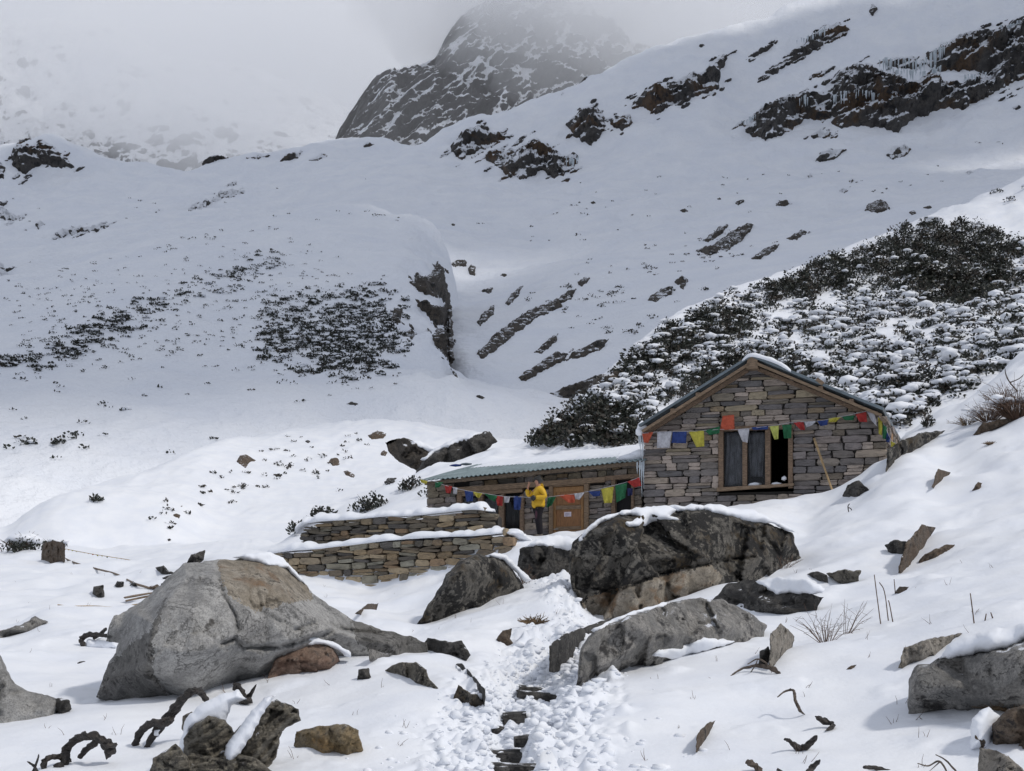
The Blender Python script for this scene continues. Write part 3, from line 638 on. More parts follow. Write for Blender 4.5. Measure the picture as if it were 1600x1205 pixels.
def snowcap(poly, bvh, ab, root, t, seed=0, T=.5, name='snow_cap', keys=('ground',)):
    p = np.array(poly, float); h = max(2.0, min(5, np.ptp(p[:, 0])/40)); a, b = ab
    V, Tr, D, bd = polymesh(poly, h, h*.9, seed+31)
    Yb = a*V[:, 0]+b; Yf = Yb.copy(); isf = np.zeros(len(V), bool)
    for i, (x, y) in enumerate(V):
        r = bvh.ray_cast(Vector((0, 0, 0)), ray(x, y))
        if r[0] is not None: Yf[i] = r[0].y; isf[i] = True
    # where the snow stands clear of the rock, continue the nearest rock depth
    if isf.any() and not isf.all():
        src = V[isf]; ys = Yf[isf]
        for i in np.where(~isf)[0]:
            dd = np.hypot(*(src-V[i]).T); j = np.argsort(dd)[:3]; Yf[i] = ys[j].mean()
    # smooth the depth
    nb = [set() for _ in V]
    for x, y, z in Tr.tolist(): nb[x] |= {y, z}; nb[y] |= {x, z}; nb[z] |= {x, y}
    for _ in range(6): Yf = np.array([(Yf[i]+sum(Yf[j] for j in nb[i]))/(1+len(nb[i])) if nb[i] else Yf[i] for i in range(len(V))])
    px2m = b/ F if abs(a) < 1e-9 else (a*V[:, 0].mean()+b)/F
    wpx = t/px2m; bump = t*1.3*np.sqrt(np.clip(1-(1-np.clip(D/wpx, 0, 1))**2, 0, 1))
    fr = Yf-bump-.02; q = PA(V[:, 0], V[:, 1], fr); q[:, 2] += t*.5*fbm(q*2.2, 3)*(~bd)
    Bk = PA(V[:, 0], V[:, 1], Yf+.12+1.2*t*np.clip(D/wpx, 0, 2))
    verts = np.concatenate([q, Bk]); n = len(V)
    e = np.concatenate([Tr[:, [0, 1]], Tr[:, [1, 2]], Tr[:, [2, 0]]]); key = {(int(x), int(y)) for x, y in e}
    side = [(x, x+n, y+n) for x, y in key if (y, x) not in key]+[(x, y+n, y) for x, y in key if (y, x) not in key]
    faces = np.concatenate([Tr, Tr[:, ::-1]+n, np.array(side)])
    return meshobj(name, verts, faces, M['snow_cap'], root, smooth=True)
def outcrop(name, poly, T, mat, label, keys, cat='rock outcrop', h=3, seed=1, strata=(0, 1), rough=.7, jit=None, parent=None, relief=1., group=None):
    """rock standing out of a slope: follows the slope's surface, displaced outward"""
    V, Tr, D, bd = polymesh(poly, h, h*1.0 if jit is None else jit, seed); hits = [hit(x, y, keys) for x, y in V]
    Y = np.array([q[0].y if q else np.nan for q in hits]); ok = ~np.isnan(Y)
    if not ok.any(): return None
    nrm = np.array([q[1][:] if q else (0, -.6, .8) for q in hits]); nrm[nrm[:, 2] < 0] *= -1
    for i in np.where(~ok)[0]:
        dd = np.hypot(*(V[ok]-V[i]).T); Y[i] = Y[ok][dd.argmin()]
    # steady the depth on steep terrain
    q = PA(V[:, 0], V[:, 1], Y); mY = np.median(Y); px = mY/F
    dr = nrm*.5+np.array([0, -1, .25]); dr /= np.linalg.norm(dr, axis=1)[:, None]
    W = D*px; prof = np.clip(W/(T*.8), 0, 1)**.6
    th = strata; qq = np.stack([q[:, 0]*th[1]+q[:, 2]*th[0], q[:, 1]*.5, -q[:, 0]*th[0]*2.2+q[:, 2]*th[1]*2.2], 1)/T
    f = fbm(qq*.8+seed*3.3, 5, .6); r = fbm(qq*.55+seed*1.7, 4, .6, True)
    blk = np.round((noise3(qq*.9+seed*2.1))*4)/4
    off = T*(prof*(.55+rough*f+.5*r*relief+.7*blk*relief)-.12)
    off[bd] = -.25*T
    verts = q+dr*off[:, None]
    n = len(V); back = q+np.array([0, 1, -.3])*T*.8-nrm*.5*T
    e = np.concatenate([Tr[:, [0, 1]], Tr[:, [1, 2]], Tr[:, [2, 0]]]); key = {(int(x), int(y)) for x, y in e}
    bedge = [(x, y) for x, y in key if (y, x) not in key]
    side = [(x, x+n, y+n) for x, y in bedge]+[(x, y+n, y) for x, y in bedge]
    faces = np.concatenate([Tr, Tr[:, ::-1]+n, np.array(side)])
    return meshobj(name, np.concatenate([verts, back]), faces, M[mat], parent, smooth=False, label=label, cat=None if parent else cat, group=group)

# --- near boulders
boulder('boulder', [(150, 1062), (165, 1048), (185, 1005), (165, 975), (178, 962), (215, 945), (250, 915), (290, 880), (330, 877), (380, 872), (415, 876), (442, 880), (470, 905), (500, 935), (545, 966), (600, 985), (640, 993), (668, 1003), (665, 1022), (600, 1026), (545, 1028), (480, 1032), (420, 1060), (360, 1085), (300, 1100), (265, 1098), (200, 1082)], 1.5, 'granite',
    'huge pale grey angular boulder with a flat face and a long tail to the right', seed=4, rough=.014, h=3.6, blky=.16,
    cracks=[([(338, 880), (342, 905), (350, 930), (366, 960), (372, 985)], 2.2, .10), ([(384, 885), (392, 915), (388, 935), (398, 952), (414, 944), (440, 936), (452, 934)], 1.8, .06), ([(414, 905), (420, 925), (414, 940)], 1.6, .04), ([(345, 1006), (368, 998), (380, 1012), (430, 1012), (470, 1002), (530, 985), (600, 990)], 3., .16),
        ([(232, 1050), (244, 1062), (262, 1080), (280, 1092)], 3, .12), ([(460, 985), (500, 972), (560, 990)], 2.5, .10)],
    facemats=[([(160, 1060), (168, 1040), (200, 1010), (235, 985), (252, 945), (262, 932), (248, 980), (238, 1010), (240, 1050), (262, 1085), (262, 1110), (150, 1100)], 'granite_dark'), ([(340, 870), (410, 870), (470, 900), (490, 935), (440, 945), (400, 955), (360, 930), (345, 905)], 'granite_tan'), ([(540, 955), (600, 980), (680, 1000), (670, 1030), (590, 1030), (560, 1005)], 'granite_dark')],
    ctrl=[(292, 900, .45), (262, 940, .80), (240, 975, .92), (232, 1010, .95), (228, 1045, .85), (240, 1075, .5), (200, 1000, .35), (195, 1050, .35), (215, 960, .45), (185, 985, .15),
          (330, 900, .62), (300, 960, 1.0), (300, 1020, 1.05), (300, 1070, .75), (350, 940, .92), (370, 1000, 1.0), (385, 915, .68), (440, 925, .62), (420, 965, .85), (480, 960, .72),
          (450, 1000, .92), (410, 1030, .8), (520, 985, .55), (560, 1000, .42), (610, 1005, .28)],
    caps=[[(362, 872), (372, 867), (395, 863), (425, 864), (442, 872), (462, 893), (478, 912), (468, 908), (448, 888), (430, 886), (405, 880), (385, 874)]], cap_t=.06)
boulder('boulder', [(888, 882), (893, 850), (920, 826), (960, 806), (1010, 797), (1060, 792), (1100, 794), (1150, 805), (1200, 818), (1238, 833), (1254, 857), (1240, 872), (1205, 886), (1160, 900), (1110, 925), (1060, 945), (1010, 955), (960, 965), (935, 972), (912, 935), (895, 905)], 1.7, 'lichen_rock',
    'largest dark boulder, black lichen and brown moss, snow on top, below the gabled hut', seed=9, rough=.05, h=3.8, nf=6, cracks=[([(900, 915), (960, 925), (1010, 905), (1060, 890), (1110, 880), (1180, 870)], 2., .2), ([(1080, 800), (1070, 850), (1090, 880)], 1.8, .08), ([(1180, 820), (1190, 860), (1210, 885)], 1.8, .08)], facemats=[([(915, 935), (960, 925), (1010, 907), (1060, 892), (1115, 884), (1130, 900), (1110, 930), (1000, 970), (930, 990), (905, 960)], 'granite_tan')],
    caps=[[(905, 845), (912, 828), (935, 812), (975, 797), (1010, 792), (1045, 791), (1062, 796), (1050, 802), (1045, 807), (1066, 812), (1030, 813), (1000, 822), (978, 824), (976, 817), (1000, 808), (965, 806), (935, 820), (915, 838)],
          [(1040, 792), (1080, 788), (1130, 790), (1180, 800), (1220, 816), (1250, 835), (1225, 827), (1195, 818), (1165, 817), (1130, 808), (1100, 797), (1060, 799)]], cap_t=.12)
boulder('boulder', [(900, 1056), (905, 1020), (915, 1000), (935, 980), (975, 962), (1030, 945), (1080, 935), (1130, 936), (1168, 955), (1198, 977), (1190, 992), (1140, 1004), (1120, 1022), (1085, 1024), (1040, 1030), (1000, 1050), (960, 1062), (930, 1060)], .95, 'granite_bank',
    'long grey boulder with black lichen blotches beside the churned path', seed=14, rough=.035, nf=5, h=3.6,
    caps=[[(925, 985), (960, 966), (1000, 952), (1030, 944), (1060, 938), (1030, 950), (990, 963), (950, 978), (932, 988)], [(1020, 1024), (1030, 1014), (1062, 1012), (1100, 996), (1130, 998), (1150, 1002), (1120, 1012), (1085, 1022), (1050, 1030)]], cap_t=.05)
boulder('rock', [(858, 1040), (858, 1010), (878, 992), (920, 978), (958, 964), (940, 985), (918, 1000), (905, 1018), (890, 1034), (868, 1042)], .5, 'dark_rock', 'dark grey rock tucked against the left end of the long grey boulder', cat='rock', seed=3)
boulder('rock', [(1110, 935), (1135, 914), (1175, 905), (1215, 914), (1250, 926), (1288, 926), (1275, 948), (1230, 962), (1180, 956), (1140, 945)], .8, 'dark_rock', 'flat dark slab with snow on its upper right, below the largest dark boulder', cat='rock', seed=6, lay=(.35, 8, .05), caps=[[(1180, 908), (1215, 902), (1262, 905), (1290, 920), (1285, 928), (1240, 927), (1215, 930), (1195, 920)]], cap_t=.07)
boulder('boulder', [(632, 992), (670, 945), (700, 895), (722, 872), (750, 866), (778, 870), (802, 890), (824, 912), (802, 930), (760, 943), (720, 953), (680, 975)], 1.1, 'lichen_rock', 'dark wedge-shaped boulder leaning in front of the tan stone wall', seed=21, rough=.05, nf=4,
    caps=[[(760, 868), (775, 864), (792, 868), (812, 888), (832, 906), (822, 912), (805, 893), (785, 875)]], cap_t=.08)
boulder('boulder', [(808, 892), (812, 858), (838, 846), (880, 850), (905, 862), (896, 888), (870, 900), (835, 908)], .8, 'dark_rock', 'rounded grey boulder with a snow cushion right in front of the wooden door', seed=23,
    caps=[[(820, 856), (835, 844), (855, 837), (885, 837), (905, 846), (908, 862), (890, 860), (865, 856), (840, 853)]], cap_t=.14)
boulder('boulder', [(1420, 1098), (1417, 1060), (1435, 1040), (1480, 1025), (1530, 1020), (1570, 1008), (1610, 992), (1690, 975), (1720, 1100), (1600, 1112), (1555, 1122), (1510, 1125), (1450, 1128), (1430, 1118)], .8, 'granite_bank', 'grey boulder cut by the right edge with a thick snow lid', seed=31, rough=.03, nf=6,
    caps=[[(1462, 1032), (1478, 1006), (1510, 992), (1550, 984), (1620, 972), (1715, 955), (1715, 985), (1650, 985), (1600, 1000), (1560, 1018), (1510, 1022)]], cap_t=.09)
boulder('rock', [(1403, 1038), (1412, 1012), (1450, 998), (1505, 989), (1482, 1006), (1462, 1026), (1432, 1040)], .3, 'pale_rock', 'pale tan slab behind the boulder at the right edge', cat='rock', seed=33)
boulder('rock', [(415, 1062), (430, 1030), (450, 1015), (490, 1004), (522, 1012), (532, 1026), (515, 1044), (470, 1056)], .42, 'red_rock', 'reddish brown rock leaning against the tail of the huge pale boulder', cat='rock', seed=35,
    caps=[[(447, 1014), (462, 1002), (490, 996), (520, 1002), (548, 1020), (548, 1028), (528, 1018), (505, 1006), (475, 1008)]], cap_t=.04)
boulder('rock', [(458, 1160), (463, 1143), (500, 1135), (538, 1130), (560, 1141), (568, 1167), (545, 1180), (490, 1178)], .26, 'ochre_rock', 'ochre block of rock alone in the snow at the bottom left', cat='rock', seed=38, nf=7)
sch = empty('schist_outcrop', P(350, 1205, 11), 'jumbled layered brown schist rocks with snow between them at the bottom left', 'rock outcrop')
for k, (pl, T) in enumerate([([(340, 1195), (360, 1150), (398, 1110), (432, 1092), (466, 1108), (470, 1126), (440, 1142), (432, 1168), (415, 1195), (398, 1212), (365, 1210)], .3),
        ([(293, 1200), (286, 1155), (305, 1130), (325, 1118), (352, 1125), (366, 1145), (350, 1175), (335, 1215), (300, 1215)], .3), ([(225, 1225), (240, 1185), (275, 1162), (295, 1185), (305, 1225)], .25), ([(268, 1222), (272, 1196), (300, 1176), (340, 1184), (372, 1176), (402, 1186), (425, 1205), (425, 1230)], .22),
        ([(283, 1135), (285, 1118), (300, 1112), (318, 1125), (300, 1150)], .14)]):
    boulder('slab', pl, T, 'schist', parent=sch, seed=41+k, Y=[10.9, 10.6, 10.3, 10.35, 11.2][k], rough=.06, nf=6, h=2.2, lay=(-.75+.3*k, 9, .07))
for pl, y in [([(290, 1122), (315, 1100), (345, 1085), (372, 1078), (385, 1092), (362, 1102), (352, 1122), (335, 1122), (312, 1128), (300, 1142), (292, 1180), (272, 1172), (285, 1150)], 10.75), ([(350, 1185), (352, 1165), (372, 1140), (392, 1112), (412, 1090), (432, 1086), (415, 1108), (395, 1135), (375, 1165), (362, 1185)], 10.45)]:
    V_, T_, D_, b_ = polymesh(pl, 3, 1.5, 5)
    boulder('snow_patch', pl, .16, 'snow_cap', parent=sch, seed=48, Y=y, rough=.01, nf=0, rnd=.8, blky=0).data.polygons.foreach_set('use_smooth', [True]*0 or None) if False else None
    q_ = boulder('snow_patch', pl, .18, 'snow_cap', parent=sch, seed=48, Y=y, rough=.01, nf=0, rnd=.8, blky=0)
    q_.data.polygons.foreach_set('use_smooth', np.ones(len(q_.data.polygons), bool))
boulder('boulder', [(-120, 990), (-40, 1005), (0, 1022), (16, 1050), (22, 1070), (60, 1085), (96, 1094), (90, 1115), (30, 1128), (-20, 1125), (-120, 1140)], .7, 'granite', 'smooth grey boulder cut by the left edge', seed=51, rough=.02)
boulder('rock', [(72, 1094), (92, 1090), (108, 1094), (113, 1104), (96, 1120), (80, 1116)], .2, 'dark_rock', 'small black rock at the tip of the boulder cut by the left edge', cat='rock', seed=52)
small = [
 ('rock', [(-30, 1000), (0, 986), (35, 975), (55, 963), (76, 972), (45, 986), (5, 997)], .5, 'granite_bank', 'low grey rock showing above the snow at the left edge'),
 ('rock', [(655, 1010), (668, 997), (688, 1000), (700, 1003), (722, 1001), (736, 1020), (728, 1030), (690, 1022)], .4, 'dark_rock', 'pointed dark rocks at the tip of the huge pale boulder'),
 ('rock', [(595, 1050), (620, 1036), (650, 1034), (667, 1046), (668, 1058), (686, 1070), (672, 1080), (652, 1064), (628, 1054)], .25, 'schist', 'flat lichened rock breaking through the snow left of the path'),
 ('rock', [(558, 1062), (560, 1046), (576, 1044), (580, 1056), (572, 1064)], .12, 'dark_rock', 'small round dark stone left of the flat lichened rock'),
 ('rock', [(706, 1088), (716, 1070), (732, 1082), (746, 1085), (758, 1095), (744, 1106), (728, 1100)], .18, 'lichen_rock', 'dark broken rock at the left rim of the path'),
 ('rock', [(713, 1038), (722, 1036), (742, 1058), (758, 1078), (758, 1098), (750, 1090), (744, 1068), (728, 1054)], .16, 'dark_rock', 'narrow dark rib of rock running down to the path'),
 ('rock', [(1200, 1038), (1204, 990), (1220, 974), (1242, 994), (1236, 1016), (1216, 1036)], .2, 'pale_rock', 'upright mottled stone beside the dry stems'),
 ('rock', [(1184, 1040), (1188, 1018), (1200, 1010), (1206, 1020), (1200, 1040)], .15, 'dark_rock', 'dark stone leaning on the upright mottled stone'),
 ('rock', [(1402, 888), (1414, 850), (1440, 820), (1462, 824), (1447, 848), (1438, 870), (1418, 890)], .35, 'brown_rock', 'upright brown stone poking from the right slope'),
 ('rock', [(1425, 888), (1445, 866), (1475, 852), (1492, 851), (1485, 861), (1455, 872)], .25, 'brown_rock', 'flat brown stone right of the upright brown stone'),
 ('rock', [(1382, 852), (1398, 844), (1417, 847), (1412, 868), (1395, 870)], .25, 'dark_rock', 'dark hollowed stone left of the upright brown stone'),
 ('rock', [(1260, 897), (1275, 892), (1292, 898), (1294, 912), (1276, 908)], .3, 'dark_rock', 'dark stone above the flat dark slab'),
 ('rock', [(1290, 896), (1318, 890), (1345, 892), (1340, 908), (1318, 914)], .3, 'schist', 'tan stone right of the dark stone above the flat slab'),
 ('boulder', [(1384, 730), (1386, 702), (1410, 688), (1440, 676), (1478, 672), (1470, 682), (1436, 694), (1415, 714), (1395, 732)], .7, 'lichen_rock', 'long dark rock by the right back corner of the gabled hut'),
 ('rock', [(1316, 772), (1324, 757), (1342, 751), (1358, 762), (1345, 777), (1326, 780)], .35, 'dark_rock', 'grey stone in the snow below the leaning stick'),
 ('rock', [(1518, 680), (1535, 660), (1560, 655), (1600, 652), (1575, 662), (1545, 672), (1530, 684)], .3, 'brown_rock', 'curved brown rock edge near the shrub at the right'),
 ('rock', [(1455, 758), (1466, 733), (1486, 738), (1474, 750), (1462, 762)], .18, 'brown_rock', 'small forked brown stone on the right slope'),
 ('rock', [(1518, 766), (1528, 752), (1536, 754), (1530, 768)], .12, 'brown_rock', 'tiny brown stone right of the forked stone'),
 ('rock', [(1398, 925), (1406, 917), (1420, 917), (1412, 928)], .1, 'brown_rock', 'tiny brown stone on the open snow below the upright brown stone'),
 ('rock', [(1320, 1046), (1330, 1039), (1338, 1039), (1332, 1048)], .07, 'brown_rock', 'tiny flat stone left of the pale tan slab'),
 ('rock', [(1086, 1170), (1090, 1145), (1108, 1128), (1118, 1126), (1108, 1148), (1094, 1172)], .12, 'brown_rock', 'long thin rusty stone right of the path at the bottom'),
 ('rock', [(775, 998), (785, 985), (800, 982), (798, 998), (804, 1006), (786, 1008)], .15, 'brown_rock', 'small dark brown stones half buried left of the path bend'),
 ('boulder', [(1524, 1230), (1530, 1168), (1545, 1170), (1575, 1180), (1602, 1205), (1620, 1240)], .3, 'pale_rock', 'cream rock with black spots in the bottom right corner'),
 ('rock', [(1520, 1170), (1522, 1140), (1536, 1136), (1542, 1155), (1535, 1175)], .15, 'brown_rock', 'mossy brown stone above the cream rock in the corner'),
 ('rock', [(575, 1012), (590, 1019), (615, 1020), (600, 1030), (578, 1032)], .15, 'granite_bank', 'small flat grey rock right of the reddish rock'),
 ('rock', [(555, 957), (575, 944), (592, 942), (588, 952), (568, 958)], .15, 'brown_rock', 'brown stone in the snow hollow below the tan wall'),
]
for k, (nm, pl, T, mt, lb) in enumerate(small): boulder(nm, pl, T, mt, lb, cat=nm, seed=60+k, nf=5, h=2.2, jit=1.6, rough=.06)
turf = boulder('turf_hummock', [(1552, 1165), (1550, 1130), (1575, 1108), (1610, 1098), (1660, 1110), (1660, 1165), (1600, 1172)], .3, 'brown_rock', 'dark peaty hummock under the boulder at the right edge', cat='hummock', seed=99, rough=.1)
q_ = boulder('snow_lump', [(1515, 1165), (1518, 1125), (1530, 1110), (1545, 1105), (1562, 1118), (1566, 1140), (1552, 1150), (1548, 1172), (1530, 1165)], .2, 'snow_cap', 'rounded lump of snow left of the peaty hummock', cat='snow lump', seed=98, rough=.02, nf=0, blky=0)
q_.data.polygons.foreach_set('use_smooth', np.ones(len(q_.data.polygons), bool))

# --- rocks on the bank and by the stream
K = ('ground', 'bank', 'hill', 'shrubhill')
boulder('boulder', [(645, 740), (664, 715), (700, 694), (740, 678), (765, 674), (777, 690), (745, 706), (705, 720), (668, 738)], 2.0, 'dark_rock', 'long slanting dark boulder behind the low hut, snow along its back', keys=('bank',), seed=120, Y=66,
        caps=[[(658, 718), (680, 700), (715, 683), (745, 675), (756, 676), (735, 687), (705, 697), (680, 708), (666, 720)]], cap_t=.2)
boulder('boulder', [(602, 692), (630, 683), (655, 692), (682, 706), (668, 720), (655, 732), (625, 716), (608, 702)], 1.4, 'hill_rock', 'brown and black boulder left of the slanting boulder', keys=('bank',), seed=121, Y=72, caps=[[(640, 690), (655, 688), (684, 703), (674, 708), (655, 699)]], cap_t=.15)
bk = [([(572, 680), (590, 672), (609, 677), (600, 686), (580, 688)], 'two small ledges of brown rock above the brown boulder'), ([(593, 708), (600, 702), (607, 706), (603, 714), (594, 713)], 'small round stone left of the brown boulder'),
      ([(368, 722), (374, 711), (386, 710), (403, 720), (390, 724), (384, 733)], 'brown rock at the crest of the sunlit bank'), ([(512, 722), (518, 715), (530, 716), (533, 728), (520, 730)], 'brown rock in the middle of the sunlit bank'),
      ([(534, 736), (542, 734), (556, 742), (554, 748), (540, 744)], 'brown rock just below and right of the middle one on the bank'), ([(598, 752), (606, 746), (622, 746), (616, 756), (602, 760)], 'rock behind the left corner of the low hut'),
      ([(268, 803), (276, 800), (284, 805), (280, 812), (270, 808)], 'small tan stone low on the bank'), ([(280, 790), (285, 787), (288, 793), (282, 794)], 'tiny dark stone above the tan stone on the bank'),
      ([(475, 690), (481, 685), (486, 690), (482, 695)], 'small stone on the upper rim of the bank'), ([(260, 842), (266, 840), (270, 845), (263, 847)], 'tiny stone at the foot of the bank'),
      ([(68, 870), (70, 852), (84, 848), (98, 852), (98, 872), (84, 878)], 'square rust brown rock that holds the prayer flag cord'),
      ([(292, 880), (300, 868), (318, 862), (316, 872), (306, 882)], 'black jagged rock in the stream above the huge boulder'), ([(146, 926), (148, 918), (160, 916), (162, 930), (154, 932)], 'dark stone with a twig left of the round stones'),
      ([(180, 914), (184, 909), (192, 910), (191, 917), (184, 918)], 'round dark stone left on the snow by the stream'), ([(204, 914), (208, 909), (213, 912), (211, 917), (206, 917)], 'smaller round stone where the thin cable ends'),
      ([(246, 888), (256, 885), (262, 892), (270, 893), (262, 898), (250, 894)], 'wet dark stone at the upper end of the stream'), ([(255, 902), (266, 899), (274, 902), (262, 907)], 'wet dark stone in the stream'),
      ([(270, 895), (282, 890), (292, 892), (284, 897)], 'flat wet stone right in the stream'), ([(252, 912), (260, 908), (266, 912), (258, 916)], 'low wet stone at the lower end of the stream'),
      ([(232, 917), (245, 914), (250, 918), (240, 922)], 'brown flat stone near the planks'), ([(537, 632), (548, 627), (564, 630), (556, 635)], 'flat dark rock in the shade above the bank'),
      ([(738, 620), (746, 617), (760, 621), (754, 625)], 'dark triangular rock on the floor of the gully'), ([(696, 826), (700, 822), (703, 826)], 'pebble')]
for k, (pl, lb) in enumerate(bk[:-1]):
    mt_ = 'brown_rock' if 'brown' in lb or 'tan' in lb else 'dark_rock'
    if pl[0][1] > 845:
        c0 = np.array(pl, float).mean(0); pl = [tuple(c0+(np.array(z)-c0)*1.25) for z in pl]; boulder('rock', pl, .5, mt_, lb, cat='rock', keys=K, h=1.5, seed=130+k, jit=.8, nf=5, rough=.08)
    else: outcrop('rock', pl, .8, mt_, lb, K, cat='rock', h=1.6, seed=130+k, jit=.8, relief=.5)

# --- hill rocks
H = ('hill', 'slope')
hr = [([(628, 442), (645, 432), (662, 428), (675, 408), (686, 420), (692, 445), (688, 470), (676, 466), (655, 462), (640, 452)], 3.0, 'top crag on the right flank of the shaded hill'),
      ([(640, 475), (655, 468), (668, 480), (688, 476), (694, 492), (690, 510), (676, 512), (660, 498)], 2.2, 'second crag down on the right flank of the shaded hill'),
      ([(665, 520), (680, 512), (694, 522), (696, 545), (690, 565), (678, 550), (668, 540)], 2.2, 'third crag down on the right flank of the shaded hill'),
      ([(608, 488), (622, 478), (620, 500), (612, 510), (598, 502)], 1.5, 'small crag among the shrubs of the shaded hill'),
      ([(620, 520), (634, 512), (645, 520), (632, 534)], 1.4, 'small brown crag left of the third crag'),
      ([(676, 452), (690, 440), (697, 470), (700, 515), (703, 560), (696, 580), (688, 556), (690, 510), (684, 480)], 2.4, 'long narrow rock face falling into the gully from the shaded hill')]
hr = [([(x+9, y) for x, y in pl], T, lb) for pl, T, lb in hr]
LATE = [lambda k=k, pl=pl, T=T, lb=lb: cliffthing(40+k, pl, T, lb, H, 'hill_rock', 1.9, (-.75, .6), 7 if k < 3 else 4, 3.5, 'rock_outcrop', 'rock outcrop', .8) for k, (pl, T, lb) in enumerate(hr)]
er_ = [([(752, 542), (775, 522), (800, 505), (830, 490), (866, 480), (872, 490), (840, 500), (815, 515), (785, 535), (762, 548)], 2.2, 'slanting dark rock band in the gully'),
      ([(790, 470), (802, 458), (818, 448), (812, 460), (796, 474)], 1.4, 'slender rock rib right above the gully band'), ([(836, 548), (852, 534), (872, 524), (868, 536), (848, 550)], 1.4, 'slender rock rib just under the gully band'),
      ([(880, 560), (905, 545), (930, 536), (952, 532), (940, 546), (910, 556)], 1.6, 'brown streaked ledge above the foot of the far slope'), ([(960, 610), (990, 588), (1020, 572), (1040, 566), (1020, 584), (985, 604)], 1.6, 'rust brown ledge hidden among the upper bushes'),
      ([(1300, 300), (1316, 294), (1330, 297), (1318, 303)], 1.8, 'low boulder between the long and the dome shaped one'), ([(1508, 270), (1516, 266), (1524, 270), (1514, 274)], 1.8, 'tiny stone high on the right snowfield'), ([(1060, 330), (1070, 326), (1082, 329), (1070, 333)], 1.6, 'faint stone in the middle of the wide snowfield'),
      ([(745, 500), (758, 488), (772, 478), (770, 492), (752, 506)], 1.5, 'small rock band above the gully band'), ([(750, 455), (765, 449), (776, 450), (765, 458)], 1.2, 'thin dark ledge high in the gully'),
      ([(704, 412), (715, 407), (730, 408), (728, 415), (712, 417)], 1.6, 'dark ledge at the head of the gully'), ([(730, 420), (736, 415), (743, 418), (743, 430), (734, 428)], 1.6, 'square dark boulder right of the head ledge'),
      ([(779, 430), (786, 427), (796, 428), (788, 434)], 1.2, 'low boulder alone at the head of the gully'), ([(900, 440), (912, 433), (926, 431), (916, 442), (908, 450)], 1.4, 'black rock on the slope right of the gully'),
      ([(843, 632), (866, 614), (900, 602), (935, 592), (972, 586), (958, 600), (925, 610), (888, 624), (858, 638)], 1.6, 'black slanting rock slab above the dark bushes'),
      ([(812, 585), (838, 570), (865, 556), (892, 552), (880, 565), (850, 578), (826, 590)], 1.6, 'brown rock ribs at the foot of the far slope'),
      ([(1010, 466), (1030, 455), (1052, 448), (1048, 460), (1024, 470)], 1.8, 'dark crag behind the crest of the shrubby hillside'), ([(1052, 440), (1064, 432), (1076, 438), (1068, 450)], 1.5, 'small crag right of the dark crag behind the crest'),
      ([(1090, 388), (1112, 384), (1130, 372), (1165, 356), (1175, 358), (1160, 374), (1135, 390), (1110, 394)], 2.6, 'dark crooked rock ledge high above the gabled hut'), ([(1170, 404), (1190, 392), (1218, 382), (1212, 392), (1188, 404)], 2., 'thin dark ledge right of the crooked ledge'),
      ([(1350, 330), (1354, 318), (1370, 312), (1386, 315), (1393, 328), (1372, 334)], 3., 'dome shaped brown boulder on the high slope'), ([(1203, 321), (1225, 313), (1243, 320), (1225, 324)], 2., 'flat brown boulder left of the dome shaped boulder'),
      ([(1272, 253), (1280, 238), (1300, 231), (1323, 234), (1312, 246), (1290, 254)], 3.5, 'long brown boulder under the icy cliff'), ([(1381, 243), (1398, 228), (1412, 226), (1424, 234), (1414, 246), (1394, 250)], 3.2, 'rounded grey boulder under the icy cliff'),
      ([(1146, 318), (1158, 311), (1166, 314), (1154, 322)], 2., 'small rock left of the flat brown boulder'), ([(1258, 276), (1266, 271), (1275, 274), (1264, 279)], 1.8, 'small dark rock under the long brown boulder'),
      ([(1118, 310), (1124, 306), (1130, 311), (1122, 314)], 1.6, 'leftmost small rock on the high slope'), ([(1418, 332), (1428, 328), (1434, 334), (1424, 338)], 1.8, 'snow capped stone right of the dome shaped boulder'),
      ([(1440, 325), (1452, 320), (1462, 325), (1450, 328)], 1.6, 'low stone at the upper end of the shaded slope'), ([(1324, 281), (1332, 278), (1336, 284), (1328, 288)], 1.6, 'dark stone under the rounded grey boulder'),
      ([(1580, 168), (1590, 163), (1597, 168), (1588, 174)], 2.2, 'dark boulder on the snow below the right end of the icy cliff'), ([(920, 317), (928, 314), (934, 318), (926, 321)], 1.6, 'lone dark speck of rock in the middle of the basin'),
      ([(703, 350), (707, 347), (714, 352), (708, 354)], 1.5, 'lone rock on the skyline of the shaded hill'), ([(874, 148), (878, 142), (883, 147), (879, 152)], 2.5, 'tiny square rock on the high skyline')]
er_ += [([(318, 252), (335, 243), (356, 245), (340, 252)], 2.4, 'thin dark ledge on the left skyline of the basin'), ([(385, 247), (402, 241), (424, 243), (405, 249)], 2.4, 'short dark ledge in the middle of the left skyline'),
        ([(436, 252), (452, 240), (476, 237), (462, 248)], 2.4, 'slanting dark ledge right of the middle one on the skyline'), ([(482, 250), (500, 242), (512, 244), (496, 251)], 2.2, 'small ledge just left of the foot of the misty tower'), ([(560, 228), (575, 222), (590, 225), (574, 231)], 2.2, 'dark stone patch on the rounded knoll below the misty tower'),
        ([(868, 470), (884, 458), (902, 452), (892, 466), (876, 474)], 1.4, 'small dark rib above the gully band at its right end'), ([(1100, 372), (1122, 358), (1140, 352), (1128, 366), (1108, 376)], 2., 'dark upper crag beside the crooked ledge'), ([(1230, 372), (1250, 362), (1262, 364), (1246, 374)], 1.8, 'small ledge right of the thin dark ledge')]
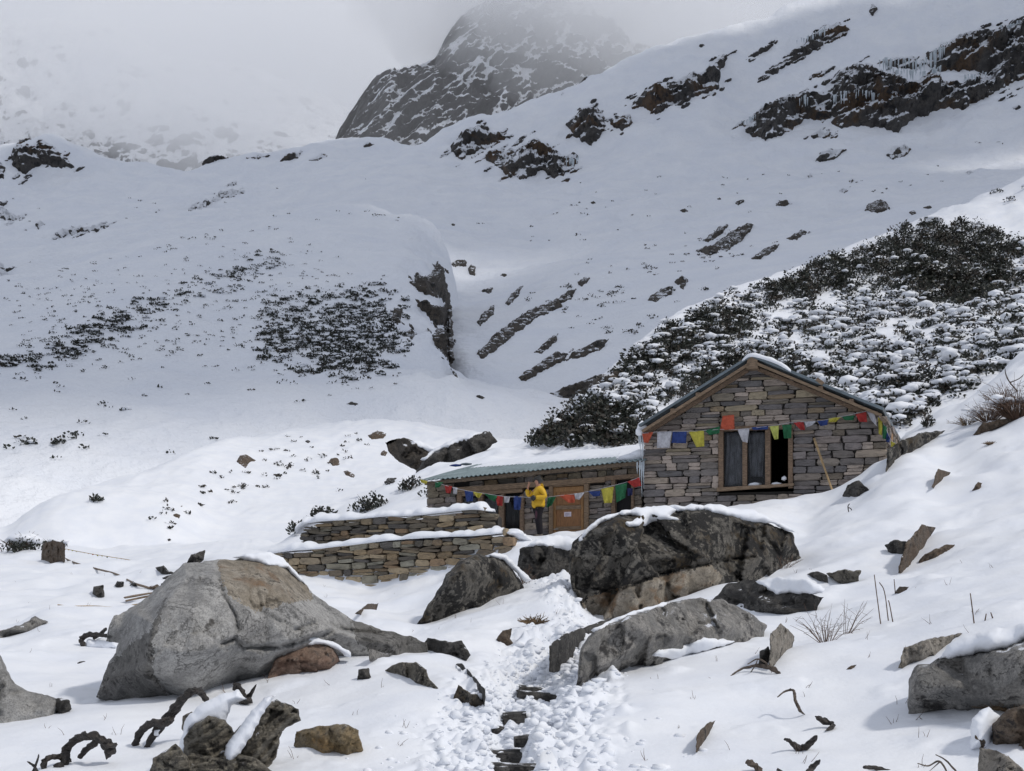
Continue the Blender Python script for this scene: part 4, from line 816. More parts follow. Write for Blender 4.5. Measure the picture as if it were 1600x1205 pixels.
for k, (pl, T, lb) in enumerate(er_):
    if any(z in lb for z in ('rib', 'ledge', 'band', 'slab', 'crag')): c0 = np.array(pl, float).mean(0); pl = [tuple(c0+(np.array(z)-c0)*np.array([1.15, 1.4])) for z in pl]
    outcrop('boulder' if 'boulder' in lb else ('rock' if 'stone' in lb or 'small' in lb or 'lone' in lb or 'tiny' in lb else 'rock_outcrop'), pl, T, 'hill_rock' if pl[0][1] > 300 else 'cliff', lb, ('slope', 'shrubhill'), cat='boulder' if 'boulder' in lb else 'rock', h=1.9, seed=200+k, strata=(.5, .87), relief=.7, jit=2.6 if np.ptp([z[0] for z in pl]) > 24 else 1.2)
C_ = ('slope',)
cl = [([(700, 240), (708, 222), (722, 208), (752, 196), (768, 200), (762, 212), (785, 208), (800, 215), (786, 222), (765, 228), (745, 238), (722, 250)], 5, 'leftmost crag of the skyline ridge'),
      ([(755, 243), (775, 230), (800, 236), (820, 222), (838, 214), (848, 222), (868, 232), (880, 245), (905, 238), (905, 252), (893, 268), (868, 283), (845, 268), (822, 282), (795, 278), (775, 262)], 7, 'broken crag with brown ledges under the leftmost skyline crag'),
      ([(883, 192), (900, 178), (922, 168), (945, 170), (948, 195), (940, 215), (925, 229), (905, 220), (890, 208)], 7, 'blunt black cliff in the middle of the ridge'),
      ([(950, 190), (962, 180), (982, 180), (991, 192), (972, 206), (958, 200)], 4, 'small crag right of the blunt black cliff'),
      ([(982, 168), (996, 150), (1018, 138), (1045, 126), (1075, 118), (1105, 108), (1122, 92), (1130, 74), (1136, 88), (1128, 112), (1125, 140), (1100, 150), (1068, 162), (1042, 172), (1025, 182), (1004, 172)], 8, 'brown capped cliff band at the right of the ridge'),
      ([(1156, 196), (1172, 180), (1200, 166), (1225, 155), (1250, 148), (1280, 143), (1298, 122), (1330, 108), (1362, 106), (1400, 118), (1450, 122), (1500, 128), (1540, 118), (1560, 124), (1545, 150), (1510, 170), (1470, 172), (1420, 192), (1395, 208), (1350, 198), (1320, 204), (1288, 192), (1262, 188), (1232, 208), (1196, 222), (1168, 212)], 11, 'huge black and brown cliff with icicles on the right mountainside'),
      ([(1370, 95), (1410, 86), (1440, 92), (1470, 66), (1505, 56), (1545, 50), (1575, 36), (1610, 20), (1670, 0), (1690, 70), (1640, 95), (1600, 125), (1560, 142), (1535, 158), (1525, 140), (1550, 118), (1500, 112), (1465, 114), (1450, 104), (1405, 112)], 11, 'upper cliff band hung with long ice curtains at the right edge'),
      ([(1196, 114), (1218, 98), (1245, 74), (1262, 58), (1290, 40), (1318, 38), (1332, 48), (1310, 56), (1290, 68), (1262, 88), (1230, 104), (1205, 118)], 6, 'slanting iced crag above the huge cliff'),
      ([(1164, 94), (1185, 78), (1212, 66), (1205, 76), (1180, 90)], 3.5, 'thin brown ledge left of the slanting iced crag'), ([(1356, 20), (1362, 4), (1372, 12), (1364, 28)], 4, 'small dark crag at the top edge of the photo'),
      ([(1260, 212), (1285, 204), (1310, 208), (1300, 214), (1285, 218), (1268, 216)], 3, 'low dark ledges under the huge cliff'),
      ([(1086, 72), (1096, 68), (1106, 70), (1098, 76)], 3, 'small dark slab on the upper ridge'), ([(905, 128), (918, 118), (932, 116), (918, 124)], 3, 'small dark patch of rock on the ridge crest'),
      ([(1268, 122), (1290, 108), (1312, 100), (1300, 112), (1282, 122)], 3, 'narrow ledge on top of the huge cliff'),
      ([(14, 240), (28, 226), (50, 226), (70, 220), (88, 232), (108, 246), (116, 262), (92, 266), (70, 258), (52, 262), (42, 278), (28, 270), (18, 256)], 4.5, 'craggy top of the far left knoll'),
      ([(-20, 262), (2, 250), (9, 262), (6, 280), (-20, 285)], 3.5, 'black crag at the left edge below the knoll'), ([(302, 320), (322, 314), (345, 302), (362, 292), (376, 298), (362, 308), (335, 316), (312, 325)], 3.2, 'slanting ledges on the slope left of the basin'),
      ([(86, 366), (108, 360), (134, 355), (170, 352), (150, 362), (118, 367), (95, 371)], 2.8, 'long low ledge under the far left knoll'), ([(56, 352), (62, 342), (72, 350), (60, 360)], 2, 'small crag left of the long low ledge'),
      ([(-20, 320), (0, 318), (14, 330), (36, 342), (20, 346), (-20, 340)], 3, 'dark ledges at the left edge'), ([(-20, 410), (4, 412), (16, 432), (8, 444), (-20, 436)], 3, 'black rock at the left edge above the shaded hill')]
def cliffthing(k, pl, T, lb, keys, mat, h, ang, n, jit, name, cat, mpx):
    p = np.array(pl, float); r_ = np.random.RandomState(900+k); cx_, cy_ = p.mean(0); hh_ = hit(cx_, p[:, 1].max(), keys) or hit(cx_, cy_, keys)
    if n == 0 or not hh_: return outcrop(name, pl, T, mat, lb, keys, cat=cat, h=h, seed=300+k, strata=ang, relief=1.1, jit=jit)
    root = empty(name, hh_[0], lb, cat)
    outcrop('rock_face', pl, T, mat, None, keys, h=h, seed=300+k, strata=ang, relief=1.1, jit=jit, parent=root)
    for i in range(n):
        j = r_.randint(len(pl)); t = r_.rand(); e = p[j]*(1-t)+p[(j+1) % len(pl)]*t; e = cx_+(e[0]-cx_)*r_.uniform(1.0, 1.22), cy_+(e[1]-cy_)*r_.uniform(1.0, 1.35)
        L_ = r_.uniform(5, 17)*mpx; w = r_.uniform(1.6, 4.2)*mpx; dx, dy = ang[1], -ang[0]
        q = [(e[0]+dx*L_*a+dy*w*b*-1, e[1]+dy*L_*a+dx*w*b) for a, b in ((-1, .1), (-.5, -.8), (.1, -1), (.6, -.6), (1, 0), (.4, .7), (-.3, .9))]
        outcrop('ledge', q, T*.35, mat, None, keys, h=1.9, seed=500+k*20+i, strata=ang, relief=.8, jit=1.8, parent=root)
for k, (pl, T, lb) in enumerate(cl):
    w_ = np.ptp(np.array(pl, float)[:, 0]); cliffthing(k, pl, T, lb, C_, 'cliff', 2.1, (.45, .9), int(min(16, w_/9)) if w_ > 34 else 0, 5 if w_ > 60 else 3., 'cliff' if 'cliff' in lb else 'rock_outcrop', 'cliff' if 'cliff' in lb else 'rock outcrop', 1.)

for fn_ in LATE: fn_()

# ------------------------------------------------------------------ shrubs
def leafclump(rs, n, rad, hgt, leaf, upright=.5):
    """n leaf-shaped quads spread through a low dome"""
    a = rs.uniform(0, 2*np.pi, n); r = np.sqrt(rs.uniform(0, 1, n)); zz = rs.uniform(.05, 1, n)*np.sqrt(1-.85*r**2)
    c = np.stack([r*np.cos(a)*rad, r*np.sin(a)*rad, zz*hgt], 1)
    u = rs.normal(size=(n, 3)); u[:, 2] = np.abs(u[:, 2])*upright*2; u[:, :2] += c[:, :2]/rad*.9; u /= np.linalg.norm(u, axis=1)[:, None]
    w = np.cross(u, rs.normal(size=(n, 3))); w /= np.linalg.norm(w, axis=1)[:, None]; L = leaf*rs.uniform(.6, 1.3, n)[:, None]; W = L*.32
    return np.stack([c-u*L*.5, c+w*W, c+u*L*.6, c-w*W], 1).reshape(-1, 3)
def pillow(rs, sub=1):
    import bmesh
    bm = bmesh.new(); bmesh.ops.create_icosphere(bm, subdivisions=sub, radius=1); v = np.array([x.co[:] for x in bm.verts]); f = np.array([[x.index for x in q.verts] for q in bm.faces]); bm.free()
    v = v*(1+.5*noise3(v*1.3+rs.uniform(0, 50)))[:, None]; return v, f
PL = [pillow(np.random.RandomState(s)) for s in range(8)]
class Scatter:
    def __init__(s): s.L = []; s.B = []; s.SV = []; s.SF = []; s.nv = 0
    def clump(s, p, rs, rad, hgt, n, leaf, snow=1, brown=.15, up=.5):
        v = leafclump(rs, n, rad, hgt*(.85 if snow else 1), leaf, up)+np.array(p); (s.B if rs.rand() < brown else s.L).append(v)
        for k in range(snow):      # snow lies on the uphill top of the shrub, leaves show below and in front
            sv, sf = PL[rs.randint(8)]
            if k == 0: w = rad*rs.uniform(.35, .92)*(.55 if n > 40 else 1); o = np.array([rs.uniform(-.3, .3)*rad, .3*rad, hgt*rs.uniform(.62, .85)]); sc = np.array([w*rs.uniform(.8, 1.5), w*.9, w*rs.uniform(.30, .55)])
            else: w = rad*rs.uniform(.15, .4); o = np.array([rs.uniform(-1, 1)*rad, rs.uniform(-.3, .5)*rad, hgt*rs.uniform(.3, .8)]); sc = np.array([w*rs.uniform(.9, 2), w, w*rs.uniform(.4, .7)])
            s.SV.append(sv*sc+o+np.array(p)); s.SF.append(sf+s.nv); s.nv += len(sv)
    def build(s, name, label, parent=None, kind='stuff', cat=None, group=None, lm='leaf', bm='leaf_brown'):
        def leaves(L, nm, mt, par, **kw):
            v = np.concatenate(L); return meshobj(nm, v, np.arange(len(v)).reshape(-1, 4), M[mt], par, **kw)
        out = []
        if s.L: out.append(leaves(s.L, name, lm, parent, kind=kind, label=label if not parent else None, cat=cat))
        if s.B: out.append(leaves(s.B, name+'_brown' if not parent else name, bm, parent, kind=kind, label='brownish '+label if label and not parent else None, cat=cat))
        if s.SV: out.append(meshobj('snow_on_'+name if not parent else 'snow', np.concatenate(s.SV), np.concatenate(s.SF), M['snow_cap'], parent, smooth=True, kind=kind if parent is None or kind else None, label=('snow lying on the '+label) if label and not parent else None))
        return out
def scatter(sc, polys, keys, rs, step, rad, hgt, n, leaf, snow, thr=-.1, nsc=.02, brown=.15, up=.5, dens=1., soft=34):
    """polys: [(poly, density)]"""
    for poly, d in polys:
        p = np.array(poly, float); x0, y0 = p.min(0); x1, y1 = p.max(0)
        cnt = int((x1-x0)*(y1-y0)/step**2*dens); xs = rs.uniform(x0, x1, cnt); ys = rs.uniform(y0, y1, cnt)
        ok = inpoly(xs, ys, poly); nz = fbm(np.stack([xs*nsc, ys*nsc*2.2, xs*0+3.7], -1), 4, .6)
        dd = segdist(xs, ys, [tuple(z) for z in poly]+[tuple(poly[0])])
        ok &= (nz*1.05+.12*rs.normal(size=cnt)-.42*(1-sstep(0, soft, dd)) > thr+(1-d)*.55)
        for x, y in zip(xs[ok], ys[ok]):
            h = hit(x, y, keys)
            if not h or h[0].y > 600: continue
            k = rs.uniform(.6, 1.25); ns = snow(rs, x, y) if callable(snow) else snow
            sc.clump(h[0], rs, rad*k, hgt*k*rs.uniform(.7, 1.3), n, leaf, ns, brown, up)
rs = np.random.RandomState(5)
sc = Scatter()
ridge = [(860, 668), (900, 630), (945, 590), (1000, 542), (1060, 497), (1120, 466), (1200, 440), (1262, 417), (1340, 383), (1400, 366), (1450, 344), (1530, 350), (1600, 372), (1640, 420), (1640, 560), (1560, 590), (1500, 622), (1440, 650), (1390, 690), (1300, 640), (1180, 560), (1100, 600), (1000, 665), (1000, 700), (840, 706), (820, 690)]
core_dark = [(1180, 455), (1262, 418), (1340, 390), (1440, 348), (1520, 352), (1590, 380), (1600, 430), (1560, 470), (1480, 480), (1420, 460), (1340, 445), (1290, 470), (1200, 480)]
core2 = [(1000, 545), (1060, 505), (1130, 480), (1200, 490), (1180, 520), (1080, 560), (1000, 600), (930, 625), (950, 600)]
core3 = [(830, 700), (870, 655), (920, 632), (975, 640), (1010, 660), (1000, 702)]
core4 = [(1020, 640), (1080, 590), (1150, 560), (1230, 560), (1290, 590), (1300, 610), (1180, 600), (1120, 610)]
def sn_c(rs, x, y): return int(rs.rand() < (.12 if inpoly(np.array([x]), np.array([y]), core_dark)[0] or y > 635 and x < 1010 else (.75 if y > 470 else .5)))+0
K1 = ('shrubhill',)
scatter(sc, [(ridge, .85)], K1, rs, 7.2, .50, .60, 30, .19, sn_c, thr=-.22, nsc=.04, brown=.22, soft=14)
scatter(sc, [(core_dark, 1), (core2, 1), (core3, 1.1), (core4, .9)], K1, rs, 6.4, .58, .85, 44, .21, lambda r, x, y: int(r.rand() < .16), thr=-.30, nsc=.03, brown=.25, soft=22)
scatter(sc, [([(1400, 360), (1450, 338), (1520, 312), (1600, 280), (1660, 262), (1660, 300), (1600, 310), (1520, 338), (1450, 352)], .5), ([(1580, 500), (1650, 480), (1650, 600), (1600, 590)], .9)], K1, rs, 9, .6, .45, 26, .2, lambda r, x, y: 1, thr=-.1, nsc=.03)
scatter(sc, [([(400, 862), (430, 835), (480, 805), (520, 800), (560, 790), (620, 765), (660, 745), (668, 790), (560, 812), (480, 830), (440, 858)], .55)], K1, rs, 8.5, .40, .36, 24, .15, lambda r, x, y: int(r.rand() < .4), thr=-.05, nsc=.05)
scatter(sc, [([(700, 715), (760, 700), (830, 680), (830, 705), (760, 712)], .6)], K1, rs, 8, .35, .32, 20, .14, lambda r, x, y: 1, thr=-.1, nsc=.05)
sc.build('shrub_cover', 'snowy evergreen shrubs covering the right hillside')
# far hill
sc = Scatter(); KH = ('hill', 'slope', 'bank')
none = lambda r, x, y: int(r.rand() < .25)
scatter(sc, [([(395, 480), (440, 455), (520, 440), (600, 440), (640, 470), (650, 540), (600, 600), (540, 605), (460, 590), (400, 560)], .80)], KH, rs, 3.1, .50, .38, 15, .26, none, thr=-.22, nsc=.06, soft=50)
scatter(sc, [([(60, 540), (170, 480), (240, 455), (330, 425), (400, 390), (450, 385), (450, 410), (400, 450), (300, 470), (260, 500), (180, 535), (100, 575), (-20, 590), (-20, 555)], .62)], KH, rs, 3.1, .50, .36, 14, .26, none, thr=-.34, nsc=.055, soft=40)
scatter(sc, [([(-20, 400), (250, 385), (450, 350), (560, 390), (640, 430), (660, 600), (520, 640), (300, 600), (-20, 640)], .5)], KH, rs, 5.0, .34, .24, 7, .2, lambda r, x, y: 0, thr=-.04, nsc=.07, soft=60)
scatter(sc, [([(-30, 470), (55, 455), (60, 478), (-30, 505)], .8), ([(140, 598), (230, 588), (240, 608), (140, 622)], .3), ([(-20, 420), (130, 400), (110, 445), (-20, 440)], .2), ([(160, 640), (210, 632), (210, 662), (170, 662)], .7), ([(-20, 670), (100, 655), (170, 675), (150, 700), (60, 720), (-20, 735)], .55), ([(290, 680), (345, 675), (350, 700), (300, 700)], .5), ([(600, 500), (650, 490), (660, 560), (610, 590)], .3)], KH, rs, 5.2, .55, .36, 12, .28, none, thr=.02, nsc=.05)
# faint tufts on the slopes behind
scatter(sc, [([(860, 400), (960, 365), (1100, 340), (1200, 350), (1330, 345), (1400, 345), (1250, 410), (1100, 440), (980, 500), (880, 560), (840, 520), (760, 500), (800, 440)], .18), ([(1060, 370), (1180, 350), (1190, 390), (1090, 400)], .6), ([(900, 530), (1000, 480), (1080, 440), (1200, 420), (1080, 480), (960, 560), (900, 590)], .45)], ('slope',), rs, 4.2, .55, .34, 9, .27, lambda r, x, y: 0, thr=-.06, nsc=.045, brown=.4)
scatter(sc, [([(560, 300), (700, 330), (850, 300), (1000, 260), (1150, 250), (1400, 230), (1600, 180), (1600, 270), (1400, 330), (1100, 350), (900, 400), (760, 420), (700, 380)], .12), ([(-20, 300), (150, 290), (400, 270), (620, 250), (600, 300), (400, 340), (100, 380), (-20, 390)], .14)], ('slope',), rs, 6, .6, .3, 6, .45, lambda r, x, y: 0, thr=-.02, nsc=.05, brown=.5)
scatter(sc, [([(-20, 560), (400, 560), (640, 600), (700, 650), (300, 720), (-20, 760)], .1), ([(200, 360), (620, 330), (640, 430), (300, 420), (-20, 470)], .04)], KH, rs, 5.5, .4, .26, 8, .24, lambda r, x, y: 0, thr=.1, nsc=.04)
# heath on the sunlit bank
scatter(sc, [([(340, 720), (460, 680), (520, 670), (650, 665), (560, 740), (520, 780), (450, 770), (380, 800), (250, 850), (200, 800)], .12), ([(420, 690), (470, 676), (470, 700), (430, 710)], .8), ([(530, 745), (560, 735), (580, 770), (545, 780)], .5)], ('bank',), rs, 3.6, .20, .20, 9, .15, lambda r, x, y: 0, thr=-.12, nsc=.07, brown=.7)
scatter(sc, [([(90, 430), (110, 405), (250, 372), (400, 338), (520, 318), (640, 335), (640, 352), (520, 345), (400, 366), (250, 402), (120, 436)], .45)], ('hill',), rs, 5, .5, .3, 9, .27, lambda r, x, y: 0, thr=0., nsc=.06, soft=6)
sc.build('heath_cover', 'low dark heath and shrubs scattered over the far snowy hill')

# single shrubs one can tell apart
def shrub(px, py, keys, rad, hgt, n, leaf, snow, label, seed, name='shrub', lm='leaf'):
    h = hit(px, py, keys)
    if not h: return
    r = np.random.RandomState(seed); root = empty(name, h[0], label, 'shrub')
    s = Scatter(); k = max(1, int(n/40))
    for i in range(k):
        a = r.uniform(0, 6.28); d = rad*.6*math.sqrt(r.rand()) if i else 0
        pp = h[0]+Vector((math.cos(a)*d, math.sin(a)*d*.6, -.02)); g = gz(pp.x, pp.y, keys[0]); pp.z = max(pp.z-.3, g) if abs(g-pp.z) < 2 else pp.z
        s.clump(pp, r, rad*.55, hgt*r.uniform(.7, 1.1), 40, leaf, int(r.rand() < snow), 0, .8)
    v = np.concatenate(s.L); meshobj('leaves', v, np.arange(len(v)).reshape(-1, 4), M[lm], root)
    if s.SV: meshobj('snow_dusting', np.concatenate(s.SV), np.concatenate(s.SF), M['snow_cap'], root, smooth=True, kind='stuff')
    b = MB()
    for i in range(9):
        a = r.uniform(0, 6.28); e = h[0]+Vector((math.cos(a)*rad*.6, math.sin(a)*rad*.6, hgt*r.uniform(.5, .95))); b.add(*tube([h[0], (h[0]+e)/2+Vector((0, 0, .03)), e], [.02*rad+.006, .015*rad+.004, .004], 4))
    b.obj('stems', M['bark'], root)
gb = ('ground', 'bank')
shrub(28, 862, gb, 1.35, .75, 420, .16, .55, 'snow dusted shrub at the left edge below the sunlit crest', 1)
shrub(40, 845, gb, 1.0, .5, 240, .16, .6, 'smaller snow dusted shrub just behind the one at the left edge', 2)
shrub(80, 856, gb, .75, .5, 200, .14, .7, 'shrub growing on the square rust brown rock', 3)
shrub(575, 798, K1, 1.0, .75, 380, .15, .1, 'dense dark bush above the left end of the stone walls', 4)
shrub(500, 812, K1, .8, .6, 300, .15, .15, 'ragged dark bush left of the dense bush above the stone walls', 5)
shrub(470, 830, K1, .7, .55, 240, .15, .2, 'dark bush lowest on the little slope left of the walls', 6)
shrub(640, 765, K1, .7, .6, 240, .14, .15, 'dark bush close behind the left corner of the low hut', 7)
shrub(148, 783, gb, .6, .35, 120, .15, .1, 'small dark shrub on the crest of the sunlit bank', 8)
shrub(1448, 668, ('ground',), .32, .5, 120, .10, 0, 'little leafy shrub beside the long dark rock right of the gabled hut', 9)
shrub(1405, 618, ('ground', 'shrubhill'), .3, .35, 80, .11, 0, 'sparse shrub on the snow above the gabled hut roof end', 10)
shrub(985, 796, ('ground',), .5, .75, 300, .09, .1, 'grey dry bush in the corner between the two huts', 11, lm='drygrass')
def twiggy(px, py, keys, rad, hgt, n, label, seed, mat='twig', lean=0, th=.006, name='bare_shrub', snow=0):
    h = hit(px, py, keys)
    if not h: return
    r = np.random.RandomState(seed); root = empty(name, h[0], label, 'shrub' if 'shrub' in name else 'plant'); b = MB()
    for i in range(n):
        a = r.uniform(0, 6.28); d = rad*r.uniform(.2, 1); e = Vector((math.cos(a)*d+lean*r.uniform(.3, 1), math.sin(a)*d*.7, hgt*r.uniform(.4, 1)*(1.1-.5*d/rad)))
        o = h[0]+Vector((math.cos(a)*rad*.12, math.sin(a)*rad*.12, -.03)); m_ = o+e*.5+Vector((r.normal()*.06*rad, r.normal()*.06*rad, .08*hgt)); b.add(*tube([o, m_, o+e], [th, th*.8, th*.3], 3))
        for j in range(2):
            t = r.uniform(.4, .95); s = o+e*t; w = Vector((r.normal(), r.normal(), abs(r.normal())))*.16*hgt; b.add(*tube([s, s+w], [th*.55, th*.25], 3))
    b.obj('branches', M[mat], root)
    if snow:
        s = Scatter()
        for i in range(snow): s.clump(h[0]+Vector((r.normal()*rad*.45, r.normal()*rad*.3, hgt*.15)), r, rad*.3, hgt*.4, 1, .05, 1, 0)
        meshobj('snow_dusting', np.concatenate(s.SV), np.concatenate(s.SF), M['snow_cap'], root, smooth=True, kind='stuff')
G = ('ground',)
twiggy(1588, 655, G, 1.0, 1.15, 170, 'large bare brown shrub full of snow at the right edge', 21, th=.011, snow=14)
twiggy(1545, 660, G, .8, .7, 90, 'lower bare shrub left of the large one at the right edge', 22, th=.009, snow=7)
twiggy(1510, 664, G, .5, .35, 50, 'thin dry shrub at the left end of the shrubs on the right', 23, 'drygrass', th=.008, snow=3)
twiggy(245, 965, G, .55, .26, 60, 'spreading tuft of dry grass on the snow left of the huge pale boulder', 24, 'straw', th=.006, name='grass_tuft')
twiggy(836, 976, G, .26, .20, 90, 'dry brown grass tuft left of the upper path', 25, 'drygrass', th=.01, name='grass_tuft')
twiggy(1548, 694, G, .22, .12, 60, 'small round tuft of dry grass below the curved brown rock', 26, 'drygrass', th=.009, name='grass_tuft')
twiggy(1290, 1003, G, .42, .5, 26, 'thin dry stems standing right of the upright mottled stone', 27, th=.0045, name='dry_stems')
twiggy(1322, 990, G, .25, .55, 9, 'dry seed stalks leaning right above the thin dry stems', 28, lean=.15, th=.0045, name='dry_stems')
twiggy(1225, 888, G, .4, .4, 16, 'dry stems hanging over the right end of the largest dark boulder', 29, th=.006, name='dry_stems')
twiggy(820, 912, G, .3, .45, 16, 'dry reddish stems beside the dark wedge-shaped boulder', 30, th=.007, name='dry_stems')
twiggy(1580, 1108, G, .3, .14, 90, 'dark grass on top of the peaty hummock', 31, 'drygrass', th=.005, name='grass_tuft')
twiggy(408, 1052, G, .12, .16, 10, 'tiny twigs above the antler-like stump', 32, th=.003, name='dry_stems')
def stick(pts, r, label, mat='twig', name='twig', Y=None, cat='twig', seg=5):
    """pts in pixels; the first one stands in the snow"""
    h = hit(pts[0][0], pts[0][1], G); y = (h[0].y if h else 20.) if Y is None else Y
    P3 = [P(p[0], p[1], y+(p[2] if len(p) > 2 else 0)) for p in pts]; n = len(P3); P3 = catmull(P3, 4) if n > 2 else P3
    rr = interp(None, r if hasattr(r, '__len__') else [r, r*.5], len(P3))
    v, f = tube(P3, rr, seg, .12, 3); return meshobj(name, v, f, M[mat], label=label, cat=cat)
for k, (pts, lb) in enumerate([([(1376, 975), (1370, 930), (1366, 898)], 'left of three tall bare stalks on the right slope'), ([(1388, 970), (1382, 925), (1374, 910)], 'forked middle stalk of the three on the right slope'),
        ([(1395, 972), (1390, 945), (1388, 938)], 'short stalk at the foot of the three tall stalks'), ([(1399, 928), (1397, 905)], 'short bare stalk above the three tall ones'), ([(1522, 974), (1519, 950), (1516, 927)], 'single straight dark stalk in open snow at the right'),
        ([(1539, 970), (1541, 959)], 'left of two tiny stalks near the straight dark stalk'), ([(1551, 966), (1548, 957)], 'right of two tiny stalks near the straight dark stalk')]):
    stick(pts, [.008, .006], lb)

# ------------------------------------------------------------------ buildings
class Plane:
    def __init__(s, A, B):
        s.O = np.array([A[0], A[1]]); d = np.array([B[0]-A[0], B[1]-A[1]], float); s.L = np.hypot(*d); s.a = d/s.L; s.n = np.array([s.a[1], -s.a[0]])  # outward, to the camera side
        if s.n[1] > 0: s.n = -s.n
        s.yaw = math.atan2(s.a[1], s.a[0])
    def st(s, px, py, d=0.):
        """pixel -> (s, z) on the plane shifted outward by d"""
        v = np.array([(px-CX)/F, 1.]); o = s.O+s.n*d; t = (o@s.n)/(v@s.n); w = v*t
        return float((w-o)@s.a), float((H0-py)/F*t)
    def W(s, u, z, d=0.): q = s.O+s.a*u+s.n*d; return np.array([q[0], q[1], z])
    def prism(s, pts, d0, d1):
        """polygon of (s, z), extruded from depth d0 to d1 (outward positive)"""
        pts = list(pts); ar = sum(pts[i][0]*pts[(i+1) % len(pts)][1]-pts[(i+1) % len(pts)][0]*pts[i][1] for i in range(len(pts)))
        if ar < 0: pts = pts[::-1]
        if d0 > d1: d0, d1 = d1, d0
        n = len(pts); v = [s.W(u, z, d1) for u, z in pts]+[s.W(u, z, d0) for u, z in pts]
        return v, [tuple(range(n)), tuple(range(2*n-1, n-1, -1))]+[(i, i+n, (i+1) % n+n, (i+1) % n) for i in range(n)]
    def pp(s, pix, d0, d1, at=None): 
        at = max(d0, d1) if at is None else at
        return s.prism([s.st(x, y, at) for x, y in pix], d0, d1)
def beam(pl, name, pix, d0, d1, mat, parent, **kw):
    v, f = pl.pp(pix, d0, d1); return meshobj(name, v, f, M[mat], parent, **kw)
def bar(pl, name, p0, p1, w, d0, d1, mat, parent, **kw):
    """straight timber between two pixels, w metres wide"""
    a = np.array(pl.st(*p0, max(d0, d1))); b = np.array(pl.st(*p1, max(d0, d1))); t = (b-a)/np.hypot(*(b-a)); n = np.array([-t[1], t[0]])*w/2
    v, f = pl.prism([a-n, b-n, b+n, a+n], d0, d1); return meshobj(name, v, f, M[mat], parent, **kw)

def stone_mesh(seed, cr=.90, jj=.085):
    rs_ = np.random.RandomState(seed); g = [-1, 0, 1]; idx = {}; v = []
    for x in g:
        for y in g:
            for z in g:
                if x == y == z == 0: continue
                p = np.array([x, y, z], float); k = np.abs(p).sum(); p = p*(1 if k == 1 else ((cr+1)/2+.015 if k == 2 else cr)); p += rs_.uniform(-jj, jj, 3)*np.array([1.1, .8, 1.5]); idx[(x, y, z)] = len(v); v.append(p*.5)
    f = []
    for ax in range(3):
        for s_ in (-1, 1):
            o = [i for i in range(3) if i != ax]
            for i in (-1, 0):
                for j in (-1, 0):
                    q = []
                    for (di, dj) in ((0, 0), (1, 0), (1, 1), (0, 1)):
                        k = [0, 0, 0]; k[ax] = s_; k[o[0]] = i+di; k[o[1]] = j+dj; q.append(idx[tuple(k)])
                    a, b, c = (v[q[t]] for t in range(3)); nn = np.cross(b-a, c-a)
                    if nn[ax]*s_ < 0: q = q[::-1]
                    f.append(tuple(q))
    return v, f
SV = [stone_mesh(s_) for s_ in range(28)]+[stone_mesh(s_, .86, .12) for s_ in range(28, 56)]
SM = {}
def stone_data(k, mat):
    if (k, mat) not in SM:
        me = bpy.data.meshes.new('stone'); me.from_pydata([list(x) for x in SV[k][0]], [], SV[k][1]); me.materials.append(M[mat]); SM[(k, mat)] = me
    return SM[(k, mat)]
def spans(poly, z, slope=0., s0=0.):
    xs = []
    n = len(poly)
    for i in range(n):
        (u1, z1), (u2, z2) = poly[i], poly[(i+1) % n]; a = z1-slope*(u1-s0)-z; b = z2-slope*(u2-s0)-z
        if (a > 0) != (b > 0): t = a/(a-b); xs.append(u1+t*(u2-u1))
    xs.sort(); return list(zip(xs[::2], xs[1::2]))
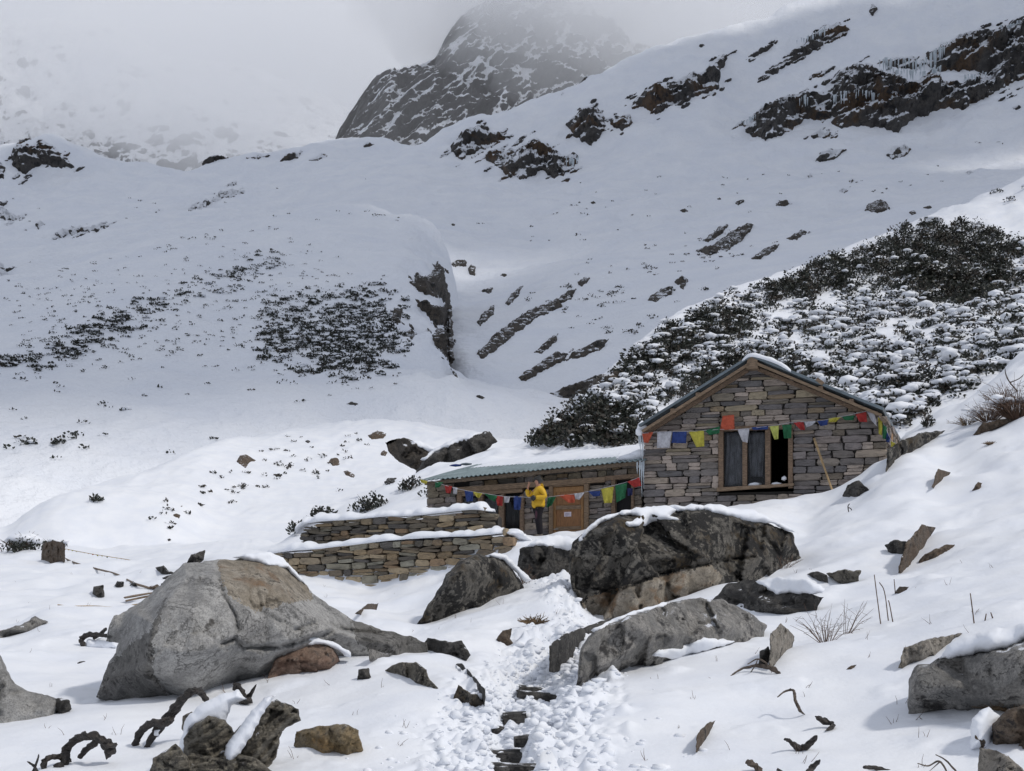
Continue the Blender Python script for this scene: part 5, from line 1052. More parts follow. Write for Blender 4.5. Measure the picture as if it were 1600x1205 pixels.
def stonework(pl, poly, holes, parent, mats, rs_, hh=(.12, .2), ww=(.3, .75), depth=.22, split=.35, slope=0., proud=.05, matf=None, maxn=280, tilt=.03):
    z0 = min(z-slope*u for u, z in poly); z1 = max(z-slope*u for u, z in poly); z = z0; out = []
    while z < z1:
        h = rs_.uniform(*hh); sp = spans(poly, z+h*.5, slope)
        for hp in holes:
            hs = spans(hp, z+h*.5, slope); ns = []
            for a, b in sp:
                cur = [(a, b)]
                for c, d in hs:
                    nx = []
                    for p_, q_ in cur:
                        if d <= p_ or c >= q_: nx.append((p_, q_)); continue
                        if c > p_: nx.append((p_, c))
                        if d < q_: nx.append((d, q_))
                    cur = nx
                ns += cur
            sp = ns
        for a, b in sp:
            u = a
            while u < b-.04:
                w = rs_.uniform(*ww)*(1.25 if rs_.rand() < .15 else 1)
                if b-u-w < ww[0]*.55: w = b-u
                if rs_.rand() < split and w > .25:
                    k = rs_.uniform(.38, .62); parts_ = [(z, h*k), (z+h*k, h*(1-k))]
                else: parts_ = [(z, h)]
                for zz, hx in parts_: out.append((u+w/2, zz+hx/2+slope*(u+w/2), w, hx))
                u += w
        z += h
    out.sort(key=lambda t: -t[2]*t[3])
    for i, (u, zc, w, h) in enumerate(out):
        mt = matf(u, zc, rs_) if matf else mats[0]
        dd = rs_.uniform(-.03, proud); me = stone_data(rs_.randint(28)+(28 if mt.startswith('wall') or rs_.rand() < .35 else 0), mt)
        o = bpy.data.objects.new('stone', me); COL.objects.link(o); o.parent = parent
        o.location = Vector(pl.W(u, zc, dd-depth/2))-wloc(parent); o.rotation_euler = (rs_.uniform(-.04, .04), rs_.uniform(-tilt, tilt)+(-math.atan(slope)), pl.yaw+rs_.uniform(-.03, .03))
        o.scale = (w*rs_.uniform(.95, 1.01), depth, h*rs_.uniform(.90, 1.02))
        if i >= maxn: o['_extra'] = 1
    extra = [o for o in parent.children if o.get('_extra')]
    if extra:
        vs, fs, n = [], [], 0
        for o in extra:
            mw = Matrix.LocRotScale(Vector(wloc(parent))+o.location, o.rotation_euler, o.scale)
            vs += [mw @ v.co for v in o.data.vertices]; fs += [[q+n for q in p.vertices] for p in o.data.polygons]; n += len(o.data.vertices)
        mt = extra[0].data.materials[0]
        for o in extra: bpy.data.objects.remove(o)
        meshobj('small_stones', [tuple(v) for v in vs], fs, mt, parent, kind='stuff')
    return out
def snow_strip(name, line, w, h, mat, parent, seed=0, seg=9, per=8, over=.0, **kw):
    """rounded bank of snow lying along a line of (x, y, z) points; w = list of half widths towards n"""
    pts = catmull(line, per); v = []; f = []; n = len(pts)
    for i, p in enumerate(pts):
        t = np.array(pts[min(i+1, n-1)])-np.array(pts[max(i-1, 0)]); t[2] = 0; t /= np.linalg.norm(t)+1e-9; nn = np.array([t[1], -t[0], 0])
        e = min(1, .35+min(i, n-1-i)/4)
        k = 1+1.1*fbm(np.array([[i*.23, seed*3.3, 0]]), 3, .7)[0]
        for j in range(seg+1):
            a = math.pi*j/seg; c = math.cos(a); s_ = math.sin(a)**.6
            q = np.array(p)+nn*w*c*e*(.8+.3*k+.25*noise3(np.array([[i*.6, seed*1.3, c]]))[0])+np.array([0, 0, h*s_*k*e-over*abs(c)**3])
            q[2] += .02*noise3(np.array([q*3.]))[0]; v.append(q)
        v.append(np.array(p)+np.array([0, 0, -.04]))
    m_ = seg+2
    for i in range(n-1):
        for j in range(m_):
            j2 = (j+1) % m_; f.append((i*m_+j, (i+1)*m_+j, (i+1)*m_+j2, i*m_+j2))
    f.append(tuple(range(m_))); f.append(tuple((n-1)*m_+j for j in range(m_))[::-1])
    return meshobj(name, v, f, M[mat], parent, smooth=True, **kw)

# ---- the gabled hut
GP = Plane((3.74, 36.8), (10.09, 34.5)); gs = lambda x, y, d=0.: GP.st(x, y, d)
hut = empty('stone_hut', Vector((6.9, 35.7, 1.6)), 'grey dry stone hut with a gabled tin roof and a three light window', 'hut')
zb = 1.0; sL, zL = gs(1005, 668); sR, zR = gs(1386, 652); sA, zA = gs(1175, 572)
gpoly = [(sL, zb), (sR, zb), (sR, zR), (sA, zA), (sL, zL)]
win = [gs(1122, 667), gs(1241, 663), gs(1239, 764), gs(1123, 770)]; wz0 = gs(1123, 770)[1]; wz1 = gs(1122, 666)[1]; wu0, wu1 = gs(1123, 700)[0], gs(1239, 700)[0]
cpoly = lambda u0, u1, z0, z1: [(u0, z0), (u1, z0), (u1, z1), (u0, z1)]
cb = MB(); ci, co = -.50, -.10
cb.add(*GP.prism(cpoly(sL+.05, wu0, zb, zL-.05), ci, co)); cb.add(*GP.prism(cpoly(wu1, sR-.05, zb, zL-.05), ci, co)); cb.add(*GP.prism(cpoly(wu0+.004, wu1-.004, zb, wz0), ci, co-.004))
cb.add(*GP.prism(cpoly(wu0+.004, wu1-.004, wz1, zL-.05), ci, co-.004)); cb.add(*GP.prism([(sL+.06, zL-.046), (sR-.06, zL-.046), (sR-.06, zR-.1), (sA, zA-.1)], ci, co))
DEP = 9.0
cb.add(*GP.prism([(sL+.05, zb), (sR-.05, zb), (sR-.05, zR-.08), (sA, zA-.08), (sL+.05, zL-.08)], -DEP, -DEP+.4))
for u0, u1, zt in ((sL+.05, sL+.5, zL-.1), (sR-.5, sR-.05, zR-.1)): cb.add(*GP.prism(cpoly(u0, u1, zb, zt), -DEP+.404, ci-.004))
cb.obj('wall_core', M['core'], hut)
rw = np.random.RandomState(77)
def gmat(u, z, r_):
    hi = z > gs(1150, 668)[1]; near = abs(u-sL-1.6) < 1.2 and z > gs(1100, 730)[1]
    return 'hut_stone_warm' if r_.rand() < (.55 if hi else (.30 if near else .05)) else 'hut_stone'
stonework(GP, gpoly, [[(wu0, wz0), (wu1, wz0), (wu1, wz1), (wu0, wz1)]], hut, None, rw, hh=(.13, .235), ww=(.28, .78), matf=gmat, split=.32, maxn=235)
SP = Plane(tuple(GP.W(sR, 0, 0)[:2]), tuple(GP.W(sR, 0, -DEP)[:2])); SP.n = GP.a.copy()
stonework(SP, [(0.1, zb+.8), (DEP, zb+.8), (DEP, zR-.05), (0.1, zR-.05)], [[(1.3, 0), (2.2, 0), (2.2, 5), (1.3, 5)]], hut, None, rw, hh=(.2, .3), ww=(.5, 1.0), matf=lambda u, z, r_: 'hut_stone', split=.1, maxn=60)
v, f = SP.prism([(1.32, zb+1.2), (2.18, zb+1.2), (2.18, zR-.25), (1.32, zR-.25)], -.08, .03); meshobj('side_door', v, f, M['wood_door'], hut)
# window
wf = 'wood'
def wpost(x0, x1, y0, y1, nm='window_post', d=(-.02, .07), mat=wf): return beam(GP, nm, [(x0, y0), (x1, y0), (x1, y1), (x0, y1)], *d, mat, hut)
beam(GP, 'window_lintel', [(1120, 674), (1242, 669), (1242, 663), (1119, 667)], -.12, .10, wf, hut); beam(GP, 'window_sill', [(1120, 768), (1240, 759), (1240, 755), (1120, 762)], -.12, .11, 'wood_beam', hut)
for a_, b_ in ((1122.5, 1130), (1160, 1167), (1195.5, 1203.5), (1231.5, 1238.5)): beam(GP, 'window_post', [(a_, 763), (b_, 762.5), (b_, 671), (a_, 672)], -.10, .06, wf, hut)
for a_, b_ in ((1130, 1160), (1167, 1195.5)):
    beam(GP, 'window_pane', [(a_+.3, 761), (b_-.3, 760), (b_-.3, 673), (a_+.3, 674)], -.045, -.035, 'glass', hut)
def drape(pl, name, x0, x1, y0, y1, d, amp, mat, parent, seed, nx=18, nz=12, taper=0., label=None):
    """hanging sheet with folds, given by its corner pixels"""
    v = []; r_ = np.random.RandomState(seed); ph = r_.uniform(0, 6)
    for j in range(nz+1):
        for i in range(nx+1):
            u_ = i/nx; t = j/nz; xx = x0+(x1-x0)*u_+taper*t*(.5-u_)*(x1-x0); u, z = pl.st(xx, y0+(y1-y0)*t, d)
            k = amp*(math.sin(u_*14+ph+2*t)+.7*math.sin(u_*31+ph*2+t*3))*(.4+.6*t); v.append(pl.W(u, z, d+k))
    q = [(j*(nx+1)+i, j*(nx+1)+i+1, (j+1)*(nx+1)+i+1, (j+1)*(nx+1)+i) for j in range(nz) for i in range(nx)]
    n = len(v); v2 = [np.array(p)-np.array([pl.n[0], pl.n[1], 0])*.012 for p in v]; rim = [j*(nx+1) for j in range(nz+1)]
    f = q+[tuple(n+i for i in reversed(t_)) for t_ in q]
    top = list(range(nx+1)); bot = [nz*(nx+1)+i for i in range(nx+1)]; lf = [j*(nx+1) for j in range(nz+1)]; rt = [j*(nx+1)+nx for j in range(nz+1)]
    for L_, fl in ((top, 1), (bot, 0), (lf, 0), (rt, 1)):
        for a_, b_ in zip(L_[:-1], L_[1:]): f.append((a_, a_+n, b_+n, b_) if fl else (a_, b_, b_+n, a_+n))
    return meshobj(name, v+v2, f, M[mat], parent, smooth=True, label=label)
drape(GP, 'plastic_sheet', 1136, 1160, 676, 760, -.14, .022, 'plastic', hut, 1, taper=-.3); drape(GP, 'plastic_sheet', 1168, 1196, 676, 745, -.15, .022, 'plastic', hut, 2, taper=.35)
beam(GP, 'shade_panel', [(1124, 764), (1202, 762), (1202, 670), (1124, 672)], -.32, -.30, 'void', hut)  # flat black panel paints the darkness of the room behind the panes
for k_, (x_, y_, w_) in enumerate([(1180, 757, .22), (1214, 757, .2), (1226, 748, .09)]):
    u, z = gs(x_, y_, -.1); vv, ff = PL[k_]; meshobj('snow', vv*np.array([w_, .07, .07])+GP.W(u, z, -.05), ff, M['snow_cap'], hut, smooth=True)
# roof
OV = .5
def roof_side(p0, p1, th, parent, nm='roof_sheet', mat='tin_grey', back=DEP+.4, amp=.018):
    """p0 low, p1 high pixel on the front verge; corrugated sheet with thickness running back"""
    a = np.array(GP.st(*p0, OV)); b = np.array(GP.st(*p1, OV)); t = (b-a)/np.hypot(*(b-a)); n = np.array([-t[1], t[0]]); n = n if n[1] > 0 else -n
    nb = 90; v = []; f = []
    for k in range(nb+1):
        d = OV-back*k/nb-OV*k/nb; h = amp*math.sin(k*2*math.pi/3)
        for base, e in ((a, 0), (b, 0), (b, 1), (a, 1)): q = base+n*(h+(th if e else 0)); v.append(GP.W(q[0], q[1], d))
    for k in range(nb):
        for j in range(4): f.append((k*4+j, k*4+(j+1) % 4, k*4+4+(j+1) % 4, k*4+4+j))
    f.append((3, 2, 1, 0)); f.append(tuple(nb*4+j for j in range(4)))
    meshobj(nm, v, f, M[mat], parent); return a, b, n
roof = meshobj('ridge_beam', *GP.pp([(1166, 576), (1184, 575), (1183, 560), (1175, 556), (1168, 560)], OV-.02, -DEP), M['wood_beam'], hut)
roof_side((999, 667), (1173, 558.5), .07, hut); roof_side((1379, 641), (1175, 558.5), .07, hut)
for (p0, p1) in (((1003, 674), (1171, 568)), ((1377, 649), (1180, 567))): bar(GP, 'rafter', p0, p1, .075, OV-.12, OV-.02, 'wood_beam', hut)
for (p0, p1) in (((1008, 678), (1168, 578)), ((1368, 652), (1185, 577))): bar(GP, 'rafter', p0, p1, .10, .06, .16, 'wood', hut)
for k_, (x_, y_) in enumerate([(1090, 616), (1050, 641), (1282, 606), (1330, 626)]):
    a_ = np.array(GP.st(x_, y_, OV)); v, f = GP.prism([(a_[0]-.06, a_[1]-.06), (a_[0]+.06, a_[1]-.06), (a_[0]+.06, a_[1]+.05), (a_[0]-.06, a_[1]+.05)], OV-.03, -.5-DEP*.9); meshobj('purlin', v, f, M['wood'], hut)
bar(GP, 'eave_board', (1376, 652), (1384, 660), .1, OV-.02, -DEP, 'wood_grey', hut); 
# loose plank lying on the right verge and snow left on the ridge
bar(GP, 'roof_plank', (1276, 592), (1286, 600), .10, OV+.02, OV-.9, 'wood_beam', hut)
def roofsnow(pts, th, name, parent, pl=GP, d0=OV+.04, d1=-3.5, seed=1):
    """pts: line on the verge (pixels); a bed of snow lying on the sheets"""
    L_ = [np.array(pl.st(x, y, OV)) for x, y in pts]; L_ = [np.array([q[0], q[1]]) for q in catmull([np.array([*q, 0.]) for q in L_], 8)]
    n = len(L_); v = []; f = []; m_ = 10
    for i, q in enumerate(L_):
        e = min(1., (min(i, n-1-i)+.3)/5)
        for j in range(m_+1):
            t = j/m_; d = d0+(d1-d0)*t; h = th*e*min(1, .35+t*5)*(1+.6*noise3(np.array([[i*.25, t*5, seed]]))[0]); v.append(pl.W(q[0], q[1]+h, d-.03*(1-e)))
        for j in range(m_+1): v.append(pl.W(q[0], q[1]-.05, d0+(d1-d0)*j/m_))
    w = 2*(m_+1)
    for i in range(n-1):
        for j in range(m_): f.append((i*w+j, (i+1)*w+j, (i+1)*w+j+1, i*w+j+1)); f.append((i*w+m_+1+j, i*w+m_+2+j, (i+1)*w+m_+2+j, (i+1)*w+m_+1+j))
        f.append((i*w, i*w+m_+1, (i+1)*w+m_+1, (i+1)*w))
    return meshobj(name, v, f, M['snow_cap'], parent, smooth=True)
roofsnow([(1160, 562), (1172, 555), (1190, 558), (1215, 567), (1236, 579)], .12, 'roof_snow', hut)

# ---- the low hut
LP = Plane((-2.76, 39.4), (3.75, 37.0)); ls = LP.st
low = empty('stone_hut', Vector((.6, 38.1, 1.15)), 'low stone hut with a plank door, tall window and snowy green tin roof', 'hut')
zb2 = .7; u0, zt0 = ls(667, 755); u1, zt1 = ls(1003, 722); sl_ = (zt1-zt0)/(u1-u0)
lint = lambda x: 764.5-(x-712)*(764.5-748)/(943-712)
op = [[ls(713, 840), ls(818, 840), ls(818, 757), ls(713, 766)], [ls(858, 840), ls(920, 840), ls(920, 751), ls(858, 755)], [ls(955, 840), ls(990, 838), ls(990, 746), ls(955, 749)]]
lpoly = [(u0, zb2), (u1, zb2), (u1, zt1), (u0, zt0)]
cb = MB()
xs_ = [667, 713, 818, 858, 920, 955, 990, 1003]
for i_, (a_, b_) in enumerate(zip(xs_[:-1], xs_[1:])):
    lo = 840 if i_ % 2 == 0 else lint((a_+b_)/2)-2
    pa, pb = ls(a_, 800)[0], ls(b_, 800)[0]; zz = zb2 if i_ % 2 == 0 else ls((a_+b_)/2, lo)[1]
    cb.add(*LP.prism([(pa+.003, zz), (pb-.003, zz), (pb-.003, zt0+sl_*(pb-u0)-.03), (pa+.003, zt0+sl_*(pa-u0)-.03)], -.5, -.1))
D2 = 4.2
cb.add(*LP.prism([(u0, zb2), (u1, zb2), (u1, zt1+.7), (u0, zt0+.7)], -D2, -D2+.35)); cb.add(*LP.prism([(u0+.02, zb2), (u0+.4, zb2), (u0+.4, zt0), (u0+.02, zt0)], -D2+.354, -.504))
cb.obj('wall_core', M['core'], low)
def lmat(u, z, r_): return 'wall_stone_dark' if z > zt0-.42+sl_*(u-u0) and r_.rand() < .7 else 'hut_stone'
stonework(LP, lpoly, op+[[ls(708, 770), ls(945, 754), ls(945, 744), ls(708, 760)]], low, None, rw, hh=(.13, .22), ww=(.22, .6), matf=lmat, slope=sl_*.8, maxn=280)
EP = Plane(tuple(LP.W(u0, 0, -D2)[:2]), tuple(LP.W(u0, 0, 0)[:2])); EP.n = -LP.a
stonework(EP, [(0, zb2), (D2, zb2), (D2, zt0), (0, zt0+.6)], [], low, None, rw, hh=(.2, .3), ww=(.4, .8), matf=lambda u, z, r_: 'hut_stone', maxn=80)
def lb(nm, pix, d0, d1, mat='wood'): return beam(LP, nm, pix, d0, d1, mat, low)
lb('lintel_beam', [(709, 770), (945, 753), (945, 745), (709, 762)], -.3, .12, 'wood_beam'); lb('lintel_beam', [(944, 751), (1003, 746), (1003, 740), (944, 744)], -.3, .10, 'wood')
lb('window_head', [(714, 776), (816, 769), (816, 763), (714, 770)], -.12, .06, 'wood_beam')
for a_, b_ in ((713.5, 721), (746.5, 754), (779, 787), (812, 818)): lb('window_post', [(a_, 839), (b_, 839), (b_, 771), (a_, 774)], -.10, .07)
lb('window_sill', [(713, 842), (822, 841), (822, 836), (713, 838)], -.14, .12)
for a_, b_ in ((721, 746.5), (754, 779), (787, 812)):
    lb('window_pane', [(a_+.3, 837), (b_-.3, 837), (b_-.3, 774), (a_+.3, 775)], -.05, -.04, 'glass')
    drape(LP, 'plastic_sheet', a_+1, b_-1, 779, 836, -.2, .03, 'plastic' if a_ < 780 else 'void', low, int(a_), taper=.2)  # rightmost sheet is coloured black to stand for the dark inside
lb('shade_panel', [(716, 838), (816, 838), (816, 770), (716, 774)], -.36, -.34, 'void')  # black panel added behind the panes as the room's shade
# door
for a_, b_ in ((857.5, 863.5), (912.5, 919.5)): lb('door_post', [(a_, 838), (b_, 838), (b_, 753), (a_, 756)], -.12, .08, 'wood_beam')
lb('door_head', [(863.5, 761), (912.5, 758), (912.5, 752.5), (863.5, 755.5)], -.12, .07, 'wood_beam')
dr_ = lb('door', [(864, 837), (912, 837), (912, 759), (864, 761.5)], -.06, -.02, 'wood_door')
def dpart(nm, pix, d0, d1, mat): v, f = LP.pp(pix, d0, d1); return meshobj(nm, v, f, M[mat], dr_)
dpart('stile', [(864.5, 836), (868.5, 836), (868.5, 761.5), (864.5, 762)], -.018, .012, 'wood_door'); dpart('stile', [(908, 836), (911.8, 836), (911.8, 759.5), (908, 760)], -.018, .012, 'wood_door')
dpart('rail', [(868.6, 769), (907.9, 767), (907.9, 760.3), (868.6, 762)], -.018, .010, 'wood_door'); dpart('rail', [(868.6, 796.5), (907.9, 795), (907.9, 789), (868.6, 790.5)], -.018, .010, 'wood_beam')
dpart('rail', [(868.6, 829), (907.9, 827), (907.9, 822), (868.6, 823.5)], -.018, .010, 'wood_beam'); dpart('rail', [(868.6, 836), (907.9, 836), (907.9, 831), (868.6, 831)], -.018, .010, 'wood_door')
dpart('panel', [(869, 822.5), (907.5, 821.5), (907.5, 797), (869, 797.5)], -.03, -.012, 'wood_panel')
dpart('panel', [(869, 789), (907.5, 788), (907.5, 778), (900, 767.5), (876, 768.5), (869, 779)], -.03, -.010, 'wood_panel')
dpart('notice', [(881.5, 807.5), (892.5, 807), (892.5, 799.8), (881.5, 800.2)], -.01, -.003, 'paper'); 
for k_ in range(4): dpart('notice_line', [(883, 802.4+k_*1.4), (883+[7.5, 6, 8, 4][k_], 802.3+k_*1.4), (883+[7.5, 6, 8, 4][k_], 801.8+k_*1.4), (883, 801.9+k_*1.4)], -.003, .001, 'ink')
dpart('latch', [(864.8, 827.6), (872, 827), (872, 825.9), (864.8, 826.5)], .012, .035, 'metal')
for a_, b_ in ((955, 961), (986, 990)): lb('door_post', [(a_, 838), (b_, 838), (b_, 746), (a_, 749)], -.12, .07)
lb('doorway_shade', [(961, 838), (986, 838), (986, 748), (961, 749)], -.25, -.2, 'void')  # black slab fills the open doorway in place of its shade
lb('door_step', [(852, 846), (925, 844), (925, 837.5), (852, 838.5)], -.1, .5, 'wood_grey')
# roof of the low hut: corrugated sheets running up the slope
e0 = np.array([*ls(655, 751, .45), .45]); e1 = np.array([*ls(1008, 718, .45), .45]); rise = .86; DB = -4.2; nx = 280; v = []; f = []
for i_ in range(nx+1):
    t = i_/nx; u = e0[0]+(e1[0]-e0[0])*t; z = e0[1]+(e1[1]-e0[1])*t; h = .02*math.sin(i_*2*math.pi/6)
    for d, zz in ((.45+.03*math.sin(t*23), z), (-1.8, z+rise*.5), (DB, z+rise)): v.append(LP.W(u, zz+h, d))
    for d, zz in ((.45+.03*math.sin(t*23), z), (-1.8, z+rise*.5), (DB, z+rise)): v.append(LP.W(u, zz+h-.018, d))
for i_ in range(nx):
    a_ = i_*6; b_ = a_+6
    f += [(a_, b_, b_+1, a_+1), (a_+1, b_+1, b_+2, a_+2), (a_+4, b_+4, b_+3, a_+3), (a_+5, b_+5, b_+4, a_+4), (a_+3, b_+3, b_, a_)]
meshobj('roof_sheet', v, f, M['tin'], low)
v, f = LP.prism([(e0[0]+.12, e0[1]-.03), (e1[0]-.1, e1[1]-.03), (e1[0]-.1, e1[1]-.13), (e0[0]+.12, e0[1]-.13)], .22, .32); meshobj('eave_plank', v, f, M['wood_grey'], low)
for k_ in range(8):
    t = (k_+.6)/8; u = e0[0]+(e1[0]-e0[0])*t; z = e0[1]+(e1[1]-e0[1])*t
    v_ = []
    for d, zz in ((.30, z-.04), (-D2, z+rise-.04)):
        for du, dz in ((-.05, -.11), (.05, -.11), (.05, -.02), (-.05, -.02)): v_.append(LP.W(u+du, zz+dz, d))
    meshobj('rafter', v_, [(3, 2, 1, 0), (4, 5, 6, 7), (0, 1, 5, 4), (1, 2, 6, 5), (2, 3, 7, 6), (3, 0, 4, 7)], M['wood_grey'], low)
# snow on it: thin towards the eave on the left, nearly to the eave on the right
nx, ny = 110, 16; v = []; f = []
for j in range(ny+1):
    for i_ in range(nx+1):
        t = i_/nx; u = e0[0]+.35+(e1[0]-e0[0]-.3)*t; ze = e0[1]+(e1[1]-e0[1])*(.05+.95*t); start = .70-.36*t**.8+.05*noise3(np.array([[t*14, .5, 2]]))[0]-(.10*(t > .8))
        q = start+(1.04-start)*j/ny; d = .45+(DB-.45)*q; th = (.04+.12*t)*min(1, j/2.2)**.6*(1+.5*noise3(np.array([[t*9, q*4, 7]]))[0])*min(1, .25+i_/14)
        v.append(LP.W(u, ze+rise*q+th+.012, d))
n_ = len(v); v += [p_-np.array([0, 0, .0]) for p_ in v]
for j in range(ny+1):
    for i_ in range(nx+1):
        k = j*(nx+1)+i_; t = i_/nx; ze = e0[1]+(e1[1]-e0[1])*(.05+.95*t); start = .70-.36*t**.8+.05*noise3(np.array([[t*14, .5, 2]]))[0]-(.10*(t > .8)); q = start+(1.04-start)*j/ny
        v[n_+k] = np.array([v[k][0], v[k][1], ze+rise*q-.012])
idx = lambda i_, j: j*(nx+1)+i_
for j in range(ny):
    for i_ in range(nx): f += [(idx(i_, j), idx(i_+1, j), idx(i_+1, j+1), idx(i_, j+1)), (n_+idx(i_, j+1), n_+idx(i_+1, j+1), n_+idx(i_+1, j), n_+idx(i_, j))]
for i_ in range(nx): f += [(idx(i_+1, 0), idx(i_, 0), n_+idx(i_, 0), n_+idx(i_+1, 0)), (idx(i_, ny), idx(i_+1, ny), n_+idx(i_+1, ny), n_+idx(i_, ny))]
for j in range(ny): f += [(idx(0, j), idx(0, j+1), n_+idx(0, j+1), n_+idx(0, j)), (idx(nx, j+1), idx(nx, j), n_+idx(nx, j), n_+idx(nx, j+1))]
meshobj('roof_snow', v, f, M['snow_cap'], low, smooth=True)
for x_, y_, c_ in ((712, 727, 'flag_blue'), (728, 725, 'tin_grey')): 
    vv, ff = PL[3]; q = np.array(P(x_, y_, 41.6)); meshobj('roof_rag' if 'flag' in c_ else 'roof_stone', vv*np.array([.22, .12, .05])+q, ff, M[c_], low, smooth=True)
# slumped snow and icicles where the two roofs meet
sl2 = empty('snow_lump', P(1000, 715, 37), 'slumped snow with icicles hanging where the two roofs meet', 'snow and ice')
for k_, (x_, y_, w_, h_) in enumerate([(1003, 666, .16, .2), (999, 675, .14, .16), (985, 716, .42, .13), (998, 710, .30, .18), (1004, 724, .12, .22)]):
    vv, ff = PL[k_]; meshobj('snow', vv*np.array([w_, .2, h_])+np.array(P(x_, y_, 36.6 if k_ < 2 else 37.0)), ff, M['snow_cap'], sl2, smooth=True)
for k_, (x_, y_, l_) in enumerate([(1001, 674, .7), (1004, 676, .95), (999, 676, .4), (1006, 676, .5), (1003, 722, 1.0), (1006, 720, .8), (1000, 720, .6), (996, 722, .35), (1008, 676, .35)]):
    p_ = P(x_, y_, 36.55); v, f = tube([p_, p_-Vector((.01, 0, l_*.5)), p_-Vector((0, 0, l_))], [.028, .018, .003], 6, .2, k_); meshobj('icicle', v, f, M['ice'], sl2, smooth=True)

# ---- terrace walls
def drywall(A, B, top, bot, mats, label, thick, hh, ww, seed, cap=True, slope=0., maxn=260, proud=.07):
    pl = Plane(A, B); root = empty('stone_wall', Vector(pl.W(pl.L/2, pl.st(*bot[len(bot)//2])[1], -thick/2)), label, 'wall')
    T_ = [pl.st(x, y) for x, y in top]; B_ = [(u, z-.3) for u, z in (pl.st(x, y) for x, y in bot)]; poly = T_+B_[::-1]
    cp = [(u, z-.1) for u, z in T_]+B_[::-1]; v, f = pl.prism(cp, -thick+.1, -.14); meshobj('wall_core', v, f, M['core'], root)
    stonework(pl, poly, [], root, None, np.random.RandomState(seed), hh=hh, ww=ww, matf=lambda u, z, r_: mats[int(r_.rand() < .28)], slope=slope, maxn=maxn, depth=.3, proud=proud, split=.38, tilt=.13)
    return pl, root, T_
def wallY(px, p0, y0, m_=-.364): # depth of a wall line at px
    X0 = (p0-CX)/F*y0; return (y0-m_*X0)/(1-m_*(px-CX)/F)
XY = lambda px, Y: ((px-CX)/F*Y, Y)
w1 = drywall(XY(428, wallY(428, 800, 33.2)), XY(800, 33.2), [(428, 866), (460, 860), (500, 856), (560, 849), (620, 842), (700, 838), (750, 836), (790, 831), (797, 834)], [(428, 868), (460, 886), (500, 905), (560, 919), (620, 915), (700, 896), (750, 882), (797, 872)],
    ['wall_stone', 'wall_stone_dark'], 'long tan dry stone terrace wall in front of the low hut', .6, (.13, .25), (.24, .66), 5, slope=.035, maxn=280)
yb = wallY(800, 800, 33.2); R0 = XY(799, 33.15); R1 = (R0[0]+.42, R0[1]+1.3)
wr = Plane(R0, R1); wr.n = np.array([wr.a[1], -wr.a[0]])
T_ = [(0, 1.12), (wr.L, .80)]; stonework(wr, [(0.0, .2), (wr.L, .2), (wr.L, .82), (0, 1.08)], [], w1[1], None, np.random.RandomState(9), hh=(.15, .24), ww=(.25, .45), matf=lambda u, z, r_: 'wall_stone', depth=.3, maxn=60)
w2y = wallY(775, 800, 34.4)
w2 = drywall(XY(470, wallY(470, 800, 34.4)), XY(775, w2y), [(470, 832), (478, 822), (500, 816), (560, 812), (600, 807), (650, 806), (700, 801), (735, 797), (768, 797), (775, 803)], [(470, 848), (560, 843), (650, 838), (775, 836)],
    ['wall_stone_dark', 'wall_stone'], 'shorter dark stone parapet standing behind the tan terrace wall', .55, (.11, .2), (.22, .6), 6, slope=.02)
def capline(pl, pix, d, parent, w, h, seed): 
    L_ = []
    for x, y in pix: u, z = pl.st(x, y, d); L_.append(pl.W(u, z, d))
    snow_strip('snow_cap', L_, w, h, 'snow_cap', parent, seed, over=.05)
capline(w1[0], [(420, 864), (460, 859), (500, 856), (560, 849), (620, 842), (700, 837), (750, 835), (792, 831)], -.22, w1[1], .34, .14, 1)
capline(w2[0], [(466, 832), (480, 818), (510, 813), (560, 810), (600, 806), (650, 804), (700, 799), (740, 795), (772, 797)], -.25, w2[1], .34, .15, 2)
snow_strip('snow_cap', [np.array([R0[0]-.05, R0[1]+.1, 1.12]), np.array([(R0[0]+R1[0])/2, (R0[1]+R1[1])/2, 1.0]), np.array([R1[0], R1[1]+.2, .82])], .2, .12, 'snow_cap', w1[1], 4)

# ------------------------------------------------------------------ prayer flags
def flag(pl, quad, d, col, parent, seed=0, nx=6, nz=5, Y=None):
    """quad: TL, TR, BR, BL pixels; the cloth is rippled and has a thickness"""
    r_ = np.random.RandomState(seed); ph = r_.uniform(0, 6); v = []
    for j in range(nz+1):
        for i in range(nx+1):
            a, b = i/nx, j/nz; x = (quad[0][0]*(1-a)+quad[1][0]*a)*(1-b)+(quad[3][0]*(1-a)+quad[2][0]*a)*b; y = (quad[0][1]*(1-a)+quad[1][1]*a)*(1-b)+(quad[3][1]*(1-a)+quad[2][1]*a)*b
            k = (.045*math.sin(a*6+b*3+ph)+.02*math.sin(a*13-b*7+ph*3))*(.3+b)
            if pl is not None: u, z = pl.st(x, y, d+k); v.append(pl.W(u, z, d+k))
            else: v.append(np.array(P(x, y, Y+k)))
    n = len(v); m_ = nx+1; v2 = [p+np.array([.001, .005, 0]) for p in v]
    q = [(j*m_+i, (j+1)*m_+i, (j+1)*m_+i+1, j*m_+i+1) for j in range(nz) for i in range(nx)]; f = q+[tuple(n+i for i in reversed(t)) for t in q]
    rim = [i for i in range(m_)]+[j*m_+nx for j in range(1, nz+1)]+[nz*m_+i for i in range(nx-1, -1, -1)]+[j*m_ for j in range(nz-1, 0, -1)]
    for a, b in zip(rim, rim[1:]+rim[:1]): f.append((a, b, b+n, a+n))
    return meshobj('flag', v+v2, f, M['flag_'+col], parent, smooth=True)
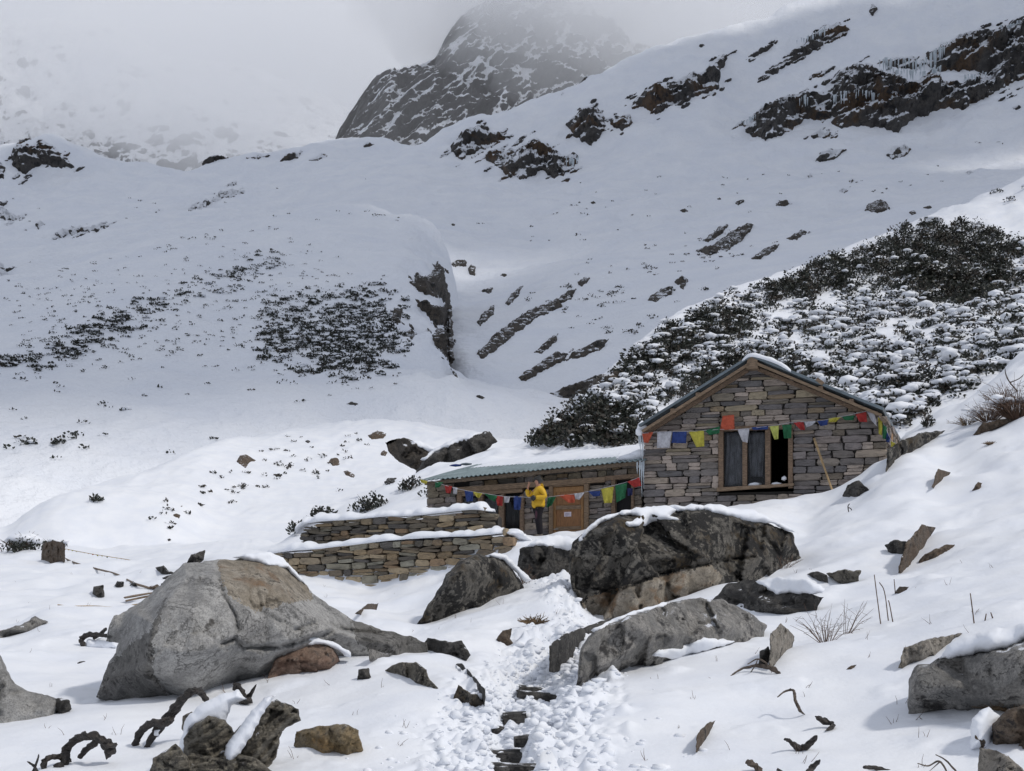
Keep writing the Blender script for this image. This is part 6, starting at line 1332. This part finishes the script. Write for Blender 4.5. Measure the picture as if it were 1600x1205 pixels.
def flagstring(label, pl, d, flags, cord, r=.006, loc=None):
    pts = [pl.W(*pl.st(x, y, d), d) for x, y in cord]; root = empty('prayer_flag_string', Vector(pts[0]), label, 'prayer flags', 'strings of prayer flags')
    v, f = tube(catmull(pts, 3), r, 4); meshobj('cord', v, f, M['flag_white'], root)
    for k, (c, *q) in enumerate(flags): flag(pl, q, d, c, root, k)
    return root
gf = [('orange', (1003, 677), (1021, 675), (1013, 692), (1006, 692)), ('white', (1027, 675), (1050, 674.5), (1046, 700), (1026.5, 700)), ('blue', (1051, 675), (1073, 674.5), (1072, 693), (1049, 692)),
      ('yellow', (1076, 674), (1100, 673), (1100.5, 697.5), (1088, 699)), ('green', (1101, 673), (1125, 666), (1124, 677), (1109, 680)), ('orange', (1129, 650), (1147, 648), (1148, 671), (1125, 672)),
      ('white', (1152, 671), (1171, 670), (1168, 692), (1160, 690)), ('blue', (1174, 668), (1200, 665), (1200, 671), (1177, 672)), ('lime', (1202, 666), (1217, 665), (1216, 686), (1210, 687)),
      ('green', (1222, 664), (1237, 663), (1236.5, 685), (1225, 685)), ('red', (1239, 660), (1255.6, 659), (1258, 672), (1251, 672)), ('white', (1257, 659), (1275, 658), (1270, 664), (1260, 668)),
      ('blue', (1277, 658), (1293.5, 656), (1293, 664), (1282, 666)), ('yellow', (1294.5, 654), (1314.6, 651), (1306, 659.5), (1295, 660)), ('green', (1315, 651), (1335, 649), (1334, 656.7), (1320, 656.7)),
      ('red', (1336.6, 647.5), (1353.5, 643.5), (1355, 659.5), (1343, 659.5)), ('white', (1354, 642.6), (1366, 643), (1371, 667), (1362, 658)), ('yellow', (1372, 652), (1379, 658), (1378, 681), (1373, 678)),
      ('green', (1379, 661), (1385.5, 668), (1388, 688), (1379, 685)), ('blue', (1386, 676), (1391, 682), (1390, 692), (1384, 690)), ('yellow', (1392, 689), (1399, 693), (1398, 700), (1392, 702))]
flagstring('string of bright prayer flags across the gable above the window', GP, .34, gf, [(1001, 678), (1027, 675), (1076, 674), (1101, 673), (1126, 671), (1152, 671), (1202, 666), (1239, 660), (1277, 658), (1315, 651), (1354, 642.6), (1368, 645), (1379, 659), (1392, 687), (1400, 693)])
lf = [('green', (680, 752.5), (693, 754), (686, 762), (680, 762)), ('red', (694.5, 758), (706.5, 760), (704, 771), (697, 770.5)), ('white', (708, 761), (715, 762.5), (714, 772.5), (708, 771.6)),
      ('blue', (725.5, 766), (739.6, 769), (739, 783), (729, 784)), ('yellow', (738, 768.4), (754, 770.5), (749, 778), (746, 778)), ('green', (756.5, 771), (777, 775), (773, 784), (766, 780.5)), ('red', (774, 775), (786, 775.6), (785, 791), (777, 790)),
      ('white', (787.5, 776), (797, 776), (795, 785.5), (788, 785.5)), ('blue', (802.5, 775), (815, 776.4), (813, 797), (803, 796)), ('green', (855.7, 777.7), (869, 776), (862, 789.7), (854, 793.6)),
      ('orange', (872.4, 773.7), (899, 772.4), (897.6, 785.7), (888, 785.7)), ('white', (897, 771), (913, 770), (905.6, 781), (899, 780)), ('blue', (919, 768), (938, 767), (937.5, 775), (927, 776)),
      ('yellow', (939, 763.6), (959, 760.5), (956, 785.7), (944, 786.5)), ('green', (961, 758), (980, 755), (977, 777.7), (963, 785.7)), ('navy', (980, 763), (989, 763), (988, 774), (981, 775)), ('red', (980, 752.5), (998.6, 746), (1002.5, 759), (990.6, 762)), ('yellow', (656, 748.5), (668, 752), (666, 757), (658, 754))]
flagstring('string of bright prayer flags sagging across the window and door of the low hut', LP, .55, lf, [(657, 748), (680, 752.5), (694, 758), (725, 766), (756, 771), (790, 776), (815, 776.5), (843, 778), (870, 775), (897, 772), (919, 768), (939, 763.6), (961, 758), (980, 753), (1001, 745)])
def tinyflags(label, pts, ys, n, seed, big=()):
    r_ = np.random.RandomState(seed); root = empty('prayer_flag_string', P(*pts[0], ys[0]), label, 'prayer flags', 'strings of prayer flags'); L_ = catmull([(*p, y) for p, y in zip(pts, ys)], 8)
    v, f = tube([P(*q) for q in L_], .012, 4); meshobj('cord', v, f, M['straw'], root); cols = ['white', 'yellow', 'lime', 'orange', 'green', 'blue', 'white', 'yellow']
    for i in range(n):
        t = (i+.5)/n*(len(L_)-1); k = int(t); q = L_[k]*(1-(t-k))+L_[min(k+1, len(L_)-1)]*(t-k); w = r_.uniform(1.6, 3.2)*(2 if i in big else 1); h_ = r_.uniform(.8, 2.4)*(2.2 if i in big else 1)
        flag(None, [(q[0]-w/2, q[1]), (q[0]+w/2, q[1]), (q[0]+w/2-r_.uniform(0, 1), q[1]+h_), (q[0]-w/2+r_.uniform(0, 1), q[1]+h_)], 0, cols[r_.randint(8)], root, i, 2, 2, Y=q[2])
tinyflags('cord of small faded flags running right from the square rust brown rock', [(98, 857), (140, 865), (190, 873), (230, 879), (275, 878), (300, 876)], [53, 52, 50, 49, 48, 47], 34, 1, big=(22, 23))
tinyflags('short cord of flags going down from the end of the longer one to the stream', [(231, 879), (240, 893), (247, 908)], [49, 45, 41], 9, 2)
tinyflags('low cord of small flags just above the snow beside the tuft of dry grass', [(90, 945), (110, 947), (150, 947), (180, 949), (215, 944), (238, 940)], [30.5, 30.5, 31, 31, 31, 31.5], 22, 3, big=(1, 3, 4, 17))
def groundline(pts, lift=.02, keys=('ground', 'bank')):
    out = []
    for x, y in pts:
        h = hit(x, y, keys); out.append(h[0]+Vector((0, 0, lift)))
    return out
v, f = tube(catmull(groundline([(97, 871), (115, 880), (150, 890), (180, 898), (200, 908), (212, 914), (235, 921)], .03, ), 5), .035, 5); meshobj('pipe', v, f, M['wood_grey'], label='thin dark pipe lying across the snow below the cord of small faded flags', cat='pipe')
for k, (a, b, lb) in enumerate([((195, 934), (241, 926), 'upper weathered board by the stream left of the huge pale boulder'), ((197, 939), (240, 930), 'lower weathered board by the stream left of the huge pale boulder')]):
    ya = hit(196, 942, ('ground',))[0].y-.1; A_, B_ = P(*a, ya), P(*b, ya+1.0); v, f = tube([A_, A_.lerp(B_, .3), A_.lerp(B_, .7), B_], [.05, .06, .055, .04], 4, .15, k, .5); meshobj('board', v, f, M['wood_grey'], label=lb, cat='board')

# leaning stick by the window
q0, q1, q2 = (GP.W(*GP.st(x, y, d), d) for x, y, d in ((1272, 685, .12), (1287, 728, .3), (1301, 768, .45)))
v, f = tube(catmull([q0, q1, q2], 4), [.03, .035, .03, .035, .03, .028, .03, .03, .03], 6, .15); meshobj('pole', v, f, M['straw'], label='long thin wooden pole leaning against the gable wall right of the window', cat='pole')
bar(GP, 'board', (1262, 792), (1300, 770), .06, .5, .6, 'wood_grey', None, label='thin board lying on the snow against the foot of the gable wall', cat='board')

# ------------------------------------------------------------------ stone steps and trodden snow
steps = [(780, 1208, 140, .07, 'lowest stone step, cut by the bottom edge'), (808, 1188, 92, .07, 'wide stone step second from the bottom'), (820, 1161, 34, .05, 'small stone edge of the third step'), (778, 1147, 22, .06, 'short stone edge left of the fourth step'),
         (803, 1124, 38, .06, 'stone edge in the dark hollow halfway up the steps'), (842, 1090, 72, .05, 'long dark stone edge near the top of the steps'), (832, 1080, 48, .04, 'topmost thin stone edge of the steps')]
for k, (x, y, w, t, lb) in enumerate(steps):
    h = hit(x, y, G)[0]; o = bpy.data.objects.new('stone_step', stone_data(k+3, 'step_stone') if False else bpy.data.meshes.new('stone_step'))
    me = o.data; me.from_pydata([list(q) for q in SV[k+3][0]], [], SV[k+3][1]); me.materials.append(M['dark_rock']); COL.objects.link(o)
    o.location = h+Vector((0, .07, .01)); o.scale = (w/F*h.y*1.0, .24, t*1.7); o.rotation_euler = (.02, [0, .02, -.03, .05, -.08, .11, .12][k], .05*k-.1); set_props(o, lb, 'step', 'stone steps of the path')
r_ = np.random.RandomState(12); SVx, SFx, nv = [], [], 0
for k in range(1300):
    pth = PATH if r_.rand() < .8 else PATH2; i = r_.randint(len(pth)-1); t = r_.rand(); x = pth[i][0]*(1-t)+pth[i+1][0]*t; y = pth[i][1]*(1-t)+pth[i+1][1]*t
    w = (30+.42*max(0, y-1020)); x += r_.normal()*w; y += r_.normal()*14; h = hit(x, y, G)
    if not h or h[0].y > 27: continue
    sz = .010+.045*r_.rand()**4; vv, ff = PL[r_.randint(8)]; vv = np.clip(vv*1.25, -1.05, 1.05); SVx.append(vv*np.array([sz*r_.uniform(.8, 1.6), sz*1.2, sz*r_.uniform(.5, .9)])+np.array(h[0])+np.array([0, 0, sz*.05])); SFx.append(ff+nv); nv += len(vv)
meshobj('snow_clods', np.concatenate(SVx), np.concatenate(SFx), M['snow_cap'], smooth=False, kind='stuff', label='clods of kicked up snow along the trodden path')

r_ = np.random.RandomState(31); mb = MB()
for i in range(150):
    x = r_.uniform(10, 1590); y = 880+(1200-880)*r_.rand()**1.2
    if 640 < x < 1000 and y > 1000: continue
    h = hit(x, y, G)
    if not h: continue
    for j in range(r_.randint(1, 4)):
        L_ = r_.uniform(.03, .13); d_ = Vector((r_.normal()*.5, r_.normal()*.3, 1)).normalized()*L_; p_ = h[0]+Vector((r_.normal()*.02, r_.normal()*.02, -.01)); mb.add(*tube([p_, p_+d_*.6+Vector((r_.normal()*.006, 0, 0)), p_+d_], [.0028, .0022, .001], 3))
mb.obj('grass_sprigs', M['twig'], kind='stuff', label='fine dry grass tips poking through the snow')
# ------------------------------------------------------------------ dead wood
def wood(name, label, branches, cat, mat='charred', snow=()):
    """branches: (pixel points, radii in pixels)"""
    root = None
    for k, (pts, rad) in enumerate(branches):
        h = hit(max(pts, key=lambda p: p[1])[0], max(p[1] for p in pts), G)
        if k == 0: y0 = h[0].y if h else 12
        L_ = [(x, y, y0+.10*math.sin(i*1.3+k)) for i, (x, y) in enumerate(pts)]; C_ = catmull(L_, 7) if len(L_) > 2 else [np.array(q, float) for q in L_]
        W_ = [P(*q) for q in C_]; rr = np.array(interp(None, rad, len(W_)))*y0/F; rr = rr*np.minimum(1, .25+np.linspace(0, 1, len(rr))[::-1]*7)*.9; v, f = tube(W_, rr*(.72 if max(rad) > 4 else .85), 12, .16, k+3)
        mb_ = MB().add(v, f)
        if max(rad) > 4:           # twisted strands of grain make up the limb
            for z in range(4):
                ph = z*1.6+k; sp = [Vector(w)+Vector((math.cos(ph+i*.33), .6*math.sin(ph+i*.5), math.sin(ph+i*.33)))*float(rr[i])*.62 for i, w in enumerate(W_)]; e0_ = z % 3; mb_.add(*tube(sp[e0_:len(sp)-((z+1) % 3)], (rr*(.5-.06*z))[e0_:len(sp)-((z+1) % 3)], 7, .22, z+k))
        v = np.concatenate(mb_.v); f = mb_.f; v = v+(.40*rr.max()*noise3(v*17)[:, None])*np.array([1, .6, 1])+(.18*rr.max()*noise3(v*50)[:, None])
        if root is None: root = empty(name, P(pts[0][0], max(p[1] for p in pts), y0), label, cat)
        meshobj('branch', v, f, M[mat], root, smooth=False)
    for poly, y in snow: 
        o = boulder('snow', poly, .10, 'snow_cap', parent=root, seed=3, Y=y0+y, rough=.01, nf=0, h=2., blky=0); o.data.polygons.foreach_set('use_smooth', np.ones(len(o.data.polygons), bool))
    return root
wood('dead_branch', 'thick black dead branch bent like a knee at the lower left', [([(228, 1168), (245, 1142), (266, 1116), (284, 1094), (303, 1079), (316, 1084), (328, 1108)], [5, 8, 9, 8, 7, 6, 5]), ([(211, 1166), (220, 1143), (236, 1130), (256, 1130), (272, 1120)], [6, 7, 7, 8, 8])], 'dead wood', snow=[([(228, 1155), (240, 1138), (256, 1134), (248, 1150)], .15)])
wood('dead_root', 'arched black dead root in the bottom left corner', [([(100, 1196), (104, 1172), (118, 1155), (138, 1150), (160, 1157), (172, 1168), (168, 1184)], [7, 7, 7, 8, 9, 12, 9]), ([(124, 1184), (138, 1168), (152, 1158)], [5, 6, 7]), ([(96, 1212), (72, 1208), (68, 1192), (80, 1183), (98, 1183), (112, 1190)], [5, 5, 5, 5, 6, 6]), ([(104, 1208), (92, 1196), (84, 1200)], [5, 5, 4])], 'dead wood')
wood('bare_branch', 'thin broken twigs left of the arched dead root', [([(62, 1212), (52, 1196), (42, 1190)], [4, 3, 1.5]), ([(50, 1210), (58, 1190), (61, 1178)], [3, 2.5, 1.5])], 'dead wood')
wood('dead_stump', 'antler-like black stump above the layered brown rocks', [([(384, 1100), (376, 1088), (370, 1076), (366, 1067)], [10, 9, 8, 4]), ([(384, 1098), (392, 1084), (401, 1069)], [7, 4, 1.5]), ([(372, 1082), (380, 1092), (392, 1096)], [7, 8, 6])], 'dead wood')
wood('dead_branch', 'black looped branch at the left side of the huge pale boulder', [([(129, 1010), (128, 998), (140, 991), (160, 993), (184, 992)], [4, 5, 5, 4, 2.5]), ([(146, 998), (158, 990), (167, 981)], [3, 4, 3])], 'dead wood', snow=[([(134, 1010), (136, 1000), (160, 998), (182, 998), (184, 1010), (165, 1015)], .05)])
wood('dead_branch', 'small black wood fragment below the looped branch', [([(122, 1037), (130, 1036), (140, 1037)], [2.5, 4, 1.5])], 'dead wood')
wood('dead_branch', 'curved grey branch under the upright mottled stone', [([(1142, 1056), (1160, 1045), (1186, 1040), (1206, 1045), (1222, 1056)], [1.5, 2, 3.5, 5, 3]), ([(1168, 1038), (1184, 1030), (1200, 1038)], [1, 1.5, 2]), ([(1172, 1052), (1180, 1040), (1184, 1030)], [1, 1.3, .8])], 'dead wood', mat='bark')
wood('dead_branch', 'hooked grey branch sticking out of the snow on the right slope', [([(1215, 1089), (1228, 1080), (1240, 1080), (1243, 1096), (1250, 1110), (1258, 1117)], [1.2, 2, 3, 3.2, 3, 2]), ([(1230, 1080), (1236, 1075)], [1.6, 1])], 'dead wood', mat='bark')
wood('dead_branch', 'black split stump above the twin pronged one at the lower right', [([(1274, 1120), (1286, 1126), (1302, 1133), (1290, 1142)], [2, 6, 5, 3])], 'dead wood')
wood('dead_branch', 'black and grey two pronged stump at the lower right', [([(1226, 1155), (1240, 1162), (1252, 1176)], [2.5, 5, 6]), ([(1248, 1178), (1262, 1164), (1277, 1150)], [7, 7, 5])], 'dead wood')
wood('dead_branch', 'thick end of wood leaning to the right at the bottom, right of the path', [([(1168, 1190), (1180, 1196), (1190, 1208)], [5, 6, 6])], 'dead wood', mat='bark')
wood('dead_branch', 'short dark stub at the bottom edge right of the path', [([(1262, 1212), (1270, 1198), (1282, 1188)], [7, 6, 4]), ([(1214, 1202), (1228, 1208)], [3, 3])], 'dead wood')
wood('dead_branch', 'flat black branch cut by the bottom edge', [([(1350, 1198), (1372, 1201), (1394, 1206)], [3, 4.5, 3])], 'dead wood')
wood('bare_branch', 'thin forked bare branch at the bottom right', [([(1434, 1193), (1450, 1197), (1468, 1190), (1482, 1210)], [1, 1.5, 2, 2]), ([(1462, 1179), (1478, 1188), (1498, 1210)], [1, 1.6, 2]), ([(1468, 1191), (1450, 1207)], [1.5, 1.2])], 'dead wood', mat='bark')
wood('bare_branch', 'pale straw stem leaning over the dark wedge-shaped boulder', [([(803, 922), (790, 908), (776, 896)], [1.4, 1.8, 1.6])], 'dead wood', mat='straw')
wood('dead_branch', 'bare twig on top of the square stone near the crest right of the hut', [([(1590, 612), (1578, 598), (1572, 586), (1570, 574)], [1.6, 1.4, 1.1, .7]), ([(1578, 598), (1592, 592), (1600, 585)], [1.2, 1, .6])], 'dead wood', mat='bark')
wood('bare_branch', 'tiny black twigs standing on the snow above the largest dark boulder', [([(1326, 800), (1325, 791), (1328, 787)], [1, 1.2, .7]), ([(1332, 806), (1330, 796), (1324, 792)], [.7, 1, .7])], 'dead wood')

# ------------------------------------------------------------------ ice curtains on the cliff
r_ = np.random.RandomState(4); mb = MB()
for line, n, l0, l1 in [([(1372, 92), (1400, 92), (1440, 98), (1470, 72), (1500, 60), (1545, 52), (1600, 30)], 90, 12, 30), ([(1395, 108), (1440, 112), (1470, 104)], 30, 8, 22), ([(1235, 152), (1262, 150)], 14, 8, 18), ([(1300, 150), (1345, 140), (1400, 150)], 34, 8, 22),
                        ([(1160, 190), (1182, 180)], 12, 5, 12), ([(1245, 62), (1290, 44)], 16, 6, 14), ([(884, 250), (903, 244)], 8, 8, 20), ([(1500, 120), (1540, 112)], 10, 6, 14)]:
    for i in range(n):
        t = r_.rand()*(len(line)-1); k = int(t); x = line[k][0]*(1-t+k)+line[k+1][0]*(t-k)+r_.normal()*1.5; y = line[k][1]*(1-t+k)+line[k+1][1]*(t-k)+r_.normal()*2
        h = hit(x, y+8, ('slope',))
        if not h: continue
        Yd = h[0].y-11; L_ = r_.uniform(l0, l1)*.75; w = r_.uniform(.15, .42); a = P(x, y, Yd); mb.add(*tube([a, P(x, y+L_*.5, Yd), P(x, y+L_, Yd)], [w, w*.7, .05], 4))
mb.obj('icicles', M['ice'], kind='stuff', label='curtains of icicles hanging from the high cliffs')

# ------------------------------------------------------------------ the person
def skinned(name, verts, edges, mat, parent, sub=2, root=0, smooth=True):
    me = bpy.data.meshes.new(name); me.from_pydata([v[:3] for v in verts], edges, []); o = bpy.data.objects.new(name, me); COL.objects.link(o); o.parent = parent
    m_ = o.modifiers.new('Skin', 'SKIN'); m_.use_smooth_shade = smooth
    sk = me.skin_vertices[0].data
    for i, v in enumerate(verts): sk[i].radius = (v[3], v[4] if len(v) > 4 else v[3]); sk[i].use_root = i == root
    s_ = o.modifiers.new('Subdivision', 'SUBSURF'); s_.levels = sub; s_.render_levels = sub; me.materials.append(M[mat]); return o
py_ = 36.85; gx_ = (841-CX)/F*py_; gz_ = min(gz(gx_, py_), (H0-841)/F*py_); per = empty('person', Vector((gx_, py_, gz_)), 'person in yellow jacket, dark cap and trousers standing before the low hut', 'person')
per.rotation_euler = (0, 0, .25); k_ = (H0-744)/F*py_-gz_; per.scale = (k_/1.76,)*3
B = [(0, 0, .95, .12, .14), (.0, 0, 1.12, .10, .13), (.01, 0, 1.34, .12, .15), (.0, 0, 1.49, .055), (-.03, 0, 1.585, .075, .065), (-.01, 0, 1.665, .085, .07), (-.105, 0, 1.60, .02),
     (.02, -.17, 1.41, .055), (.10, -.23, 1.15, .042), (-.13, -.20, 1.13, .032), (-.20, -.17, 1.14, .034, .02),
     (.02, .17, 1.41, .055), (-.25, .20, 1.22, .042), (-.27, .13, 1.43, .03), (-.25, .10, 1.52, .034, .02),
     (.0, -.09, .88, .06), (-.02, -.10, .50, .04), (.05, -.10, .10, .045), (-.10, -.11, .045, .035), (.0, .09, .88, .06), (.04, .10, .50, .04), (.08, .10, .10, .035), (-.07, .11, .045, .035)]
E = [(0, 1), (1, 2), (2, 3), (3, 4), (4, 5), (4, 6), (2, 7), (7, 8), (8, 9), (9, 10), (2, 11), (11, 12), (12, 13), (13, 14), (0, 15), (15, 16), (16, 17), (17, 18), (0, 19), (19, 20), (20, 21), (21, 22)]
for base, dirs, in ((10, [(-.055, -.025, .0), (-.062, -.01, -.008), (-.058, .006, -.01), (-.045, .02, -.012), (-.02, -.01, .05)]), (14, [(-.01, -.03, .065), (.0, -.012, .075), (.005, .006, .07), (.01, .022, .055), (.045, -.01, .03)])):
    for d_ in dirs:
        b = B[base]; i = len(B); B += [(b[0]+d_[0]*.6, b[1]+d_[1], b[2]+d_[2]*.6, .011), (b[0]+d_[0]*1.15, b[1]+d_[1]*1.1, b[2]+d_[2]*1.15, .009)]; E += [(base, i), (i, i+1)]
skinned('body', B, E, 'skin', per)
J = [(.01, 0, .82, .20, .22), (.0, 0, 1.0, .185, .21), (.01, 0, 1.22, .17, .20), (.02, 0, 1.38, .155, .19), (.03, 0, 1.48, .085, .09), (.03, -.19, 1.40, .095), (.15, -.25, 1.16, .085), (-.15, -.20, 1.135, .066), (.02, .19, 1.40, .095), (-.24, .22, 1.20, .08), (-.29, .14, 1.40, .06)]
skinned('jacket', J, [(0, 1), (1, 2), (2, 3), (3, 4), (3, 5), (5, 6), (6, 7), (3, 8), (8, 9), (9, 10)], 'jacket', per)
skinned('hood', [(.10, 0, 1.46, .06, .10), (.13, 0, 1.50, .05, .09), (.09, -.06, 1.52, .035), (.09, .06, 1.52, .035)], [(0, 1), (1, 2), (1, 3)], 'jacket', per)
skinned('trousers', [(0, 0, .93, .14, .155), (.0, -.095, .82, .125), (-.03, -.10, .50, .105), (.04, -.10, .07, .09), (.0, .095, .82, .125), (.05, .10, .50, .105), (.09, .10, .07, .09)], [(0, 1), (1, 2), (2, 3), (0, 4), (4, 5), (5, 6)], 'trousers', per)
skinned('thigh_panel', [(-.055, -.125, .80, .055, .07), (-.07, -.13, .66, .055, .065), (-.07, -.13, .52, .05, .055)], [(0, 1), (1, 2)], 'plum', per)
for s_, dx in ((-1, 0), (1, .03)): skinned('boot', [(.06+dx, s_*.10, .16, .075), (.05+dx, s_*.10, .06, .075), (-.14+dx, s_*.11, .045, .06)], [(0, 1), (1, 2)], 'boot', per)
skinned('cap', [(.02, 0, 1.66, .095, .085), (-.01, 0, 1.70, .085, .08), (-.10, 0, 1.672, .03, .06), (-.145, 0, 1.664, .012, .045), (.055, 0, 1.60, .05, .06)], [(0, 1), (1, 2), (2, 3), (0, 4)], 'cap', per)
skinned('neck_gaiter', [(.0, 0, 1.47, .07), (-.015, 0, 1.53, .068)], [(0, 1)], 'black', per)
for s_ in (-1, 1): o = skinned('eye', [(-.108, s_*.028, 1.625, .008), (-.106, s_*.034, 1.625, .006)], [(0, 1)], 'black', per, 1)
skinned('mouth', [(-.10, -.016, 1.562, .005), (-.103, 0, 1.56, .005), (-.10, .016, 1.562, .005)], [(0, 1), (1, 2)], 'plum', per, 1)
mwp = Matrix.LocRotScale(per.location, per.rotation_euler, per.scale); q = mwp @ Vector((-.20, -.19, 1.12)); vv, ff = PL[5]
meshobj('mittens', vv*np.array([.11, .075, .085])+np.array(q), ff, M['black'], smooth=True, label='bundle of dark grey mittens held at the waist by the person in yellow', cat='mittens')

# ------------------------------------------------------------------ last fixes: every snow lump a part of its own name
